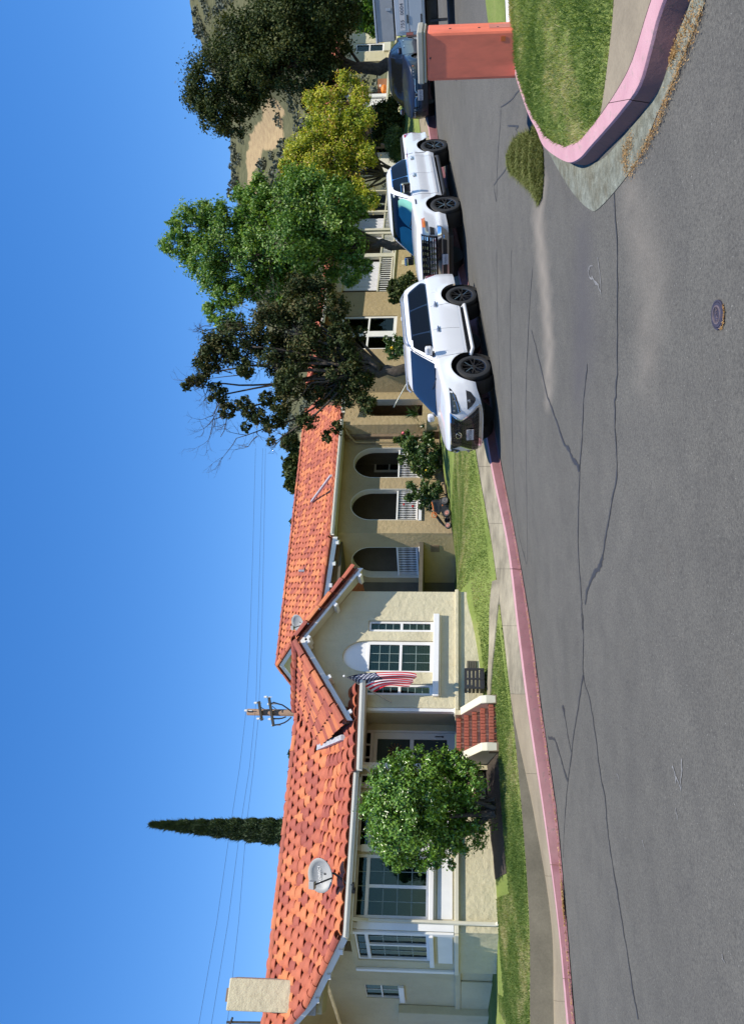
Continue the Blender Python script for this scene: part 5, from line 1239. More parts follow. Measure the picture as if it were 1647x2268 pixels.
cap_run(roofB, 'rake_tile', bk0, bR0, 0.42, 1.0, seed=7)
for a, b in ((bE0, bM0), (bM0, bR0), (bk0, bR0)):
    m = MB(); m.prism([a + Vector((0, 0, -.06)), b + Vector((0, 0, -.06)), b + Vector((0, 0, -.24)), a + Vector((0, 0, -.24))], B.e*-0.04); m.build('rake_board', M['white'], hB, fix=True)
for t in (0.12, 0.45, 0.8):
    m = MB(); c = bE0.lerp(bM0, t) + Vector((0, 0, -.30)) + B.e*0.12; m.box(c, (0.16, 0.45, 0.12)); m.build('rafter_tail', M['white'], hB)
m = MB(); m.poly([bE0 + Vector((0, 0, -.12)), bM0 + Vector((0, 0, -.12)), bR0 + Vector((0, 0, -.15)), bk0 + Vector((0, 0, -.15)), bk0 + B.e*0.9 + Vector((0, 0, -.3)), bR0 + B.e*0.9 + Vector((0, 0, -.3)), bM0 + B.e*0.9 + Vector((0, 0, -.2)), bE0 + B.e*0.6 + Vector((0, 0, -.15)), ]); m.build('soffit', M['offwhite'], hB)
m = MB(); m.poly([B(-3.1, -2.5, 6.3), B(-4.6, -6.6, 6.3), B(-4.6, -6.6, 7.3), B(-3.4, -4.7, 8.9), B(-2.6, -2.4, 7.0)]); m.build('gable_wall', M['offwhite'], hB)
m = MB(); m.fbox(B, -0.4, 9.2, 0.0, 0.60, WB-.06, WB-.02); m.build('soffit', M['trim'], hB)
gutter(hB, B(-0.42, 0.66, 6.46), B(4.95, 0.66, 6.46), B.n, w=0.14, h=0.14)
gutter(hB, B(5.2, 0.92, 6.40), B(6.3, 1.05, 6.42), B.n, w=0.14, h=0.14)
# mortar flashing line on the roof, vent pipe
fq = [P(*q) for q in ((1233, 737, 31.9), (1226, 719, 33.0))]
f0, f1 = B(2.85, -0.3, 6.80), B(3.15, -3.1, 8.12)
m = MB(); m.hexa([f0 + B.e*-.05, f0 + B.e*.05, f1 + B.e*.05, f1 + B.e*-.05] + [p + Vector((0, 0, .095)) for p in (f0 + B.e*-.05, f0 + B.e*.05, f1 + B.e*.05, f1 + B.e*-.05)]); m.build('roof_flashing', M['flashing'], hB)
vp_ = B(-0.2, -3.3, 8.15); m = MB(); m.tube([vp_, vp_ + Vector((0, 0, .32))], 0.055, 8); m.tube([vp_ + Vector((0, 0, .05)), vp_ + Vector((0, 0, .06))], 0.16, 8); m.build('vent_pipe', M['flashing'], hB)
dish(P(888, 659, 27.5), Vector((-0.25, -0.85, 0.42)), 0.30, P(902, 699, 27.8), 'small grey satellite dish between the wing gable and the long tile roof')

# ================================================================== house C behind parked pickup
C = Frame((5.8, 32.0), (0.8, 0.6), (0.6, -0.8))
hC = empty('house', C(3, -2, 2.4), 'beige stucco house with a tall double window half hidden by the dark tree', 'house')
csx = lambda U, d=0.0: C.hit(U, 850, d)[0]
KL = Frame((5.8, 32.0), (0.75, -0.66), (-0.66, -0.75))
m = MB(); m.fbox(KL, -1.5, 0, -0.3, 0, 1.2, 7.4); m.build('wall', M['stucco2'], hC)
cw0, cw1, cm0, cm1 = csx(1499), csx(1566), csx(1525), csx(1537); sC = csx(1622)
zc = lambda V, s: C(s, 0, 0).y and (EYE + ray(1532, V).z*C(s, 0, 0).y)
wt, wb_, wm = zc(757, cm0), zc(869, cm0), zc(814, cm0)
m = MB(); panel(m, C, rect(0, sC, 1.2, 7.45), [rect(cw0-.1, cw1+.1, wb_-.15, wt+.1)], -0.3, 0); m.build('wall', M['stucco2'], hC, fix=True)
window(C, hC, -0.05, rect(cw0-.097, cw1+.097, wb_-.147, wt+.097), [(cw0, cm0, wm+.04, wt, 1, 1), (cw0, cm0, wb_, wm-.04, 1, 1), (cm1, cw1, wm+.04, wt, 1, 1), (cm1, cw1, wb_, wm-.04, 1, 1)], fmat='white')
# porch of C : posts, rails, curtains, dark doorway
FC = EYE + ray(1660, 870).z*36.4; RC = EYE + ray(1660, 838).z*36.4; TC = EYE + ray(1660, 760).z*36.4
sP1 = csx(1885)
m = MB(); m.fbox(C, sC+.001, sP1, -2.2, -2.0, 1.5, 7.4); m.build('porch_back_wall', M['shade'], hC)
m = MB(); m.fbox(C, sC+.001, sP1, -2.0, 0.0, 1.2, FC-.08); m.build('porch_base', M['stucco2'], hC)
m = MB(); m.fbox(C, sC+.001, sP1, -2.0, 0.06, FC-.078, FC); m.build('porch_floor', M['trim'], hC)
m = MB(); m.fbox(C, sC+.001, sP1, -0.15, 0.03, 7.0, 7.45); m.build('porch_beam', M['trim'], hC)
psts = [csx(1703), csx(1752), csx(1760), csx(1800), csx(1846)]
for s in psts:
    w = 0.14 if s == psts[0] else 0.08
    m = MB(); m.fbox(C, s-w, s+w, -.14, .02, FC, 7.0); m.build('porch_post', M['trim'], hC)
for a, b, n in ((sC+.05, psts[0]-.15, 16), (psts[0]+.15, psts[1]-.09, 15), (psts[2]+.09, psts[3]-.09, 12), (psts[3]+.09, psts[4]-.09, 12)):
    railing(hC, C, a, b, -.06, FC+.02, RC, n, turned=False, top='trim')
def curtain(a, b, d, z0, z1):
    m = MB(); n = 26; rows = []
    for z in (z1, lerp(z0, z1, .5), z0):
        rows.append([C(lerp(a, b, i/n), d + 0.03*math.sin(i*1.9), z + (0.04*math.sin(i*.4) if z == z0 else 0)) for i in range(n+1)])
    m.grid(rows); return m.build('curtain', M['curtain'], hC, smooth=True)
curtain(csx(1626, -.2), csx(1690, -.2), -.22, RC-.05, TC+.25); curtain(csx(1735, -.2), csx(1786, -.2), -.22, RC-.05, TC)
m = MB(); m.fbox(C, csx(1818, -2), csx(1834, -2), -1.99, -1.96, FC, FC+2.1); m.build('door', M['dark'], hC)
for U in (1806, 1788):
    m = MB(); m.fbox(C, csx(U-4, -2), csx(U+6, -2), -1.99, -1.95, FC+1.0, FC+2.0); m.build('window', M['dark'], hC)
m = MB(); m.fbox(C, csx(1680), csx(1690), .001, .03, FC-.65, FC-.4); m.build('vent', M['stucco'], hC)
eC0, eC1 = C(0.7, 0.6, 7.5), C(sP1+.5, 0.6, 7.5)
roofC = tile_roof(hC, 'roof', [(eC0, eC1, C(sP1+.5, -4.6, 9.3), C(4.4, -4.6, 9.2))], 0, probs=(.40, .50, .10), seed=31)
m = MB(); m.poly([C(4.4, -4.6, 9.15), C(sP1+.5, -4.6, 9.25), C(sP1+.5, -9, 7.5), C(4.4, -9, 7.5)]); m.build('back_slope', M['tilefar'], hC)
gutter(hC, C(0.9, 0.64, 7.52), C(6.0, 0.64, 7.52), C.n, w=0.14, h=0.15)
# ================================================================== house D, grey wall and window
D = Frame((16.2, 39.0), (0.86, 0.5), (0.5, -0.86)); hD = empty('house', (17.5, 41, 4), 'shaded beige house behind the yellow flowering tree', 'house')
dx_ = lambda U: D.hit(U, 830)[0]
m = MB(); panel(m, D, rect(dx_(1886), dx_(2034), 2.5, 7.3), [rect(dx_(1930), dx_(1965), 5.0, 6.9)], -0.3, 0); m.build('wall', M['offwhite'], hD, fix=True)
wd0, wd1 = dx_(1930), dx_(1965)
window(D, hD, -0.05, rect(wd0+.003, wd1-.003, 5.003, 6.897), [(wd0+.06, (wd0+wd1)/2-.03, 5.06, 5.9, 1, 1), ((wd0+wd1)/2+.03, wd1-.06, 5.06, 5.9, 1, 1), (wd0+.06, (wd0+wd1)/2-.03, 5.96, 6.84, 1, 1), ((wd0+wd1)/2+.03, wd1-.06, 5.96, 6.84, 1, 1)], fmat='iron', glass='tint')
tile_roof(hD, 'roof', [(D(dx_(1880), .6, 7.3), D(dx_(2045), .6, 7.3), D(dx_(2045), -4, 8.8), D(dx_(1880), -4, 8.8))], 0, seed=41, probs=(.40, .50, .10))
# ================================================================== house E far right with porch and pumpkin
E = Frame((22.5, 40.0), (0.90, 0.43), (0.43, -0.90)); hE = empty('house', (25, 42, 5), 'cream house at the far end of the street behind the navy sedan', 'house')
ze = lambda x, y: (2268 - y/5.948, 720 + x/5.948)
es = lambda U, d=0.0: E.hit(U, 830, d)[0]
hz = lambda V, U: E.hit(U, V)[1]
e0, e1, e2, e3 = es(2030), es(2107), es(2133), es(2196)
w0, w1 = es(2157), es(2171); wz0, wz1 = hz(847, 2164), hz(790, 2164)
m = MB(); panel(m, E, rect(e2, e3, 3.0, 8.0), [rect(w0-.08, w1+.08, wz0-.08, wz1+.08)], -0.3, 0); m.build('wall', M['stucco'], hE, fix=True)
window(E, hE, -0.04, rect(w0-.077, w1+.077, wz0-.077, wz1+.077), [(w0, w1, wz0, (wz0+wz1)/2-.03, 1, 1), (w0, w1, (wz0+wz1)/2+.03, wz1, 1, 1)], blinds=True)
m = MB(); m.fbox(E, w0-.2, w1+.2, .001, .10, wz0-.45, wz0-.09); m.build('sill', M['trim'], hE)
m = MB(); m.fbox(E, e2, e3+.05, .001, .08, hz(862, 2164)-.12, hz(862, 2164)); m.build('ledge', M['trim'], hE)
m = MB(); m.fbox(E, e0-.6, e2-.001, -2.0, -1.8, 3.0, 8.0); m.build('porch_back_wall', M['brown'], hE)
PF = hz(856, 2070)
m = MB(); m.fbox(E, e0-.6, e2-.001, -1.8, 0.05, 3.0, PF-.1); m.build('porch_base', M['stucco'], hE)
m = MB(); m.fbox(E, e0-.6, e2-.001, -1.8, 0.10, PF-.1, PF); m.build('porch_floor', M['trim'], hE)
s1_ = es(2057)
m = MB(); m.fbox(E, s1_-.12, s1_+.12, -.2, .0, PF, 7.9); m.build('porch_post', M['white'], hE)
m = MB(); m.fbox(E, es(2036), s1_-.16, -.16, -.1, PF+.1, PF+1.05); m.build('porch_rail_panel', M['white'], hE)
m = MB(); m.fbox(E, es(2034), s1_-.12, -.20, -.04, PF+1.06, PF+1.18); m.build('porch_rail', M['white'], hE)
tile_roof(hE, 'roof', [(E(e0-1, .6, 7.95), E(e3+.7, .6, 7.95), E(e3+.7, -4.5, 9.9), E(e0-1, -4.5, 9.9))], 0, seed=51, probs=(.40, .50, .10))
bx = empty('cardboard_box', E(es(2072), -.6, PF), 'brown cardboard box on the far porch', 'box'); m = MB(); q = E(es(2072, -.6), -.6, PF+.28); m.box(q, (0.75, 0.5, 0.55)); m.build('carton', pm('carton_brown', (0.30, 0.14, 0.07), 0.9, 0.1), bx)
m = MB(); m.box(q + Vector((0.0, -.255, .14)), (0.12, 0.012, 0.10)); m.build('sticker', M['white'], bx)
pk = MB(); pq = E(es(2069, -.2), -.2, PF+.16)
for i in range(0, 1): pass
rows = []
for i in range(9):
    th = math.pi*i/8; rows.append([(pq + Vector((math.cos(2*math.pi*k/20)*math.sin(th)*0.26*(0.92+0.08*math.cos(8*2*math.pi*k/20)), math.sin(2*math.pi*k/20)*math.sin(th)*0.26*(0.92+0.08*math.cos(8*2*math.pi*k/20)), math.cos(th)*0.17))) for k in range(21)])
pk.grid(rows); pum = empty('pumpkin', pq, 'orange pumpkin in front of the box on the far porch', 'pumpkin'); pk.build('flesh', pm('pumpkin_orange', (0.75, 0.22, 0.03), 0.6, 0.1), pum, smooth=True)
m = MB(); m.tube([pq + Vector((0, 0, .15)), pq + Vector((.03, 0, .24))], 0.03, 6); m.build('stem', M['bark'], pum)

# ------------------------------------------------------------------ vegetation
def leaves(blobs, n, size, clump=0.34, kshell=26, aspect=0.55, bias=0.35, seed=0, grad=0.35, down=0.0):
    """blobs: (centre, rx, ry, rz, weight)"""
    r = np.random.default_rng(seed); W = np.array([b[4] for b in blobs]); W = W/W.sum(); cnt = r.multinomial(n, W); Pn = []; Rn = []; Nn = []
    for b, c in zip(blobs, cnt):
        if c == 0: continue
        ctr = np.array(b[0]); rad = np.array(b[1:4]); K = max(6, int(kshell))
        d = r.normal(size=(K, 3)); d /= np.linalg.norm(d, axis=1)[:, None]; rr = r.uniform(0.45, 1.0, K)**0.7
        cc = d*rr[:, None]; k = r.integers(0, K, c); p = cc[k] + r.normal(size=(c, 3))*clump*(0.5+0.7*r.random((K, 1))[k])*0.62
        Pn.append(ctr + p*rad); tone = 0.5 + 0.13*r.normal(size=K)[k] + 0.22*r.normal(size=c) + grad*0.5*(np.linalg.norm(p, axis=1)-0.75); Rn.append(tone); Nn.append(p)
    P_ = np.concatenate(Pn); T_ = np.clip(np.concatenate(Rn), 0, 1); N_ = np.concatenate(Nn); m = len(P_)
    nr = r.normal(size=(m, 3)) + bias*N_*2 + np.array([0, 0, 0.5]); nr /= np.linalg.norm(nr, axis=1)[:, None]
    t = np.cross(nr, r.normal(size=(m, 3))); t /= np.linalg.norm(t, axis=1)[:, None]; t[:, 2] -= down; bt = np.cross(nr, t)
    s = (size*r.uniform(0.6, 1.35, m))[:, None]
    fold = nr*s*0.12
    v = np.concatenate([P_ - t*s*0.5, P_ + bt*s*aspect*0.5 + fold, P_ + t*s*0.5, P_ - bt*s*aspect*0.5 + fold])
    i = np.arange(m); f = np.concatenate([np.column_stack([i, i+m, i+2*m]), np.column_stack([i, i+2*m, i+3*m])])
    return v, f, np.concatenate([T_, T_])
def uvblobs(L, Y, depth=1.0, seed=0, wobble=0.5):
    r = random.Random(seed); out = []
    for q in L:
        u, v, px = q[:3]; w = q[3] if len(q) > 3 else 1.0; y = Y + r.uniform(-wobble, wobble)*px*Y/FOC*1.2; rr = px*y/FOC; out.append((tuple(P(u, v, y)), rr, rr*depth, rr*0.95, w*px*px))
    return out
def limb(mb, a, b, r0, r1, bend=0.15, n=6, seed=0, sides=6):
    g = random.Random(seed); L = (b-a).length; pts = []
    off = Vector((g.uniform(-1, 1), g.uniform(-1, 1), g.uniform(-.3, .6)))*L*bend
    for i in range(n+1):
        t = i/n; pts.append(a.lerp(b, t) + off*math.sin(math.pi*t)*0.6 + Vector((g.uniform(-1, 1), g.uniform(-1, 1), 0))*r0*0.35*(0 < i < n))
    mb.tube(pts, [lerp(r0, r1, (i/n)**0.8) for i in range(n+1)], sides); return pts
def twigs(mb, a, d, L, r, depth, g, sides=4):
    n = 3; pts = [a]; q = a; dd = d.normalized()
    for i in range(n): dd = (dd + Vector((g.gauss(0, .22), g.gauss(0, .22), g.gauss(0.03, .2)))).normalized(); q = q + dd*L/n; pts.append(q)
    mb.tube(pts, [r, r*.85, r*.7, r*.5], sides, cap=False)
    if depth > 0:
        for k in range(g.choice((2, 3, 3))):
            p = pts[g.choice((1, 2, 3, 3))]; nd = (dd + Vector((g.gauss(0, .6), g.gauss(0, .6), g.gauss(0.1, .5)))).normalized(); twigs(mb, p, nd, L*g.uniform(.5, .8), r*.55, depth-1, g, sides)
def tree(name, label, base, trunk_top, L, Y, leaf, n, size, r0, bark='bark', kw=None, limbs=9, seed=1, depth=1.0, extra=None, cat='tree', group=None, gz=None):
    b = P(*base); 
    if gz is not None: b.z = gz
    root = empty(name, b, label, cat, group); t = P(*trunk_top); bl = uvblobs(L, Y, depth, seed)
    mb = MB(); pts = limb(mb, b - Vector((0, 0, .3)), t, r0*1.25, r0*0.8, 0.04, 8, seed, 9)
    g = random.Random(seed)
    for k, q in enumerate(sorted(bl, key=lambda q: -q[1])[:limbs]):
        s = pts[g.choice((5, 6, 7, 8))] if (t-b).length > 1 else t; c = Vector(q[0]); limb(mb, t if k < 3 else s, c, r0*g.uniform(.35, .55), r0*.10, 0.12, 7, seed*31+k, 6)
        for _ in range(3):
            d = Vector((g.gauss(0, 1), g.gauss(0, 1), g.gauss(.3, 1))); limb(mb, c.lerp(t, g.uniform(.05, .4)), c + d.normalized()*q[1]*.8, r0*.14, r0*.04, .1, 4, g.randrange(9999), 4)
    if extra: extra(mb, t)
    mb.build('trunk', M[bark], root, smooth=True)
    v, f, rn = leaves(bl, n, size, seed=seed, **(kw or {})); link('crown', np_mesh('crown', v, f, M[leaf], rn), root); return root
# dark spreading tree at far right
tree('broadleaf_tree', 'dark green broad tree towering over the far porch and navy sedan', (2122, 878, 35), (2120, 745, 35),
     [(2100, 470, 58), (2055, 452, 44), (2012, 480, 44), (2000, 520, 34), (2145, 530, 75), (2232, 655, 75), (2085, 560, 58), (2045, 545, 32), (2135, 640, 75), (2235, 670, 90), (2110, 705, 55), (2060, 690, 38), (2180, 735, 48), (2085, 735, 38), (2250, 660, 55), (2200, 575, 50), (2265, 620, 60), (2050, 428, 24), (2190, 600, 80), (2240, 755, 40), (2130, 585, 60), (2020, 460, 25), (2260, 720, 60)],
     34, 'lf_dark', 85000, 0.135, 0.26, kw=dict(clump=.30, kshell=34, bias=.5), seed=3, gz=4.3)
tree('hedge_shrub', 'bright green leafy shrub at the far right street edge', (2230, 880, 40), (2230, 850, 40), [(2215, 795, 18), (2240, 770, 30), (2235, 830, 26), (2200, 820, 14), (2262, 800, 30), (2262, 850, 25)], 39, 'lf_green', 5000, 0.20, 0.06, seed=4, cat='shrub', limbs=4)
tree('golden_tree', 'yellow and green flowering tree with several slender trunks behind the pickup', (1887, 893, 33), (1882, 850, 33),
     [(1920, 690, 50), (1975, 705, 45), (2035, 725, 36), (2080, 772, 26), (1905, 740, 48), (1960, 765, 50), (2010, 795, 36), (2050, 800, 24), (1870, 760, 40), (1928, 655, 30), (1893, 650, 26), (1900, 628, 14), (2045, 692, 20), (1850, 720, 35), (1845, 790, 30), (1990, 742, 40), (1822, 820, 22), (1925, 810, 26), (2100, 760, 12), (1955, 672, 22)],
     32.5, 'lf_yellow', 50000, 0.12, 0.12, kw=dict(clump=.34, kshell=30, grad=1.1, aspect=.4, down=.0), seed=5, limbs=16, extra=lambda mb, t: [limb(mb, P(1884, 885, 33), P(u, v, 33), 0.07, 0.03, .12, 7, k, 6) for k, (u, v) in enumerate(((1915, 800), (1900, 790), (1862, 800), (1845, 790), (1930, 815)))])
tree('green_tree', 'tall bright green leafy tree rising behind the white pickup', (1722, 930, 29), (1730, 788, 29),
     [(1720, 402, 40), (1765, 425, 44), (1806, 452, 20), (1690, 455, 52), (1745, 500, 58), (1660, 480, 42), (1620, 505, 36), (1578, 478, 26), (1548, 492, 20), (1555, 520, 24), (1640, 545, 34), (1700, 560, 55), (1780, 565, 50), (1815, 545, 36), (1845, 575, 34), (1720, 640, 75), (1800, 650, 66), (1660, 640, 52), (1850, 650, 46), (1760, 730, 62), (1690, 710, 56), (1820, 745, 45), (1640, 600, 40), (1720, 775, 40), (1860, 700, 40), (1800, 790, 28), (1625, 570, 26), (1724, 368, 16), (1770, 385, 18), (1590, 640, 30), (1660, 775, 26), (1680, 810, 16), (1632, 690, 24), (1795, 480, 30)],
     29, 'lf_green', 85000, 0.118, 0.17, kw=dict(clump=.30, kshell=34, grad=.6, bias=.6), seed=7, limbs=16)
def t4x(mb, t):
    g = random.Random(5)
    for (u, v, uu, vv) in ((1395, 500, 1345, 445), (1420, 470, 1385, 425), (1320, 590, 1262, 525), (1310, 640, 1275, 590), (1360, 520, 1310, 460), (1540, 480, 1560, 440), (1500, 560, 1560, 520), (1440, 620, 1480, 560), (1560, 640, 1610, 590), (1420, 690, 1360, 640), (1480, 680, 1520, 640)):
        a = P(u, v, 26+g.uniform(-.6, .6)); b = P(uu, vv, 26+g.uniform(-.8, .8)); d = b-a; limb(mb, t.lerp(a, .25), a, 0.048, 0.028, .16, 8, g.randrange(999), 5)
        twigs(mb, a, d, d.length*.7, 0.026, 4, g); twigs(mb, a.lerp(b, .3), d + Vector((g.gauss(0, .4), g.gauss(0, .4), g.gauss(0, .4))), d.length*.5, 0.02, 3, g)
    limb(mb, P(1452, 842, 25.9), P(1510, 772, 25.9), 0.12, 0.07, .05, 5, 3, 7); limb(mb, P(1510, 772, 25.9), P(1545, 710, 25.9), 0.08, 0.04, .08, 5, 4, 6)
tree('old_tree', 'thinning dark brownish tree with bare grey branches behind the white SUV', (1446, 935, 26), (1447, 800, 26),
     [(1495, 478, 36), (1440, 440, 26), (1470, 470, 34), (1510, 530, 46), (1545, 600, 46), (1485, 610, 46), (1425, 640, 40), (1560, 680, 46), (1495, 690, 50), (1425, 740, 48), (1375, 620, 26), (1350, 565, 22), (1335, 680, 22), (1400, 775, 42), (1438, 795, 40), (1520, 755, 32), (1600, 640, 36), (1620, 705, 34), (1345, 625, 22), (1300, 725, 14), (1585, 745, 30), (1414, 412, 12), (1384, 590, 18), (1320, 745, 14), (1375, 812, 22), (1530, 800, 14), (1455, 540, 26), (1330, 600, 20), (1302, 645, 14), (1358, 505, 20), (1395, 480, 24), (1290, 600, 11), (1370, 540, 20), (1322, 545, 12), (1640, 660, 26), (1470, 760, 36), (1395, 700, 30)],
     26, 'lf_olive', 52000, 0.115, 0.19, bark='bark', kw=dict(clump=.32, kshell=22, bias=.5), seed=11, limbs=18, extra=t4x)
# mulch beds against the houses; dark tone stands for shade under the shrub
def bed(name, pts, label):
    P_ = [(q.x, q.y) for q in pts]; m = MB(); rows = []
    n = len(pts)//2; a, b = pts[:n], pts[n:][::-1]
    for t in np.linspace(0, 1, 7):
        r = []
        for p, q in zip(a, b):
            c = p.lerp(q, t); c.z = zl(c.x, c.y) + 0.012 + 0.01*math.sin(c.x*9)*math.sin(c.y*8); r.append(c)
        rows.append(r)
    m.grid(rows); return tag(m.build(name, M['mulch'], smooth=True), label, kind='structure')
M['mulch'] = pm('mulch_and_shade', (0.035, 0.026, 0.02), 0.95, .4, 14, .9, 30, dist=.03)
ss = np.linspace(-5.2, -0.6, 24)
bed('planting_bed', [A(s, 0.92, 0) for s in np.linspace(-3.35, -1.1, 16)] + [A(s, -0.66, 0) for s in np.linspace(-3.35, -1.1, 16)][::-1], 'bare soil under the round shrub, coloured dark for its shade')
bed('planting_bed', [B(s, 0.75, 0) for s in np.linspace(-0.4, 6.5, 24)] + [B(s, -0.05, 0) for s in np.linspace(-0.4, 6.5, 24)][::-1], 'dark soil bed along the arched porch wall')
# round shrub before house A
def shrub(name, label, base, L, Y, leaf, n, size, kw=None, seed=1, stems=7, r=0.03, cat='shrub', group=None, depth=1.0):
    b = P(*base); root = empty(name, b, label, cat, group); bl = uvblobs(L, Y, depth, seed); mb = MB(); g = random.Random(seed)
    for k in range(stems):
        q = Vector(g.choice(bl)[0]); limb(mb, b + Vector((g.gauss(0, .06), g.gauss(0, .06), -.05)), q, r, r*.3, .15, 5, seed*7+k, 5)
    mb.build('stems', M['bark'], root); v, f, rn = leaves(bl, n, size, seed=seed, **(kw or {})); link('foliage', np_mesh('foliage', v, f, M[leaf], rn), root); return root
bp = A(-2.95, 0.62, 0); bY = bp.y
shrub('round_shrub', 'large round glossy green shrub in front of the porch window', (475, 1090, bY), [(345, 880, 12), (610, 930, 12), (470, 808, 14), (540, 822, 13), (352, 1000, 11), (606, 985, 11), (475, 905, 92), (420, 880, 60), (530, 880, 62), (400, 940, 52), (545, 940, 52), (475, 850, 55), (430, 985, 50), (520, 990, 50), (475, 1000, 52), (375, 900, 26), (580, 960, 26), (560, 860, 26), (410, 840, 30), (500, 835, 24), (448, 838, 26), (588, 1000, 20), (362, 960, 18), (590, 905, 18), (475, 1035, 55), (415, 1030, 42), (540, 1035, 45), (390, 985, 30), (578, 1005, 30), (356, 930, 20)], bY, 'lf_bush', 46000, 0.066, dict(clump=.26, kshell=40, bias=.9, grad=.9, aspect=.5), 13, 12, 0.045)
shrub('rose_bush', 'taller leafy rose bush before the right hand arch', (1262, 978, 30.6), [(1262, 915, 26), (1285, 905, 20), (1240, 930, 22), (1300, 900, 13), (1225, 945, 14), (1270, 950, 28), (1300, 945, 18), (1240, 960, 18), (1215, 950, 8), (1292, 880, 9), (1250, 890, 10)], 30.6, 'lf_rose', 8000, 0.13, dict(kshell=16), 15, 10, 0.02)
shrub('rose_bush', 'smaller leafy rose bush beside the mower with a few red blooms', (1170, 990, 29.8), [(1175, 930, 18), (1190, 910, 12), (1160, 945, 16), (1180, 960, 18), (1150, 955, 10), (1196, 940, 10), (1165, 905, 9), (1192, 970, 12), (1145, 930, 6)], 29.8, 'lf_rose', 4500, 0.11, dict(kshell=14), 17, 8, 0.015)
fm = pm('rose_pink', (0.75, 0.20, 0.25), 0.6, 0.1); fr_ = pm('rose_red', (0.55, 0.02, 0.02), 0.6, 0.1); fy = pm('yellow_bloom', (0.85, 0.6, 0.03), 0.6, 0.1)
def bloom(u, v, y, mat, r, label):
    root = empty('rose_bloom', P(u, v, y), label, 'flower'); m = MB(); c = P(u, v, y)
    for k in range(9):
        a = k*2.4; q = c + Vector((math.cos(a)*r*.5, -0.3*r, math.sin(a)*r*.5)); T = Matrix.Translation(q) @ Matrix.Rotation(a, 4, 'Y') @ Matrix.Rotation(.9, 4, 'X'); m.lathe([(r*.6, 0), (r*.45, -.15*r), (.001, -.3*r)], T, 7)
    m.build('petals', mat, root)
bloom(1308, 892, 30.3, fm, 0.075, 'pink rose bloom at the top of the taller bush'); bloom(1150, 894, 29.5, fr_, 0.05, 'upper red bloom by the balusters'); bloom(1146, 914, 29.5, fr_, 0.055, 'lower red bloom by the balusters'); bloom(1226, 943, 30.2, fy, 0.045, 'yellow bloom low in the taller bush')
def spiky(name, label, base, n, L, up=1.0, leaf='lf_rose', seed=1, w=0.03):
    b = P(*base); root = empty(name, b, label, 'plant'); g = random.Random(seed); m = MB()
    for k in range(n):
        a = g.uniform(0, 2*math.pi); el = g.uniform(.2, 1.4); d = Vector((math.cos(a)*math.cos(el), math.sin(a)*math.cos(el), math.sin(el)*up)); l = L*g.uniform(.6, 1.1); s = d.cross(Vector((0, 0, 1))).normalized()*w
        p = [b + d*l*t + Vector((0, 0, -.35*l*t*t)) for t in (0, .5, 1)]; m.add([p[0]-s*.7, p[0]+s*.7, p[1]+s, p[1]-s, p[2]], [(0, 1, 2, 3), (3, 2, 4)])
    m.build('blades', M[leaf], root); return root
spiky('agave', 'grey green spiky yucca behind the bonnet of the white SUV', (1352, 925, 30.5), 60, 0.9, seed=2)
spiky('agave', 'low strappy plant between mower and rose bush', (1140, 955, 29.9), 30, 0.45, seed=3)
pt = empty('planter', P(1325, 968, 30.3), 'tan rimmed flower pot with spiky plant by the bay', 'planter'); m = MB(); m.lathe([(0.001, 0), (0.17, 0), (0.24, 0.42), (0.28, 0.42), (0.28, 0.50), (0.23, 0.50), (0.22, 0.44), (0.001, 0.44)], Matrix.Translation(P(1325, 968, 30.3)), 18); m.build('pot', M['stucco2'], pt, auto=40)
spiky('agave', 'spiky plant growing in the tan pot', (1325, 945, 30.3), 26, 0.5, seed=5)
shrub('dark_shrub', 'dense dark shrub behind the tail of the white SUV', (1625, 930, 27), [(1622, 880, 20), (1612, 895, 20), (1638, 895, 18), (1625, 910, 24), (1605, 870, 10), (1640, 870, 9), (1652, 905, 12)], 27, 'lf_dark', 6000, 0.12, dict(kshell=20), 19, 6, 0.02)
shrub('flowering_shrub', 'small light green shrub with a yellow flower below the double window', (1500, 915, 25), [(1500, 865, 14), (1490, 880, 16), (1510, 880, 14), (1480, 865, 8), (1515, 858, 8), (1498, 895, 16)], 25, 'lf_rose', 3000, 0.09, dict(kshell=14), 23, 6, 0.012)
bloom(1497, 867, 24.6, fy, 0.05, 'yellow flower on the small shrub below the double window')
shrub('rosemary', 'rounded grey green rosemary hedge beyond the pickup bed', (1945, 898, 33), [(1945, 870, 22), (1928, 875, 18), (1965, 872, 18), (1915, 880, 10), (1975, 880, 10), (1945, 888, 20)], 33, 'lf_rose', 9000, 0.10, dict(aspect=.2, kshell=30), 27, 5, 0.02)
shrub('dark_hedge', 'almost black shaded hedge under the yellow tree', (2000, 885, 36), [(1990, 850, 26), (2015, 845, 22), (1970, 858, 20), (2030, 858, 18), (2000, 868, 24), (1960, 830, 14), (2040, 870, 12), (1985, 872, 20)], 36, 'lf_dark', 12000, 0.15, dict(kshell=30), 29, 5, 0.03)
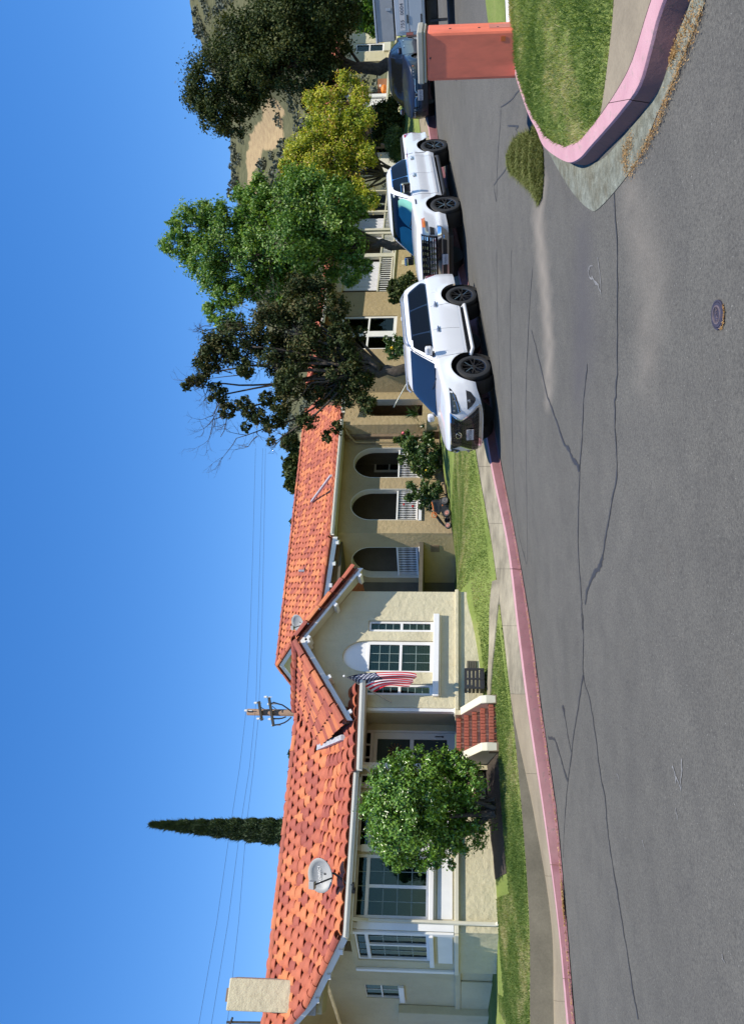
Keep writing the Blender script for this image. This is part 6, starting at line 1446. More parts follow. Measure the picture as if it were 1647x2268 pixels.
# Italian cypress
def cypress():
    b = P(418, 760, 45); tip = P(442, 340, 45); root = empty('cypress', b, 'tall slender Italian cypress standing up behind the tile roof', 'tree'); m = MB(); m.tube([b - Vector((0, 0, 3)), b.lerp(tip, .6)], [0.18, 0.05], 7); m.build('trunk', M['bark'], root)
    r = np.random.default_rng(5); n = 70000; t = r.random(n)**0.8; w = 0.80*np.interp(t, [0, .15, .5, .85, 1], [1.05, 1.0, .72, .34, .05])*(1+.14*np.sin(t*70+r.normal(0, .6, n))); a = r.uniform(0, 2*np.pi, n); rr = w*np.sqrt(r.uniform(.55, 1, n))
    ax = np.array(b)[None]*(1-t)[:, None] + np.array(tip)[None]*t[:, None]; p = ax + np.stack([np.cos(a)*rr, np.sin(a)*rr, r.normal(0, .1, n)], -1)
    v, f = blades(p, 0.16, 0.045, lean=.6); link('crown', np_mesh('crown', v, f, M['lf_cyp'], np.clip(r.normal(.5, .25, n) + .35*np.sin(t*70+a*2), 0, 1)), root)
cypress()
# utility pole, cross arms, insulators and wires
def pole():
    Y = 60; b = P(686, 800, Y); t = P(691, 548, Y); root = empty('utility_pole', b, 'wooden utility pole with two cross arms behind the gable', 'utility pole'); m = MB(); m.tube([b - Vector((0, 0, 3)), t], [0.30, 0.26], 10); m.build('mast', M['wood'], root, smooth=True)
    zz = lambda x, y, dy=0: P(828 - (y)/2.738, 277 + x/2.738, Y+dy)
    zp = lambda x, y, dy=-.35: P(2268-(2720+y/5.49)/1.8057, (950+x/5.49)/1.8057, Y+dy)
    for a, b_ in (((468, 468), (535, 885)), ((690, 385), (790, 1010))):
        m = MB(); p, q = zp(*a), zp(*b_); m.tube([p, q], 0.13, 4); m.build('cross_arm', M['woodd'], root)
    for a, b_ in (((520, 600), (650, 685)), ((765, 575), (910, 695))):
        m = MB(); m.tube([zp(*a), zp(*b_)], 0.03, 5); m.build('brace', M['woodd'], root)
    for x, y in ((185, 668), (398, 500), (455, 848), (618, 370), (690, 528), (705, 857), (780, 990)):
        m = MB(); p = zp(x, y); m.lathe([(0.001, .14), (.09, .10), (.09, -.10), (.03, -.14), (.03, -.5), (.001, -.5)], Matrix.Translation(p), 8); m.build('insulator', M['white'], root)
    for L in (((740, 515), (790, 490), (900, 525), (980, 545), (1100, 625), (1210, 710)), ((780, 845), (900, 848), (980, 838), (1060, 808)), ((800, 990), (930, 970), (1030, 935), (1100, 890), (1180, 815))):
        m = MB(); m.tube([zp(*q) for q in L], 0.06, 5); m.build('cable', M['iron'], root)
    for x, y in ((800, 520), (830, 850), (850, 990)):
        m = MB(); p = zp(x, y); m.tube([p + Vector((0, 0, .15)), p - Vector((0, 0, .35))], 0.05, 6); m.build('cutout_fuse', M['steel'], root)
    wires = [((828, 553), (693, 545), (441, 511), (13, 443)), ((828, 570), (711, 567), (441, 533), (13, 470.6)), ((828, 579), (676, 572), (441, 546), (13, 505))]
    for k, w in enumerate(wires):
        pts = [P(1275, (566, 582, 588)[k], 72), P(1050, (560, 576, 584)[k], 68), P(*w[0], 62), P(*w[1], 60), P(567, lerp(w[1][1], w[2][1], .48)+2, 57), P(*w[2], 54), P(227, lerp(w[2][1], w[3][1], .49)+3, 50), P(*w[3], 47), P(-150, w[3][1]-28, 44)]
        m = MB(); m.tube(pts, 0.011, 5); tag(m.build('power_line', M['iron']), ('uppermost', 'middle', 'lowest')[k] + ' thin power line crossing the sky to the pole', 'power line')
    b2 = P(2, 660, 47); r2 = empty('utility_pole', b2, 'distant utility pole top beside the chimney', 'utility pole'); m = MB(); m.tube([b2, P(4, 502, 47)], .07, 8); m.build('mast', M['woodd'], r2); m = MB(); m.tube([P(-14, 503, 47), P(14, 515, 47)], .07, 5); m.build('cross_arm', M['woodd'], r2)
pole()
# ------------------------------------------------------------------ hills
RID = [(-700, 760), (0, 735), (400, 715), (700, 700), (900, 690), (1100, 668), (1200, 660), (1290, 650), (1400, 625), (1500, 600), (1600, 575), (1700, 552), (1790, 532), (1825, 526), (1860, 514), (1920, 509), (1968, 512), (2010, 505), (2060, 490), (2110, 470), (2147, 455), (2201, 432), (2256, 423), (2330, 405), (2450, 400), (2900, 470)]
def hill():
    us = np.linspace(-700, 2900, 181); rows = 46; V = []; bare = []
    r = np.random.default_rng(4); ph = r.uniform(0, 6, 40)
    def fb(x, y): return sum(math.sin(x*(.9+.37*k) + y*(.7+.21*k)*1.3 + ph[k])/(1+k*.6) for k in range(7))
    for j in range(rows):
        t = j/(rows-1)
        for u in us:
            vr = np.interp(u, [q[0] for q in RID], [q[1] for q in RID]) + 2.0*math.sin(u*.05)+1.2*math.sin(u*.13)
            Yr = 300; Y = lerp(75, Yr, t); top = P(u, vr, Yr); q = ray(u, vr)*Y; z0 = 3.0; z = z0 + (top.z - z0)*(t**1.15) + 1.6*fb(u*.012, t*5)*math.sin(math.pi*min(1, t*1.0))
            V.append((q.x, Y, z))
    V = np.array(V); n = len(us); F = np.concatenate([np.column_stack([np.arange(n-1)+i*n, np.arange(n-1)+i*n+1, np.arange(n-1)+(i+1)*n+1, np.arange(n-1)+(i+1)*n]) for i in range(rows-1)])
    me = np_mesh('hill', V, F, M['hill'], smooth=True)
    U = UC + FOC*V[:, 0]/V[:, 1]; W = 1010 - FOC*(V[:, 2]-EYE)/V[:, 1]      # where a foot path scar lies on the slope
    def blob(u0, w0, a, b): return np.clip(1.25 - np.hypot((U-u0)/a, (W-w0)/b), 0, 1)
    s = np.clip(1.6*np.maximum.reduce([blob(1982, 590, 36, 36), blob(1950, 560, 44, 15), blob(1925, 552, 26, 14), blob(1880, 548, 30, 7), blob(2030, 600, 30, 26), blob(1850, 556, 22, 6), blob(1290, 672, 22, 14)]), 0, 1)
    a = me.attributes.new('bare', 'FLOAT', 'POINT'); a.data.foreach_set('value', s.astype(np.float32))
    tag(link('hill', me), 'dry olive brown hillside with a bare tan patch behind the trees', kind='structure')
    # chaparral clumps
    pts = []; g = np.random.default_rng(8)
    for _ in range(2600):
        i = g.integers(0, rows-1); j = g.integers(0, n-1); q = V[i*n+j]*(1-g.random()) + V[(i+1)*n+min(j+1, n-1)]*0; i2 = i*n+j; w = g.random(); q = V[i2]*(1-w) + V[i2+n]*w; b = s[i2]
        uu = UC + FOC*q[0]/q[1]
        if b > .35 or (abs(math.sin(uu*.021+i*.35)) < .45 and g.random() < .7): continue
        pts.append((q, g.uniform(0.7, 2.2)*(.5 + q[1]/300)))
    bl = [(tuple(q + np.array([0, 0, r_*.3])), r_, r_, r_*.75, r_*r_) for q, r_ in pts]
    VV = []; FF = []; RR = []
    P0 = np.array([b[0] for b in bl]); r0 = np.array([b[1] for b in bl]); K = 60
    d = g.normal(size=(len(bl), K, 3)); d /= np.linalg.norm(d, axis=2)[..., None]; d[..., 2] = np.abs(d[..., 2])*.9 - .1
    c = (P0[:, None] + d*r0[:, None, None]*g.uniform(.55, 1, (len(bl), K, 1))).reshape(-1, 3); sz = np.repeat(r0, K)*.34
    t = g.normal(size=c.shape); t /= np.linalg.norm(t, axis=1)[:, None]; bt = np.cross(t, g.normal(size=c.shape)); bt /= np.linalg.norm(bt, axis=1)[:, None]; m = len(c)
    v = np.concatenate([c - t*sz[:, None]*.6, c + bt*sz[:, None]*.5, c + t*sz[:, None]*.6, c - bt*sz[:, None]*.5]); i = np.arange(m); f = np.column_stack([i, i+m, i+2*m, i+3*m])
    rn = np.clip(np.repeat(g.normal(.45, .2, len(bl)), K) + g.normal(0, .15, m), 0, 1)
    tag(link('hill_scrub', np_mesh('hill_scrub', v, f, M['lf_hill'], rn)), 'grey green scrub scattered over the hillside', kind='stuff')
def hill_mat():
    m, nt, b = new_mat('dry_hillside'); b.inputs['Roughness'].default_value = 1; b.inputs['Specular IOR Level'].default_value = 0
    n1 = noise(nt, 0.05, 6, .65); n2 = noise(nt, 0.5, 5, .7)
    c = ramp(nt, n1.outputs['Fac'], [(.3, (.092, .096, .058)), (.7, (.13, .128, .076))]); d = ramp(nt, n2.outputs['Fac'], [(.35, (.7, .72, .68)), (.65, (1.12, 1.1, 1.05))])
    e = ramp(nt, n2.outputs['Fac'], [(.3, (.26, .185, .11)), (.7, (.38, .29, .16))]); at = node(nt, 'ShaderNodeAttribute', attribute_name='bare')
    ad = node(nt, 'ShaderNodeMath', operation='ADD'); nt.links.new(at.outputs['Fac'], ad.inputs[0]); sc = node(nt, 'ShaderNodeMath', operation='MULTIPLY'); sc.inputs[1].default_value = .5; nt.links.new(n2.outputs['Fac'], sc.inputs[0]); nt.links.new(sc.outputs[0], ad.inputs[1])
    th = ramp(nt, ad.outputs[0], [(.62, (0, 0, 0)), (.78, (1, 1, 1))])
    nt.links.new(mix(nt, th.outputs[0], mix(nt, 1, c.outputs[0], d.outputs[0], 'MULTIPLY'), e.outputs[0]), b.inputs['Base Color']); return m
M['hill'] = hill_mat(); hill()
for k, (u, v, px, lab) in enumerate(((1232, 648, 24, 'largest dark round tree on the skyline above the long tile roof'), (1198, 650, 18, 'second dark round tree on the skyline left of the largest'), (1255, 655, 14, 'dark skyline tree right of the largest round one'), (1112, 656, 11, 'small dark skyline tree above the middle of the long roof'), (1285, 640, 16, 'dark skyline tree near the bare branches'), (1140, 660, 8, 'tiny dark skyline tree beside the small one'),
                                     (598, 650, 10, 'small grey green treetop showing over the near roof ridge'), (555, 648, 7, 'tiny treetop left on the near roof ridge'), (645, 655, 5, 'tiny treetop by the utility pole on the near ridge'))):
    b = P(u, v+60, 110); root = empty('skyline_tree', b, lab, 'tree', 'distant skyline trees'); m = MB(); m.tube([b - Vector((0, 0, 3)), P(u, v, 110)], [.25, .15], 6); m.build('trunk', M['bark'], root)
    L = [(u, v, px), (u-px*.6, v+px*.3, px*.65), (u+px*.6, v+px*.35, px*.6), (u, v+px*.6, px*.8), (u+px*.2, v-px*.5, px*.5)]
    vv, ff, rn = leaves(uvblobs(L, 110, 1, k), 1600, .75, seed=40+k, kshell=22); link('crown', np_mesh('crown', vv, ff, M['lf_dark'], rn), root)
# ------------------------------------------------------------------ vehicles
class Car:
    def __init__(s, S, name, label, cat, mw, paint):
        s.S = S; s.paint = paint; s.root = empty(name, None, label, cat, mat=mw); s.body()
    def w(s, x): return tab(x, s.S['w'])
    def top(s, x): return tab(x, s.S['top'])
    def lean(s, x, z):
        xa, xf = s.S['xa'], s.S['w'][-1][0]; t = max(0, (x-xa)/(xf-xa)); return tab(z, s.S['nose'])*t*t
    def bot(s, x):
        z = tab(x, s.S['sill'])
        for xc in s.S['axles']:
            d = abs(x-xc)
            if d < s.S['ra']: z = max(z, s.S['rw'] + math.sqrt(s.S['ra']**2 - d*d))
        return z
    def sy(s, x, z):
        y = s.w(x)*tab(z, s.S['side'])
        for xc in s.S['axles']:
            r = math.hypot(x-xc, z-s.S['rw']); y += s.S.get('flare', .02)*math.exp(-((r-s.S['ra'])/.10)**2)*(z > .3)
        return y
    def body(s):
        S = s.S; x0, x1 = S['w'][0][0], S['w'][-1][0]; xs = set(np.round(np.arange(x0, x1, .045), 4)) | {x0, x1}
        for xc in S['axles']:
            for k in np.linspace(-1, 1, 25): xs.add(round(xc + S['ra']*math.sin(k*math.pi/2)*.9999, 4))
        for k in (0.004, .015, .035): xs.add(x0+k); xs.add(x1-k)
        xs = sorted(xs); rows = []; N = 12
        for x in xs:
            zb, zt = s.bot(x), s.top(x); rs = S['rs']; zs = zt - rs; pts = []
            e = min(x-x0, x1-x); sh = 0.0 if e > .035 else (.035-e)*.8
            for i in range(N+1): z = lerp(zb, zs, i/N); pts.append((s.sy(x, z) - sh, z))
            ys = pts[-1][0]
            for a in (.35, .7, 1.0): t = a*math.pi/2; pts.append((ys - rs*1.3*(1-math.cos(t)), zs + rs*math.sin(t)))
            yt = pts[-1][0]
            for k in (.8, .5, .2, 0): pts.append((yt*k, zt + S['crown']*(1-k*k)))
            L = [Vector((x + s.lean(x, z), y, z)) for y, z in pts]; rows.append(L + [Vector((p.x, -p.y, p.z)) for p in reversed(L[:-1])])
        m = MB(); m.grid(rows, flip=False)
        n = len(rows[0])
        for r, fl in ((0, 1), (len(rows)-1, 0)):
            k = r*n
            for i in range((n-1)//2): q = (k+i, k+i+1, k+n-2-i, k+n-1-i); m.f.append(q if fl else q[::-1]); m.m.append(0)
        s.b = m.build('body', [s.paint], s.root, fix=True, auto=38, world_coords=False)
        m = MB(); m.box(((x0+x1)/2, 0, S['rw']+.08), (x1-x0-.30, S['w'][1][1]*1.15, .42)); 
        for xc in S['axles']:
            for sd in (1, -1):
                T = Matrix.Translation((xc, sd*s.w(xc)*.52, S['rw'])) @ Matrix.Rotation(-sd*math.pi/2, 4, 'X'); m.lathe([(.001, 0), (S['ra']*1.0, 0), (S['ra']*1.0, s.w(xc)*.43)], T, 28)
        m.build('underbody', M['plastic'], s.root, world_coords=False)
    def shut(s, pts, w=.007):
        m = MB()
        for sd in (1, -1):
            A_ = [Vector((x-w/2, sd*(s.sy(x, z)+.0075), z)) for x, z in pts]; B_ = [Vector((x+w/2, sd*(s.sy(x, z)+.0075), z)) for x, z in pts]; m.grid([A_, B_], flip=sd > 0)
        m.build('shut_line', M['plastic'], s.root, world_coords=False)
    def cz(s, key, z): return tab(z, s.S['cab'][key])
    def cabin(s):
        C_ = s.S['cab']; zs = []
        zk = [q[0] for q in C_['w']]
        for a, b in zip(zk[:-1], zk[1:]): zs += list(np.linspace(a, b, 5)[:-1])
        zs.append(zk[-1]); rows = []
        for z in zs:
            xf, xr, w = s.cz('xf', z), s.cz('xr', z), s.cz('w', z); xc, a = (xf+xr)/2, (xf-xr)/2; L = []
            for k in range(65):
                t = 2*math.pi*k/64; ct, st = math.cos(t), math.sin(t); e = 2/s.S.get('sq', 9)
                L.append(Vector((xc + a*math.copysign(abs(ct)**e, ct), w*math.copysign(abs(st)**e, st), z)))
            rows.append(L)
        m = MB(); m.grid(rows); 
        top = rows[-1][:-1]; z = zs[-1] + .02; c = sum(top, Vector())/64; inner = [p.lerp(c, .5) + Vector((0, 0, .018)) for p in top]; m.grid([top + top[:1], inner + inner[:1]]); m.poly(inner)
        m.build('roof_shell', s.paint, s.root, fix=True, auto=45, world_coords=False)
    def cy(s, x, z):
        xf, xr, w = s.cz('xf', z), s.cz('xr', z), s.cz('w', z); q = min(.999, abs((x-(xf+xr)/2)/((xf-xr)/2))); n = s.S.get('sq', 9); return w*(1-q**n)**(1/n)
    def cxf(s, y, z, rear=False):
        xf, xr, w = s.cz('xf', z), s.cz('xr', z), s.cz('w', z); n = s.S.get('sq', 9); a = (xf-xr)/2*(1-min(.999, abs(y)/w)**n)**(1/n); return (xf+xr)/2 + (-a if rear else a)
    def side_glass(s, name, z0, z1, xa, xb, mat, off=.006, sides=(1, -1), rows=10, cols=8, rnd=.0):
        """xa, xb: tables z->x of the rear and front edge"""
        for sd in sides:
            R_ = []
            for i in range(rows+1):
                z = lerp(z0, z1, i/rows); a, b = tab(z, xa), tab(z, xb); k = min(i, rows-i)/rows; inset = rnd*max(0, 1-k/.14)**2
                R_.append([Vector((x, sd*(s.cy(x, z)+off), z)) for x in np.linspace(a+inset, b-inset, cols+1)])
            m = MB(); m.grid(R_, flip=(sd < 0)); m.build(name, M[mat], s.root, smooth=True, world_coords=False)
    def front_glass(s, name, z0, z1, ya, yb, mat, off=.008, rear=False, rows=10, cols=14, yc=0.0):
        R_ = []
        for i in range(rows+1):
            z = lerp(z0, z1, i/rows); h = lerp(ya, yb, i/rows) if not callable(ya) else ya(i/rows)
            R_.append([Vector((s.cxf(yc+y, z, rear) + (-off if rear else off), yc+y, z + off*.5)) for y in np.linspace(-h, h, cols+1)])
        m = MB(); m.grid(R_, flip=rear); return m.build(name, mat if not isinstance(mat, str) else M[mat], s.root, smooth=True, world_coords=False)
    def side_patch(s, name, x0, x1, z0, z1, off, mat, sides=(1, -1), nx=14, nz=8, fz=None, skirt=True, fx=None):
        for sd in sides:
            G_ = []
            for i in range(nz+1):
                a, b = (x0, x1) if fx is None else fx(i/nz)
                G_.append([(x, lerp(z0, z1, i/nz)) for x in np.linspace(a, b, nx+1)])
            m = MB(); m.grid([[Vector((x, sd*(s.sy(x, z)+off), z)) for x, z in r] for r in G_], flip=(sd < 0))
            if skirt:
                bd = G_[0] + [r[-1] for r in G_[1:]] + G_[-1][-2::-1] + [r[0] for r in G_[-2:0:-1]]; n = len(bd)
                k = m.add([Vector((x, sd*(s.sy(x, z)+off), z)) for x, z in bd] + [Vector((x, sd*(s.sy(x, z)-.004), z)) for x, z in bd], [])
                for i in range(n): j = (i+1) % n; m.f.append((k+i, k+j, k+n+j, k+n+i)); m.m.append(0)
            m.build(name, mat if not isinstance(mat, str) else M[mat], s.root, auto=40, world_coords=False)
    def fx(s, y, z, rear=False):
        S = s.S; xs = [q[0] for q in S['w']]; lo, hi = (0, xs[-1]) if not rear else (xs[0], 0)
        y = abs(y)/tab(z, S['side'])
        for _ in range(30):
            mid = (lo+hi)/2
            inside_ = s.w(mid) > y
            if not rear: lo, hi = (mid, hi) if inside_ else (lo, mid)
            else: lo, hi = (lo, mid) if inside_ else (mid, hi)
        return lo + (s.lean(lo, z) if not rear else 0)
    def nose_patch(s, name, poly, off, mat, parent=None, rows=8, cols=10, thick=.0, mirror=False, rear=False, bev=0):
        """poly: list of (z, y0, y1) rows from low to high"""
        zs = [q[0] for q in poly]; out = []
        for sd in ((1, -1) if mirror else (1,)):
            R_ = []
            for i in range(rows+1):
                z = lerp(zs[0], zs[-1], i/rows); a = tab(z, [(q[0], q[1]) for q in poly]); b = tab(z, [(q[0], q[2]) for q in poly])
                R_.append([Vector((s.fx(y, z, rear) + (-off if rear else off), sd*y, z)) for y in np.linspace(a, b, cols+1)])
            m = MB(); m.grid(R_, flip=(sd < 0) != rear)
            bd = R_[0] + [r[-1] for r in R_[1:]] + R_[-1][-2::-1] + [r[0] for r in R_[-2:0:-1]]; n = len(bd); dx = Vector((off+.02 if not rear else -off-.02, 0, 0))
            k = m.add(bd + [p-dx for p in bd], [])
            for i in range(n): j = (i+1) % n; m.f.append((k+i, k+j, k+n+j, k+n+i)); m.m.append(0)
            out.append(m.build(name, M[mat], parent or s.root, fix=True, auto=40, world_coords=False))
        return out[0]
    def wheel(s, x, sd, R_, wd, rim_r, spokes, hub_mat='gloss_black', y=None):
        y = y if y is not None else s.w(x) - .01
        T = Matrix.Translation((x, sd*y, s.S['rw'])) @ Matrix.Rotation(-sd*math.pi/2, 4, 'X')     # local z outwards
        m = MB(); m.lathe([(rim_r, -wd), (R_*.93, -wd), (R_, -wd*.80), (R_*1.0, -wd*.55), (R_*.992, -wd*.5), (R_, -wd*.45), (R_, -wd*.2), (R_*.95, -.01), (R_*.80, .008), (rim_r+.015, 0), (rim_r, -.02)], T, 48)
        t = m.build('wheel', M['rubber'], s.root, fix=True, auto=35, world_coords=False)
        m = MB(); m.lathe([(rim_r, -.005), (rim_r-.015, -.012), (rim_r-.03, -.06), (rim_r-.035, -wd*.7), (.001, -wd*.7)], T, 36)
        for k in range(spokes):
            for o_ in (-.10, .10):
                a0 = 2*math.pi*k/spokes; a1 = a0 + o_*(2.2 if spokes < 8 else 1.2)
                p0 = T @ Vector((math.cos(a0)*.055, math.sin(a0)*.055, -.035)); p1 = T @ Vector((math.cos(a1)*(rim_r-.014), math.sin(a1)*(rim_r-.014), -.018)); m.tube([p0, p1], [.020, .014], 4)
        m.lathe([(.075, -.06), (.07, -.025), (.035, -.018), (.001, -.018)], T, 16)
        o = m.build('rim', M[hub_mat], t, auto=35, world_coords=False)
    def plate(s, txt, x, z, mat_txt='ink', y=0.0, hdr=None, rear=False):
        m = MB(); m.box((x, y, z), (.012, .31, .16)); p = m.build('number_plate', M['plate'], s.root, world_coords=False, bevel=.004)
        Mx = Matrix.Translation((x+.008, y, z-.006)) @ Matrix(((0, 0, 1, 0), (1, 0, 0, 0), (0, 1, 0, 0), (0, 0, 0, 1)))
        for t, sz, dz, mt in ((txt, .082, 0, mat_txt), (hdr, .034, .06, 'redink')):
            if t:
                o = text_obj('plate_text', t, sz, Matrix.Translation((0, 0, dz)) @ Mx, M[mt], None)[1]; o.parent = p
    def bar(s, name, pts, r, mat, parent=None, n=6, rr=None):
        m = MB(); m.tube(pts, r, n); return m.build(name, M[mat], parent or s.root, auto=50, world_coords=False)
    def blk(s, name, c, size, mat, parent=None, bevel=.01, T=None):
        m = MB(); m.box(c, size, T=T); return m.build(name, M[mat], parent or s.root, world_coords=False, bevel=bevel)
def car_matrix(front, rear, wheel_y, toward=1):
    """front, rear: ground contact points of the visible wheels on the car's left side"""
    X = (front-rear).normalized(); up0 = Vector((-CA*.6, -CB*.6, 1)); Y = up0.cross(X).normalized(); Y.z *= .25; Y = (Y - X*Y.dot(X)).normalized(); Z = X.cross(Y)
    o = (front+rear)/2 - Y*wheel_y; m = Matrix((X, Y, Z)).transposed().to_4x4(); m.translation = o; return m
FL_, RL_ = P(1460, 1087, 16.8), P(1618, 1056, 18.6)
L_ = dict(w=[(-2.52, .80), (-2.44, .88), (-2.25, .93), (-1.6, .945), (1.5, .945), (1.85, .92), (2.05, .86), (2.2, .76), (2.29, .62), (2.335, .44), (2.35, .30)],
          top=[(-2.52, 1.20), (-2.3, 1.235), (-1.0, 1.235), (1.0, 1.20), (1.25, 1.185), (1.8, 1.135), (2.15, 1.07), (2.28, 1.03), (2.35, .985)], sill=[(-2.52, .52), (-2.2, .50), (-1.2, .49), (1.2, .47), (2.0, .38), (2.35, .33)],
          side=[(.3, .90), (.45, .965), (.6, .99), (.8, 1.0), (.95, .995), (1.1, .975), (1.25, .95)], nose=[(.3, -.05), (.5, .02), (.8, .02), (.95, -.01), (1.05, -.05)], xa=1.9, axles=(1.385, -1.385), ra=.495, rw=.388, rs=.055, crown=.03, flare=.028, sq=9,
          cab=dict(w=[(1.17, .905), (1.3, .885), (1.5, .835), (1.66, .785), (1.75, .74), (1.815, .67), (1.85, .52)], xf=[(1.17, 1.20), (1.3, .98), (1.5, .66), (1.66, .40), (1.75, .22), (1.815, .05), (1.85, -.15)], xr=[(1.17, -2.47), (1.3, -2.45), (1.5, -2.37), (1.66, -2.27), (1.75, -2.2), (1.815, -2.08), (1.85, -1.9)]))
def stretch(S, x0, k):
    for key in ('w', 'top', 'sill'): S[key] = [(x0 + (x-x0)*k if x > x0 else x, v) for x, v in S[key]]
stretch(L_, 1.85, 1.32); L_['xa'] = 2.0; L_['sill'][-1] = (L_['sill'][-1][0], .28)
def make_suv():
    c = Car(L_, 'suv', 'white sport utility vehicle with black spindle grille parked at the red kerb', 'car', car_matrix(FL_, RL_, .93), M['cwhite']); c.cabin()
    xa = [(1.24, -2.02), (1.36, -2.08), (1.66, -1.80)]; xb = [(1.24, .90), (1.66, .33)]
    c.side_glass('window_surround', 1.225, 1.695, [(1.225, -2.06), (1.36, -2.13), (1.695, -1.83)], [(1.225, 1.0), (1.695, .34)], 'gloss_black', .004, rnd=.05)
    c.side_glass('side_window', 1.25, 1.665, [(1.25, .0), (1.665, -.05)], [(1.25, .88), (1.665, .31)], 'tint', .009, rnd=.02); c.side_glass('side_window', 1.25, 1.665, [(1.25, -1.10), (1.665, -1.02)], [(1.25, -.07), (1.665, -.11)], 'tint', .009, rnd=.02)
    c.side_glass('quarter_window', 1.25, 1.665, [(1.25, -2.0), (1.36, -2.06), (1.665, -1.77)], [(1.25, -1.17), (1.665, -1.09)], 'tint', .009, rnd=.02)
    c.front_glass('windshield_frame', 1.20, 1.735, .83, .66, 'gloss_black', .003); c.front_glass('windshield', 1.225, 1.715, .795, .635, 'wsglass', .009); c.front_glass('rear_window', 1.3, 1.68, .72, .6, 'tint', .009, rear=True)
    for yc in (.36, -.36):
        c.front_glass('seat_back', 1.30, 1.56, .17, .12, 'seat', .006, yc=yc)
    fz = lambda t: (lerp(-.045, -.06, t), lerp(.93, 1.02, t))
    c.side_patch('door', -.05, .95, .545, 1.185, .006, M['cwhite'], fx=lambda t: (-.05, .92 + .08*t)); c.side_patch('door', -1.0, -.06, .545, 1.185, .006, M['cwhite'], fx=lambda t: (-.90 - .12*t**2 if t < .9 else -1.02, -.06))
    for x_ in (-.055, .955, -1.005): c.shut([(x_, z) for z in np.linspace(.56, 1.18, 12)])
    c.side_patch('rocker_trim', -.86, .86, .475, .535, .012, M['cwhite'])
    c.side_patch('rocker_gap', -.88, .88, .37, .468, -.03, 'plastic', skirt=False)
    for sd in (1, -1):
        c.bar('running_board', [(-.93, sd*.86, .42), (-.88, sd*.985, .365), (.82, sd*.985, .345), (.90, sd*.86, .40)], .042, 'cwhite', n=8)
        for x in (.06, -.93):
            y = c.sy(x, 1.05); hd = c.blk('door_handle', (x-.10, sd*(y+.028), 1.055), (.22, .028, .030), 'chrome', bevel=.01); c.blk('handle_cup', (x-.08, sd*(y+.008), 1.05), (.15, .006, .075), 'steel', hd, .01)
        y = c.cy(.8, 1.24); mr = c.blk('mirror', (.83, sd*(y+.14), 1.335), (.13, .215, .17), 'cwhite', bevel=.045); c.blk('mirror_foot', (.82, sd*(y+.03), 1.235), (.10, .12, .06), 'gloss_black', mr, .02); c.blk('mirror_glass', (.762, sd*(y+.16), 1.335), (.008, .2, .14), 'tint', mr, .0); c.blk('indicator', (.905, sd*(y+.2), 1.335), (.012, .12, .018), 'chrome', mr, .004)
        c.bar('roof_rail', [(.20, sd*.70, 1.775), (.05, sd*.71, 1.86), (-1.7, sd*.70, 1.865), (-1.95, sd*.69, 1.785)], .022, 'steel', n=6)
        for x in (1.385, -1.385): c.wheel(x, sd, .388, .24, .262, 6)
        c.nose_patch('tail_lamp', [(.95, .70, .885), (1.2, .74, .89)], .012, 'redlamp', rear=True) if sd == 1 else None
    c.nose_patch('tail_lamp', [(.95, .70, .885), (1.2, .74, .89)], .012, 'redlamp', rear=True, mirror=True)
    # spindle grille
    c.nose_patch('grille_frame', [(.345, -.66, .66), (.42, -.66, .66), (.70, -.45, .45), (.78, -.395, .395), (.84, -.42, .42), (1.01, -.55, .55)], .018, 'chrome', rows=14, cols=16)
    g = c.nose_patch('grille', [(.375, -.62, .62), (.42, -.62, .62), (.70, -.415, .415), (.78, -.365, .365), (.84, -.39, .39), (.985, -.51, .51)], .026, 'gloss_black', rows=14, cols=16)
    m = MB()
    for k in range(18):
        z = .40 + k*.034; h = tab(z, [(.375, .60), (.70, .40), (.78, .355), (.84, .38), (.985, .50)])
        n = 12
        for i in range(n):
            y0, y1 = lerp(-h, h, (i+.06)/n), lerp(-h, h, (i+.94)/n); x0_, x1_ = c.fx(y0, z), c.fx(y1, z); zz = .008 if i % 2 else -.004
            m.tube([(x0_+.03, y0, z-zz), (max(x0_, x1_)+.040, (y0+y1)/2, z+zz), (x1_+.03, y1, z-zz)], .0058, 4)
    o = m.build('grille_mesh', M['iron_gloss'], g, world_coords=False)
    x = c.fx(0, .80)+.052; m = MB(); el = [(x, .085*math.cos(t), .83+.062*math.sin(t)) for t in np.linspace(0, 2*math.pi, 25)]; m.tube(el, .010, 5, cap=False); m.tube([(x+.004, .055, .872), (x+.004, .0, .79), (x+.004, -.058, .795)], .010, 5); m.build('emblem', M['chrome'], g, world_coords=False)
    hl = c.nose_patch('headlight', [(.79, .58, .64), (.85, .54, .82), (.93, .53, .87), (.985, .55, .88)], .012, 'gloss_black', mirror=True, rows=8)
    for sd in (1, -1):
        for y, z in ((.60, .91), (.68, .90), (.76, .89)):
            x = c.fx(y, z); c.blk('lamp_unit', (x+.004, sd*y, z), (.03, .05, .05), 'lamp', hl, .012)
        c.bar('drl', [(c.fx(y, z)+.020, sd*y, z) for y, z in ((.58, .82), (.65, .83), (.75, .86), (.84, .91))], .008, 'chrome', hl)
    fg = c.nose_patch('fog_recess', [(.44, .74, .76), (.54, .66, .84), (.63, .62, .86)], .012, 'plastic', mirror=True, rows=6)
    for sd in (1, -1): x = c.fx(.74, .56); c.blk('fog_lamp', (x+.0, sd*.74, .575), (.05, .09, .06), 'lamp', fg, .02)
    c.nose_patch('lower_chrome', [(.318, -.62, .62), (.340, -.65, .65)], .03, 'chrome', rows=2)
    c.plate('9XYT058', c.fx(0, .60)+.055, .58, hdr='California')
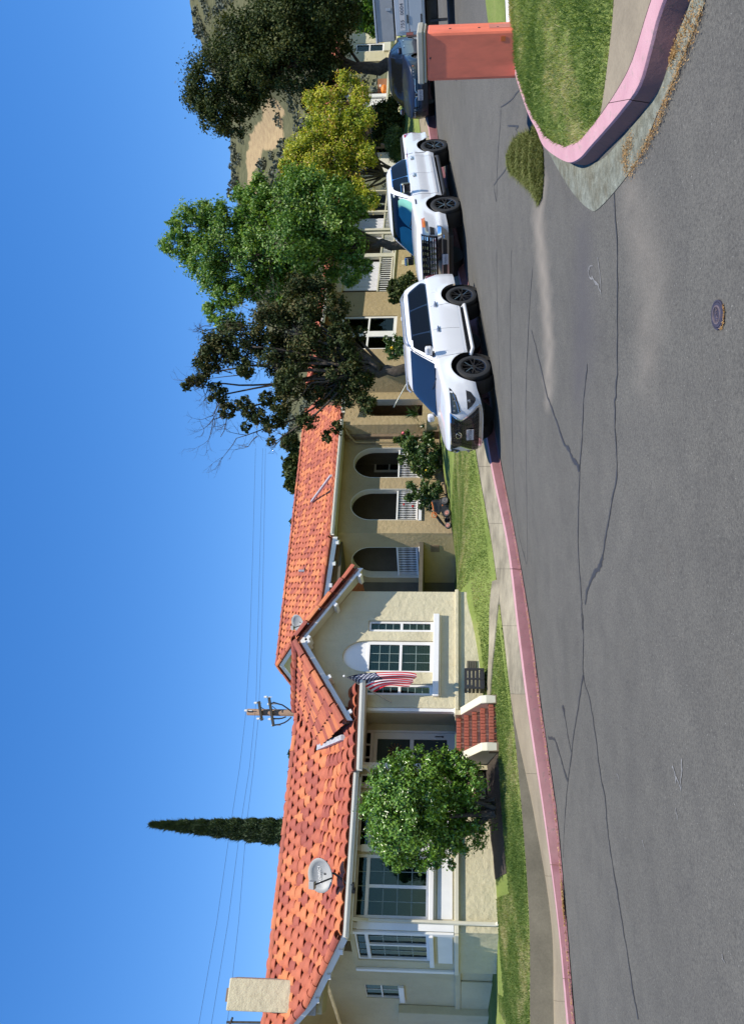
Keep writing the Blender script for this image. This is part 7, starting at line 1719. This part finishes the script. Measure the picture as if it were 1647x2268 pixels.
    c.bar('wiper', [(1.24, .55, 1.205), (1.03, .05, 1.30)], .008, 'iron'); c.blk('antenna_fin', (-1.9, 0, 1.86), (.16, .03, .06), 'cwhite', bevel=.012)
    c.side_patch('fuel_cap', -1.75, -1.56, .98, 1.12, .004, M['cwhite'], sides=(1,))
    c.blk('rear_bumper', (-2.47, 0, .62), (.12, 1.6, .26), 'cwhite', bevel=.04)
M['iron_gloss'] = pm('grille_bar', (0.02, 0.02, 0.022), 0.3, 0.0)
M['wsglass'] = pm('windshield_glass', (0.010, 0.017, 0.032), 0.02, 0.0, spec=1.0)
make_suv()
S_ = dict(w=[(-3.02, .93), (-2.96, .985), (-2.6, 1.015), (1.9, 1.015), (2.35, 1.005), (2.6, .97), (2.76, .91), (2.84, .80), (2.87, .66)],
          top=[(-3.02, 1.33), (-1.45, 1.325), (-1.35, 1.28), (1.2, 1.28), (1.6, 1.31), (2.3, 1.29), (2.65, 1.25), (2.8, 1.19), (2.87, 1.14)], sill=[(-3.02, .62), (-2.4, .55), (-1.5, .48), (1.5, .46), (2.4, .45), (2.87, .42)],
          side=[(.3, .92), (.5, .955), (.62, .995), (.72, .965), (.9, .985), (1.05, 1.0), (1.15, .985), (1.3, .955), (1.45, .93)], nose=[(.4, -.06), (.6, .0), (.9, .02), (1.2, -.03)], xa=2.4, axles=(1.87, -1.87), ra=.52, rw=.415, rs=.06, crown=.035, flare=.03, sq=9,
          cab=dict(w=[(1.24, .955), (1.4, .93), (1.6, .87), (1.78, .81), (1.87, .76), (1.93, .66), (1.955, .5)], xf=[(1.24, 1.42), (1.4, 1.16), (1.6, .84), (1.78, .54), (1.87, .36), (1.93, .18), (1.955, .0)], xr=[(1.24, -1.47), (1.4, -1.44), (1.6, -1.34), (1.78, -1.20), (1.87, -1.10), (1.93, -.98), (1.955, -.8)]))
stretch(S_, 2.3, 1.2)
def make_pickup():
    c = Car(S_, 'pickup', 'white pickup truck with chrome grille and teal windshield sunshade', 'car', car_matrix(P(1818, 1019, 20.7), P(1950, 990, 23.2), 1.0), M['cwhite']); c.cabin()
    c.side_glass('window_surround', 1.30, 1.80, [(1.30, -1.22), (1.42, -1.25), (1.80, -1.02)], [(1.30, 1.17), (1.80, .44)], 'chrome', .004, rnd=.06)
    c.side_glass('side_window', 1.325, 1.775, [(1.325, -.05), (1.775, -.13)], [(1.325, 1.12), (1.775, .42)], 'tint', .009, rnd=.04); c.side_glass('side_window', 1.325, 1.775, [(1.325, -1.19), (1.42, -1.21), (1.775, -1.0)], [(1.325, -.09), (1.775, -.17)], 'tint', .009, rnd=.04)
    c.front_glass('windshield_frame', 1.27, 1.86, .89, .68, 'gloss_black', .003)
    for yc in (.41, -.41):
        c.front_glass('sunshade', 1.30, 1.66, lambda t: .39*(1-t**3.5*.45), None, 'teal', .007, yc=yc)
    c.front_glass('windshield', 1.29, 1.835, .855, .66, 'cglass', .014); c.front_glass('rear_window', 1.36, 1.78, .75, .62, 'tint', .009, rear=True)
    c.side_patch('door', -.07, 1.18, .56, 1.27, .006, M['cwhite'], fx=lambda t: (-.07, 1.16 + .06*t)); c.side_patch('door', -1.18, -.08, .56, 1.27, .006, M['cwhite'], fx=lambda t: (-1.15 - .06*t, -.08))
    for x_ in (-.075, 1.205, -1.19): c.shut([(x_, z) for z in np.linspace(.57, 1.26, 12)])
    c.side_patch('bed_seam', -1.425, -1.40, .50, 1.31, .002, 'plastic', nx=1, skirt=False)
    for sd in (1, -1):
        for x in (.15, -.95):
            y = c.sy(x, 1.13); c.blk('door_handle', (x-.1, sd*(y+.03), 1.14), (.22, .03, .035), 'chrome', bevel=.012); c.blk('handle_cup', (x-.06, sd*(y+.008), 1.13), (.13, .006, .09), 'gloss_black', bevel=.01)
        y = c.cy(1.0, 1.32); mr = c.blk('mirror', (1.02, sd*(y+.20), 1.44), (.12, .25, .27), 'gloss_black', bevel=.035); c.blk('mirror_cap', (1.06, sd*(y+.20), 1.53), (.07, .252, .11), 'chrome', mr, .03); c.blk('mirror_foot', (1.0, sd*(y+.05), 1.35), (.12, .16, .07), 'gloss_black', mr, .02)
        for x in (1.87, -1.87): c.wheel(x, sd, .415, .28, .285, 6)
        c.bar('side_step', [(-1.2, sd*.93, .42), (-1.1, sd*.985, .37), (1.2, sd*.985, .37), (1.3, sd*.93, .42)], .05, 'plastic', n=8)
        c.blk('badge', (1.62, sd*(c.sy(1.62, 1.18)+.006), 1.20), (.26, .012, .035), 'iron', bevel=.004)
    m = MB(); m.box((-2.2, 0, 1.375), (1.5, 1.72, .03)); m.build('bed_cover', M['plastic'], c.root, world_coords=False)
    c.blk('bed_badge', (-2.72, c.sy(-2.72, 1.25)+.006, 1.255), (.20, .010, .05), 'redink', bevel=.003)
    # grille, bars, badge, lamps, bumper
    g = c.nose_patch('grille', [(.72, -.68, .68), (1.16, -.76, .76)], .012, 'gloss_black', rows=8, cols=16)
    m = MB()
    for z, r_ in ((.79, .018), (.85, .012), (.91, .012), (1.0, .03), (1.06, .012), (1.12, .022)):
        h = tab(z, [(.74, .65), (1.13, .72)]); m.tube([(c.fx(y, z)+.03 + (.012 if k % 2 else 0), y, z) for k, y in enumerate(np.linspace(-h, h, 17))], r_, 5)
    m.build('grille_bars', M['chrome'], g, world_coords=False)
    x = c.fx(0, .97)+.075; m = MB(); m.prism([(x, y, .985+z) for y, z in ((-.15, -.03), (-.06, -.03), (-.06, -.052), (.06, -.052), (.06, -.03), (.15, -.03), (.13, .03), (.06, .03), (.06, .052), (-.06, .052), (-.06, .03), (-.13, .03))], (.02, 0, 0)); m.build('emblem', M['iron'], g, world_coords=False)
    hl = c.nose_patch('headlight', [(.96, .72, .955), (1.05, .74, .975), (1.12, .75, .965)], .014, 'lamp', mirror=True, rows=6)
    c.nose_patch('indicator', [(1.03, .90, .985), (1.12, .90, .975)], .020, 'amber', mirror=True, rows=3)
    c.nose_patch('lower_lamp', [(.80, .73, .87), (.92, .74, .90)], .012, 'plastic', mirror=True, rows=4)
    c.nose_patch('bumper_top', [(.62, -.90, .90), (.72, -.90, .90)], .05, 'chrome', rows=4, cols=18)
    bm_ = c.nose_patch('bumper', [(.42, -.70, .70), (.48, -.80, .80), (.615, -.90, .90)], .04, 'steelbright', rows=5, cols=18)
    c.nose_patch('bumper_slot', [(.47, -.56, .56), (.585, -.60, .60)], .052, 'plastic', rows=3, cols=14)
    for sd in (1, -1): c.blk('tow_hook', (c.fx(.68, .55)+.05, sd*.68, .54), (.06, .10, .06), 'chrome', bm_, .02)
    c.plate('17N2N11', c.fx(0, .52)+.075, .525, y=.02)
    c.blk('rear_bumper', (-3.06, 0, .68), (.14, 1.80, .22), 'chrome', bevel=.04)
    c.nose_patch('tail_lamp', [(.90, .80, .985), (1.28, .82, .98)], .012, 'redlamp', rear=True, mirror=True)
    c.bar('wiper', [(1.46, .6, 1.285), (1.22, .05, 1.385)], .008, 'iron')
M['steelbright'] = pm('satin_bumper', (0.45, 0.44, 0.42), 0.3, 0.05, metal=.7)
make_pickup()
V_ = dict(w=[(-2.32, .66), (-2.2, .80), (-1.8, .875), (-1.3, .90), (1.3, .90), (1.75, .87), (2.0, .80), (2.15, .70), (2.26, .52), (2.32, .34)],
          top=[(-2.32, 1.0), (-2.1, 1.06), (-1.5, 1.04), (-.5, .98), (.9, .96), (1.3, .92), (1.9, .82), (2.2, .74), (2.32, .66)], sill=[(-2.32, .38), (-1.8, .30), (-1.2, .24), (1.2, .22), (2.0, .22), (2.32, .22)],
          side=[(.2, .91), (.35, .97), (.5, 1.0), (.7, .995), (.85, .985), (1.0, .955), (1.1, .93)], nose=[(.2, .0), (.4, .02), (.6, -.02), (.8, -.08)], xa=1.9, axles=(1.38, -1.35), ra=.365, rw=.325, rs=.06, crown=.04, flare=.03, sq=6,
          cab=dict(w=[(.93, .86), (1.05, .82), (1.2, .74), (1.32, .66), (1.39, .55), (1.42, .40)], xf=[(.93, 1.10), (1.05, .78), (1.2, .42), (1.32, .08), (1.39, -.15), (1.42, -.35)], xr=[(.93, -2.02), (1.05, -1.78), (1.2, -1.42), (1.32, -1.08), (1.39, -.85), (1.42, -.65)]))
def make_sedan():
    h = R(47); X = Vector((-math.cos(h), -math.sin(h), -.09)).normalized(); Yv = Vector((0, 0, 1)).cross(X).normalized(); Z = X.cross(Yv)
    fc = P(2064, 953, 26.6); fc.z = P(2066, 961, 26.6).z; m = Matrix((X, Yv, Z)).transposed().to_4x4(); m.translation = fc - X*2.25 - Z*.0
    m = m @ Matrix.Scale(1.07, 4)
    c = Car(V_, 'sedan', 'dark navy sedan parked facing down the street beyond the pickup', 'car', m, M['cnavy']); c.cabin()
    c.side_glass('side_window', .99, 1.30, [(.99, -.35), (1.30, -.35)], [(.99, .78), (1.15, .45), (1.30, .05)], 'tint', .008); c.side_glass('side_window', .99, 1.30, [(.99, -1.6), (1.15, -1.35), (1.30, -1.0)], [(.99, -.40), (1.30, -.40)], 'tint', .008)
    c.front_glass('windshield', .95, 1.33, .76, .60, 'tint', .009); c.front_glass('rear_window', 1.0, 1.33, .68, .55, 'tint', .009, rear=True)
    c.side_patch('door', -.38, .95, .32, .95, .006, M['cnavy']); c.side_patch('door', -1.2, -.39, .45, .95, .006, M['cnavy'])
    for sd in (1, -1):
        for x in (1.38, -1.35): c.wheel(x, sd, .325, .21, .225, 5, 'steel')
        y = c.cy(.6, 1.0); mr = c.blk('mirror', (.68, sd*(y+.13), 1.03), (.10, .2, .13), 'cnavy', bevel=.04); c.blk('mirror_glint', (.70, sd*(y+.13), 1.075), (.06, .14, .05), 'chrome', mr, .02)
        for x in (-.1, -.95): c.blk('door_handle', (x, sd*(c.sy(x, .86)+.02), .86), (.18, .025, .03), 'chrome', bevel=.01)
    hl = c.nose_patch('headlight', [(.58, .40, .74), (.66, .38, .80), (.71, .45, .82)], .012, 'gloss_black', mirror=True, rows=5)
    for sd in (1, -1):
        for y in (.46, .55, .63, .70): c.blk('lamp_unit', (c.fx(y, .65)+.012, sd*y, .65), (.03, .055, .05), 'lamp', hl, .012)
        c.blk('indicator', (c.fx(.77, .66)+.012, sd*.77, .66), (.03, .04, .05), 'amber', hl, .008)
    c.nose_patch('grille', [(.53, -.42, .42), (.62, -.44, .44)], .015, 'gloss_black', rows=4, cols=14)
    c.bar('grille_trim', [(c.fx(y, .63)+.02, y, .63-.05*(abs(y) < .1)) for y in np.linspace(-.46, .46, 15)], .010, 'chrome')
    c.nose_patch('lower_intake', [(.24, -.50, .50), (.40, -.42, .42)], .012, 'plastic', rows=4, cols=14); c.nose_patch('fog_recess', [(.27, .52, .72), (.42, .56, .74)], .012, 'plastic', mirror=True, rows=4)
    x = c.fx(0, .60)+.05; mb = MB(); mb.tube([(x, .05*a, .585+.045*b) for a, b in ((-1, 1), (1, 1), (.85, -1), (-.85, -1), (-1, 1))], .006, 4); mb.tube([(x, -.03, .62), (x, -.024, .55)], .006, 4); mb.tube([(x, .03, .62), (x, .024, .55)], .006, 4); mb.tube([(x, -.025, .585), (x, .025, .585)], .006, 4); mb.build('emblem', M['chrome'], c.root, world_coords=False)
    c.plate('8KJR362', c.fx(0, .46)+.05, .46)
make_sedan()
def make_truck():
    hd = Vector((.82, -.57, .035)).normalized(); side = Vector((-.57, -.82, 0)).normalized(); up_ = hd.cross(-side)
    base = P(2196, 943, 17.6); base.z = P(2196, 1012, 17.6).z
    m = Matrix((hd, -side, up_)).transposed().to_4x4(); m.translation = base
    root = empty('utility_truck', None, 'grey service truck with phone number lettering behind the salmon cabinet', 'truck', mat=m)
    def bx(name, x0, x1, y0, y1, z0, z1, mat, par=None, bevel=.01):
        b = MB(); b.box(((x0+x1)/2, (y0+y1)/2, (z0+z1)/2), (x1-x0, y1-y0, z1-z0)); return b.build(name, M[mat], par or root, world_coords=False, bevel=bevel)
    bx('service_body', 0, 2.6, 0, 2.0, .72, 1.42, 'csilver', bevel=.02)
    for x0, x1, z0, z1 in ((.06, 1.1, 1.10, 1.36), (.06, 1.1, .78, 1.08), (1.14, 2.5, .78, 1.36)):
        d = bx('locker_door', x0, x1, -.018, -.002, z0, z1, 'csilver', bevel=.008)
        bx('latch', (x0+x1)/2-.35, (x0+x1)/2-.18, -.035, -.019, z0+.015, z0+.05, 'iron', d)
    bx('label_strip', .10, 1.08, -.024, -.019, 1.19, 1.31, 'plate', bevel=0)
    Mt = Matrix(((1, 0, 0, .40), (0, 0, -1, -.027), (0, 1, 0, 1.25), (0, 0, 0, 1))); 
    for tx, ox in (('755', -.175), ('0004', .115)):
        o = text_obj('lettering', tx, .115, Matrix.Translation((ox, 0, 0)) @ Mt, M['ink'], root)[1]; o.location = (0, 0, 0)
    bx('tail_lamp', -.03, -.002, .04, .14, .95, 1.2, 'redlamp'); bx('tail_trim', .0, .12, -.012, -.001, 1.02, 1.18, 'redlamp', bevel=0)
    tb = bx('tool_box', -.10, 1.5, .05, .60, 1.46, 1.86, 'dish', bevel=.015); bx('tool_box_lid', -.12, 1.52, .03, .62, 1.861, 1.90, 'csilver', tb); bx('latch', .5, .56, .03, .049, 1.50, 1.62, 'steel', tb, .004)
    bx('chassis', .05, 5.2, .45, 1.55, .45, .71, 'iron'); bx('step_bumper', -.16, -.01, .1, 1.9, .42, .58, 'iron'); bx('mud_flap', .22, .27, .05, .45, .22, .62, 'plastic')
    bx('cab', 2.75, 4.3, .05, 1.95, .6, 1.35, 'csilver', bevel=.06); bx('cab_top', 2.85, 3.9, .15, 1.85, 1.36, 1.98, 'csilver', bevel=.12); bx('bonnet', 4.31, 5.4, .08, 1.92, .55, 1.2, 'csilver', bevel=.1); bx('side_window', 2.98, 3.75, .135, .149, 1.42, 1.85, 'tint', bevel=0)
    for x in (1.15, 4.7):
        for y, s in ((0.0, 1), (2.0, -1)):
            T = Matrix.Translation((x, y, .39)) @ Matrix.Rotation(s*math.pi/2, 4, 'X'); b = MB(); b.lathe([(.22, -.25), (.36, -.25), (.39, -.2), (.39, -.03), (.36, 0), (.22, 0), (.2, -.03)], T, 32); w = b.build('wheel', M['rubber'], root, world_coords=False, auto=35)
            b = MB(); b.lathe([(.22, -.02), (.19, -.05), (.08, -.03), (.001, -.03)], T, 24); b.build('rim', M['steel'], w, world_coords=False, auto=35)
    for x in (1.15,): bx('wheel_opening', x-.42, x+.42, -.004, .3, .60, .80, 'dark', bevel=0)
make_truck()
# ------------------------------------------------------------------ salmon cabinet on the island
def cabinet():
    bL, bR = PT(2112.5, 1140), PT(2224, 1138); c = (bL+bR)/2 + Vector((.06, .15, 0)); 
    n = Vector((-.70, -.714, 0)); e = Vector((.714, -.70, 0)); F = Frame((c.x, c.y), (e.x, e.y), (n.x, n.y)); z0 = min(bL.z, bR.z) - .06; H = P(2170, 944, c.y - .15).z
    root = empty('utility_cabinet', c, 'tall salmon pink utility cabinet with beige lid standing on the island grass', 'utility cabinet')
    m = MB(); m.fbox(F, -.30, .25, -.22, .22, z0, H); m.build('housing', M['salmon'], root, bevel=.035)
    m = MB(); m.fbox(F, -.315, .265, -.235, .235, H+.001, H+.035); m.fbox(F, -.325, .275, -.245, .245, H+.036, H+.115); m.build('lid', M['lid'], root, bevel=.02)
    m = MB(); m.fbox(F, .13, .185, .221, .225, z0+.20, z0+.255); m.build('sticker', pm('orange_sticker', (.62, .13, .02), .6, 0), root)
    for z in (.28, .62, .84):
        m = MB(); m.tube([F(.248, .05, H-z*(H-z0)*.9+.3*0), F(.256, .05, H-z*(H-z0)*.9)], .014, 10); m.build('bolt', M['iron'], root)
    m = MB(); m.tube([F(-.03, .219, H-.05), F(-.03, .228, H-.05)], .012, 8); m.build('screw', M['iron'], root)
    m = MB(); m.fbox(F, .2505, .254, -.10, .10, z0+.10, z0+.40); m.build('side_patch', pm('patched_salmon', (.60, .20, .15), .6, .1), root)
cabinet()
# ------------------------------------------------------------------ lawn mower by the arches
def mower():
    zm = lambda x, y, dy=0.0: P(1215.8 - y/11.896, 913.8 + x/11.896, 29.0+dy)
    g = zm(1000, 1000); root = empty('lawn_mower', g, 'black and orange lawn mower with folded handle parked by the porch wall', 'lawn mower')
    for (x, y, r, dy, hub) in ((930, 1330, 88, -.15, 1), (905, 1000, 95, -.25, 1), (850, 680, 100, -.2, 0), (900, 1190, 70, .30, 0)):
        c = zm(x, y, dy); rr = r/11.896*29/FOC; T = Matrix.Translation(c) @ Matrix.Rotation(R(62), 4, 'X') @ Matrix.Rotation(R(18), 4, 'Y')
        m = MB(); m.lathe([(rr*.62, -.05), (rr, -.05), (rr, .04), (rr*.9, .05), (rr*.62, .045)], T, 24); w = m.build('wheel', M['plastic'], root, auto=40); m = MB(); m.lathe([(rr*.66, .035), (rr*.6, .055), (rr*.2, .05), (.001, .06)], T, 20); o = m.build('hub', M['hub'] if hub else M['iron'], w, auto=40); o.location = (0, 0, 0)
    def hull(name, pts, dep, mat, bevel=.03):
        m = MB(); m.prism([zm(x, y, -.12) for x, y in pts], (0.05, dep, 0)); return m.build(name, M[mat], root, fix=True, bevel=bevel)
    hull('deck', [(700, 640), (940, 620), (960, 900), (940, 1180), (800, 1080), (700, 900)], .42, 'plastic'); hull('motor_cover', [(480, 690), (700, 660), (760, 900), (700, 1060), (590, 1000), (520, 930)], .30, 'iron', .04)
    hull('grass_bag', [(560, 960), (640, 1080), (830, 1330), (840, 1370), (760, 1310), (690, 1240), (600, 1110)], .35, 'plastic', .03)
    m = MB(); m.tube([zm(500, 705, -.16), zm(525, 800, -.17), zm(548, 930, -.16)], .022, 6); m.build('orange_handle', M['orange'], root)
    m = MB(); m.tube([zm(450, 770, -.1), zm(418, 840, -.1), zm(440, 930, -.1), zm(520, 960, -.1)], .018, 6); m.build('folded_handle', M['iron'], root)
    m = MB(); cc = [zm(565 + 62*math.cos(t), 1050 + 74*math.sin(t), -.2) for t in np.linspace(0, 2*math.pi, 21)]; m.tube(cc, .016, 6, cap=False); m.tube([zm(540, 985, -.2), zm(585, 1030, -.2), zm(575, 1055, -.2)], .02, 6); m.build('bail_ring', M['orange'], root)
    m = MB(); m.box(zm(778, 795, -.2), (.05, .04, .03)); m.build('key', M['orange'], root)
    for x, y in ((800, 1110), (830, 1180), (870, 1090)):
        m = MB(); m.tube([zm(x, y-40, -.1), zm(x+30, y+40, -.1)], .012, 5); m.build('linkage', M['iron'], root)
M['hub'] = pm('mower_hub', (.22, .05, .03), .5, .2, 9)
mower()
def broom():
    a, b = P(1366, 872, 29.5), P(1417, 890, 29.5)
    # white stick leaning above the bonnet of the SUV, at the entry
    z = lambda x, y: (1686.9 - y/4.957, 692 + x/4.957)
    a, b = P(*z(890, 1590), 29.0), P(*z(1040, 1320), 29.4); root = empty('white_pole', a, 'thin white pole leaning by the dark entry behind the SUV', 'pole'); m = MB(); m.tube([a, b + (b-a)*.6], .02, 6); m.build('rod', M['white'], root)
broom()
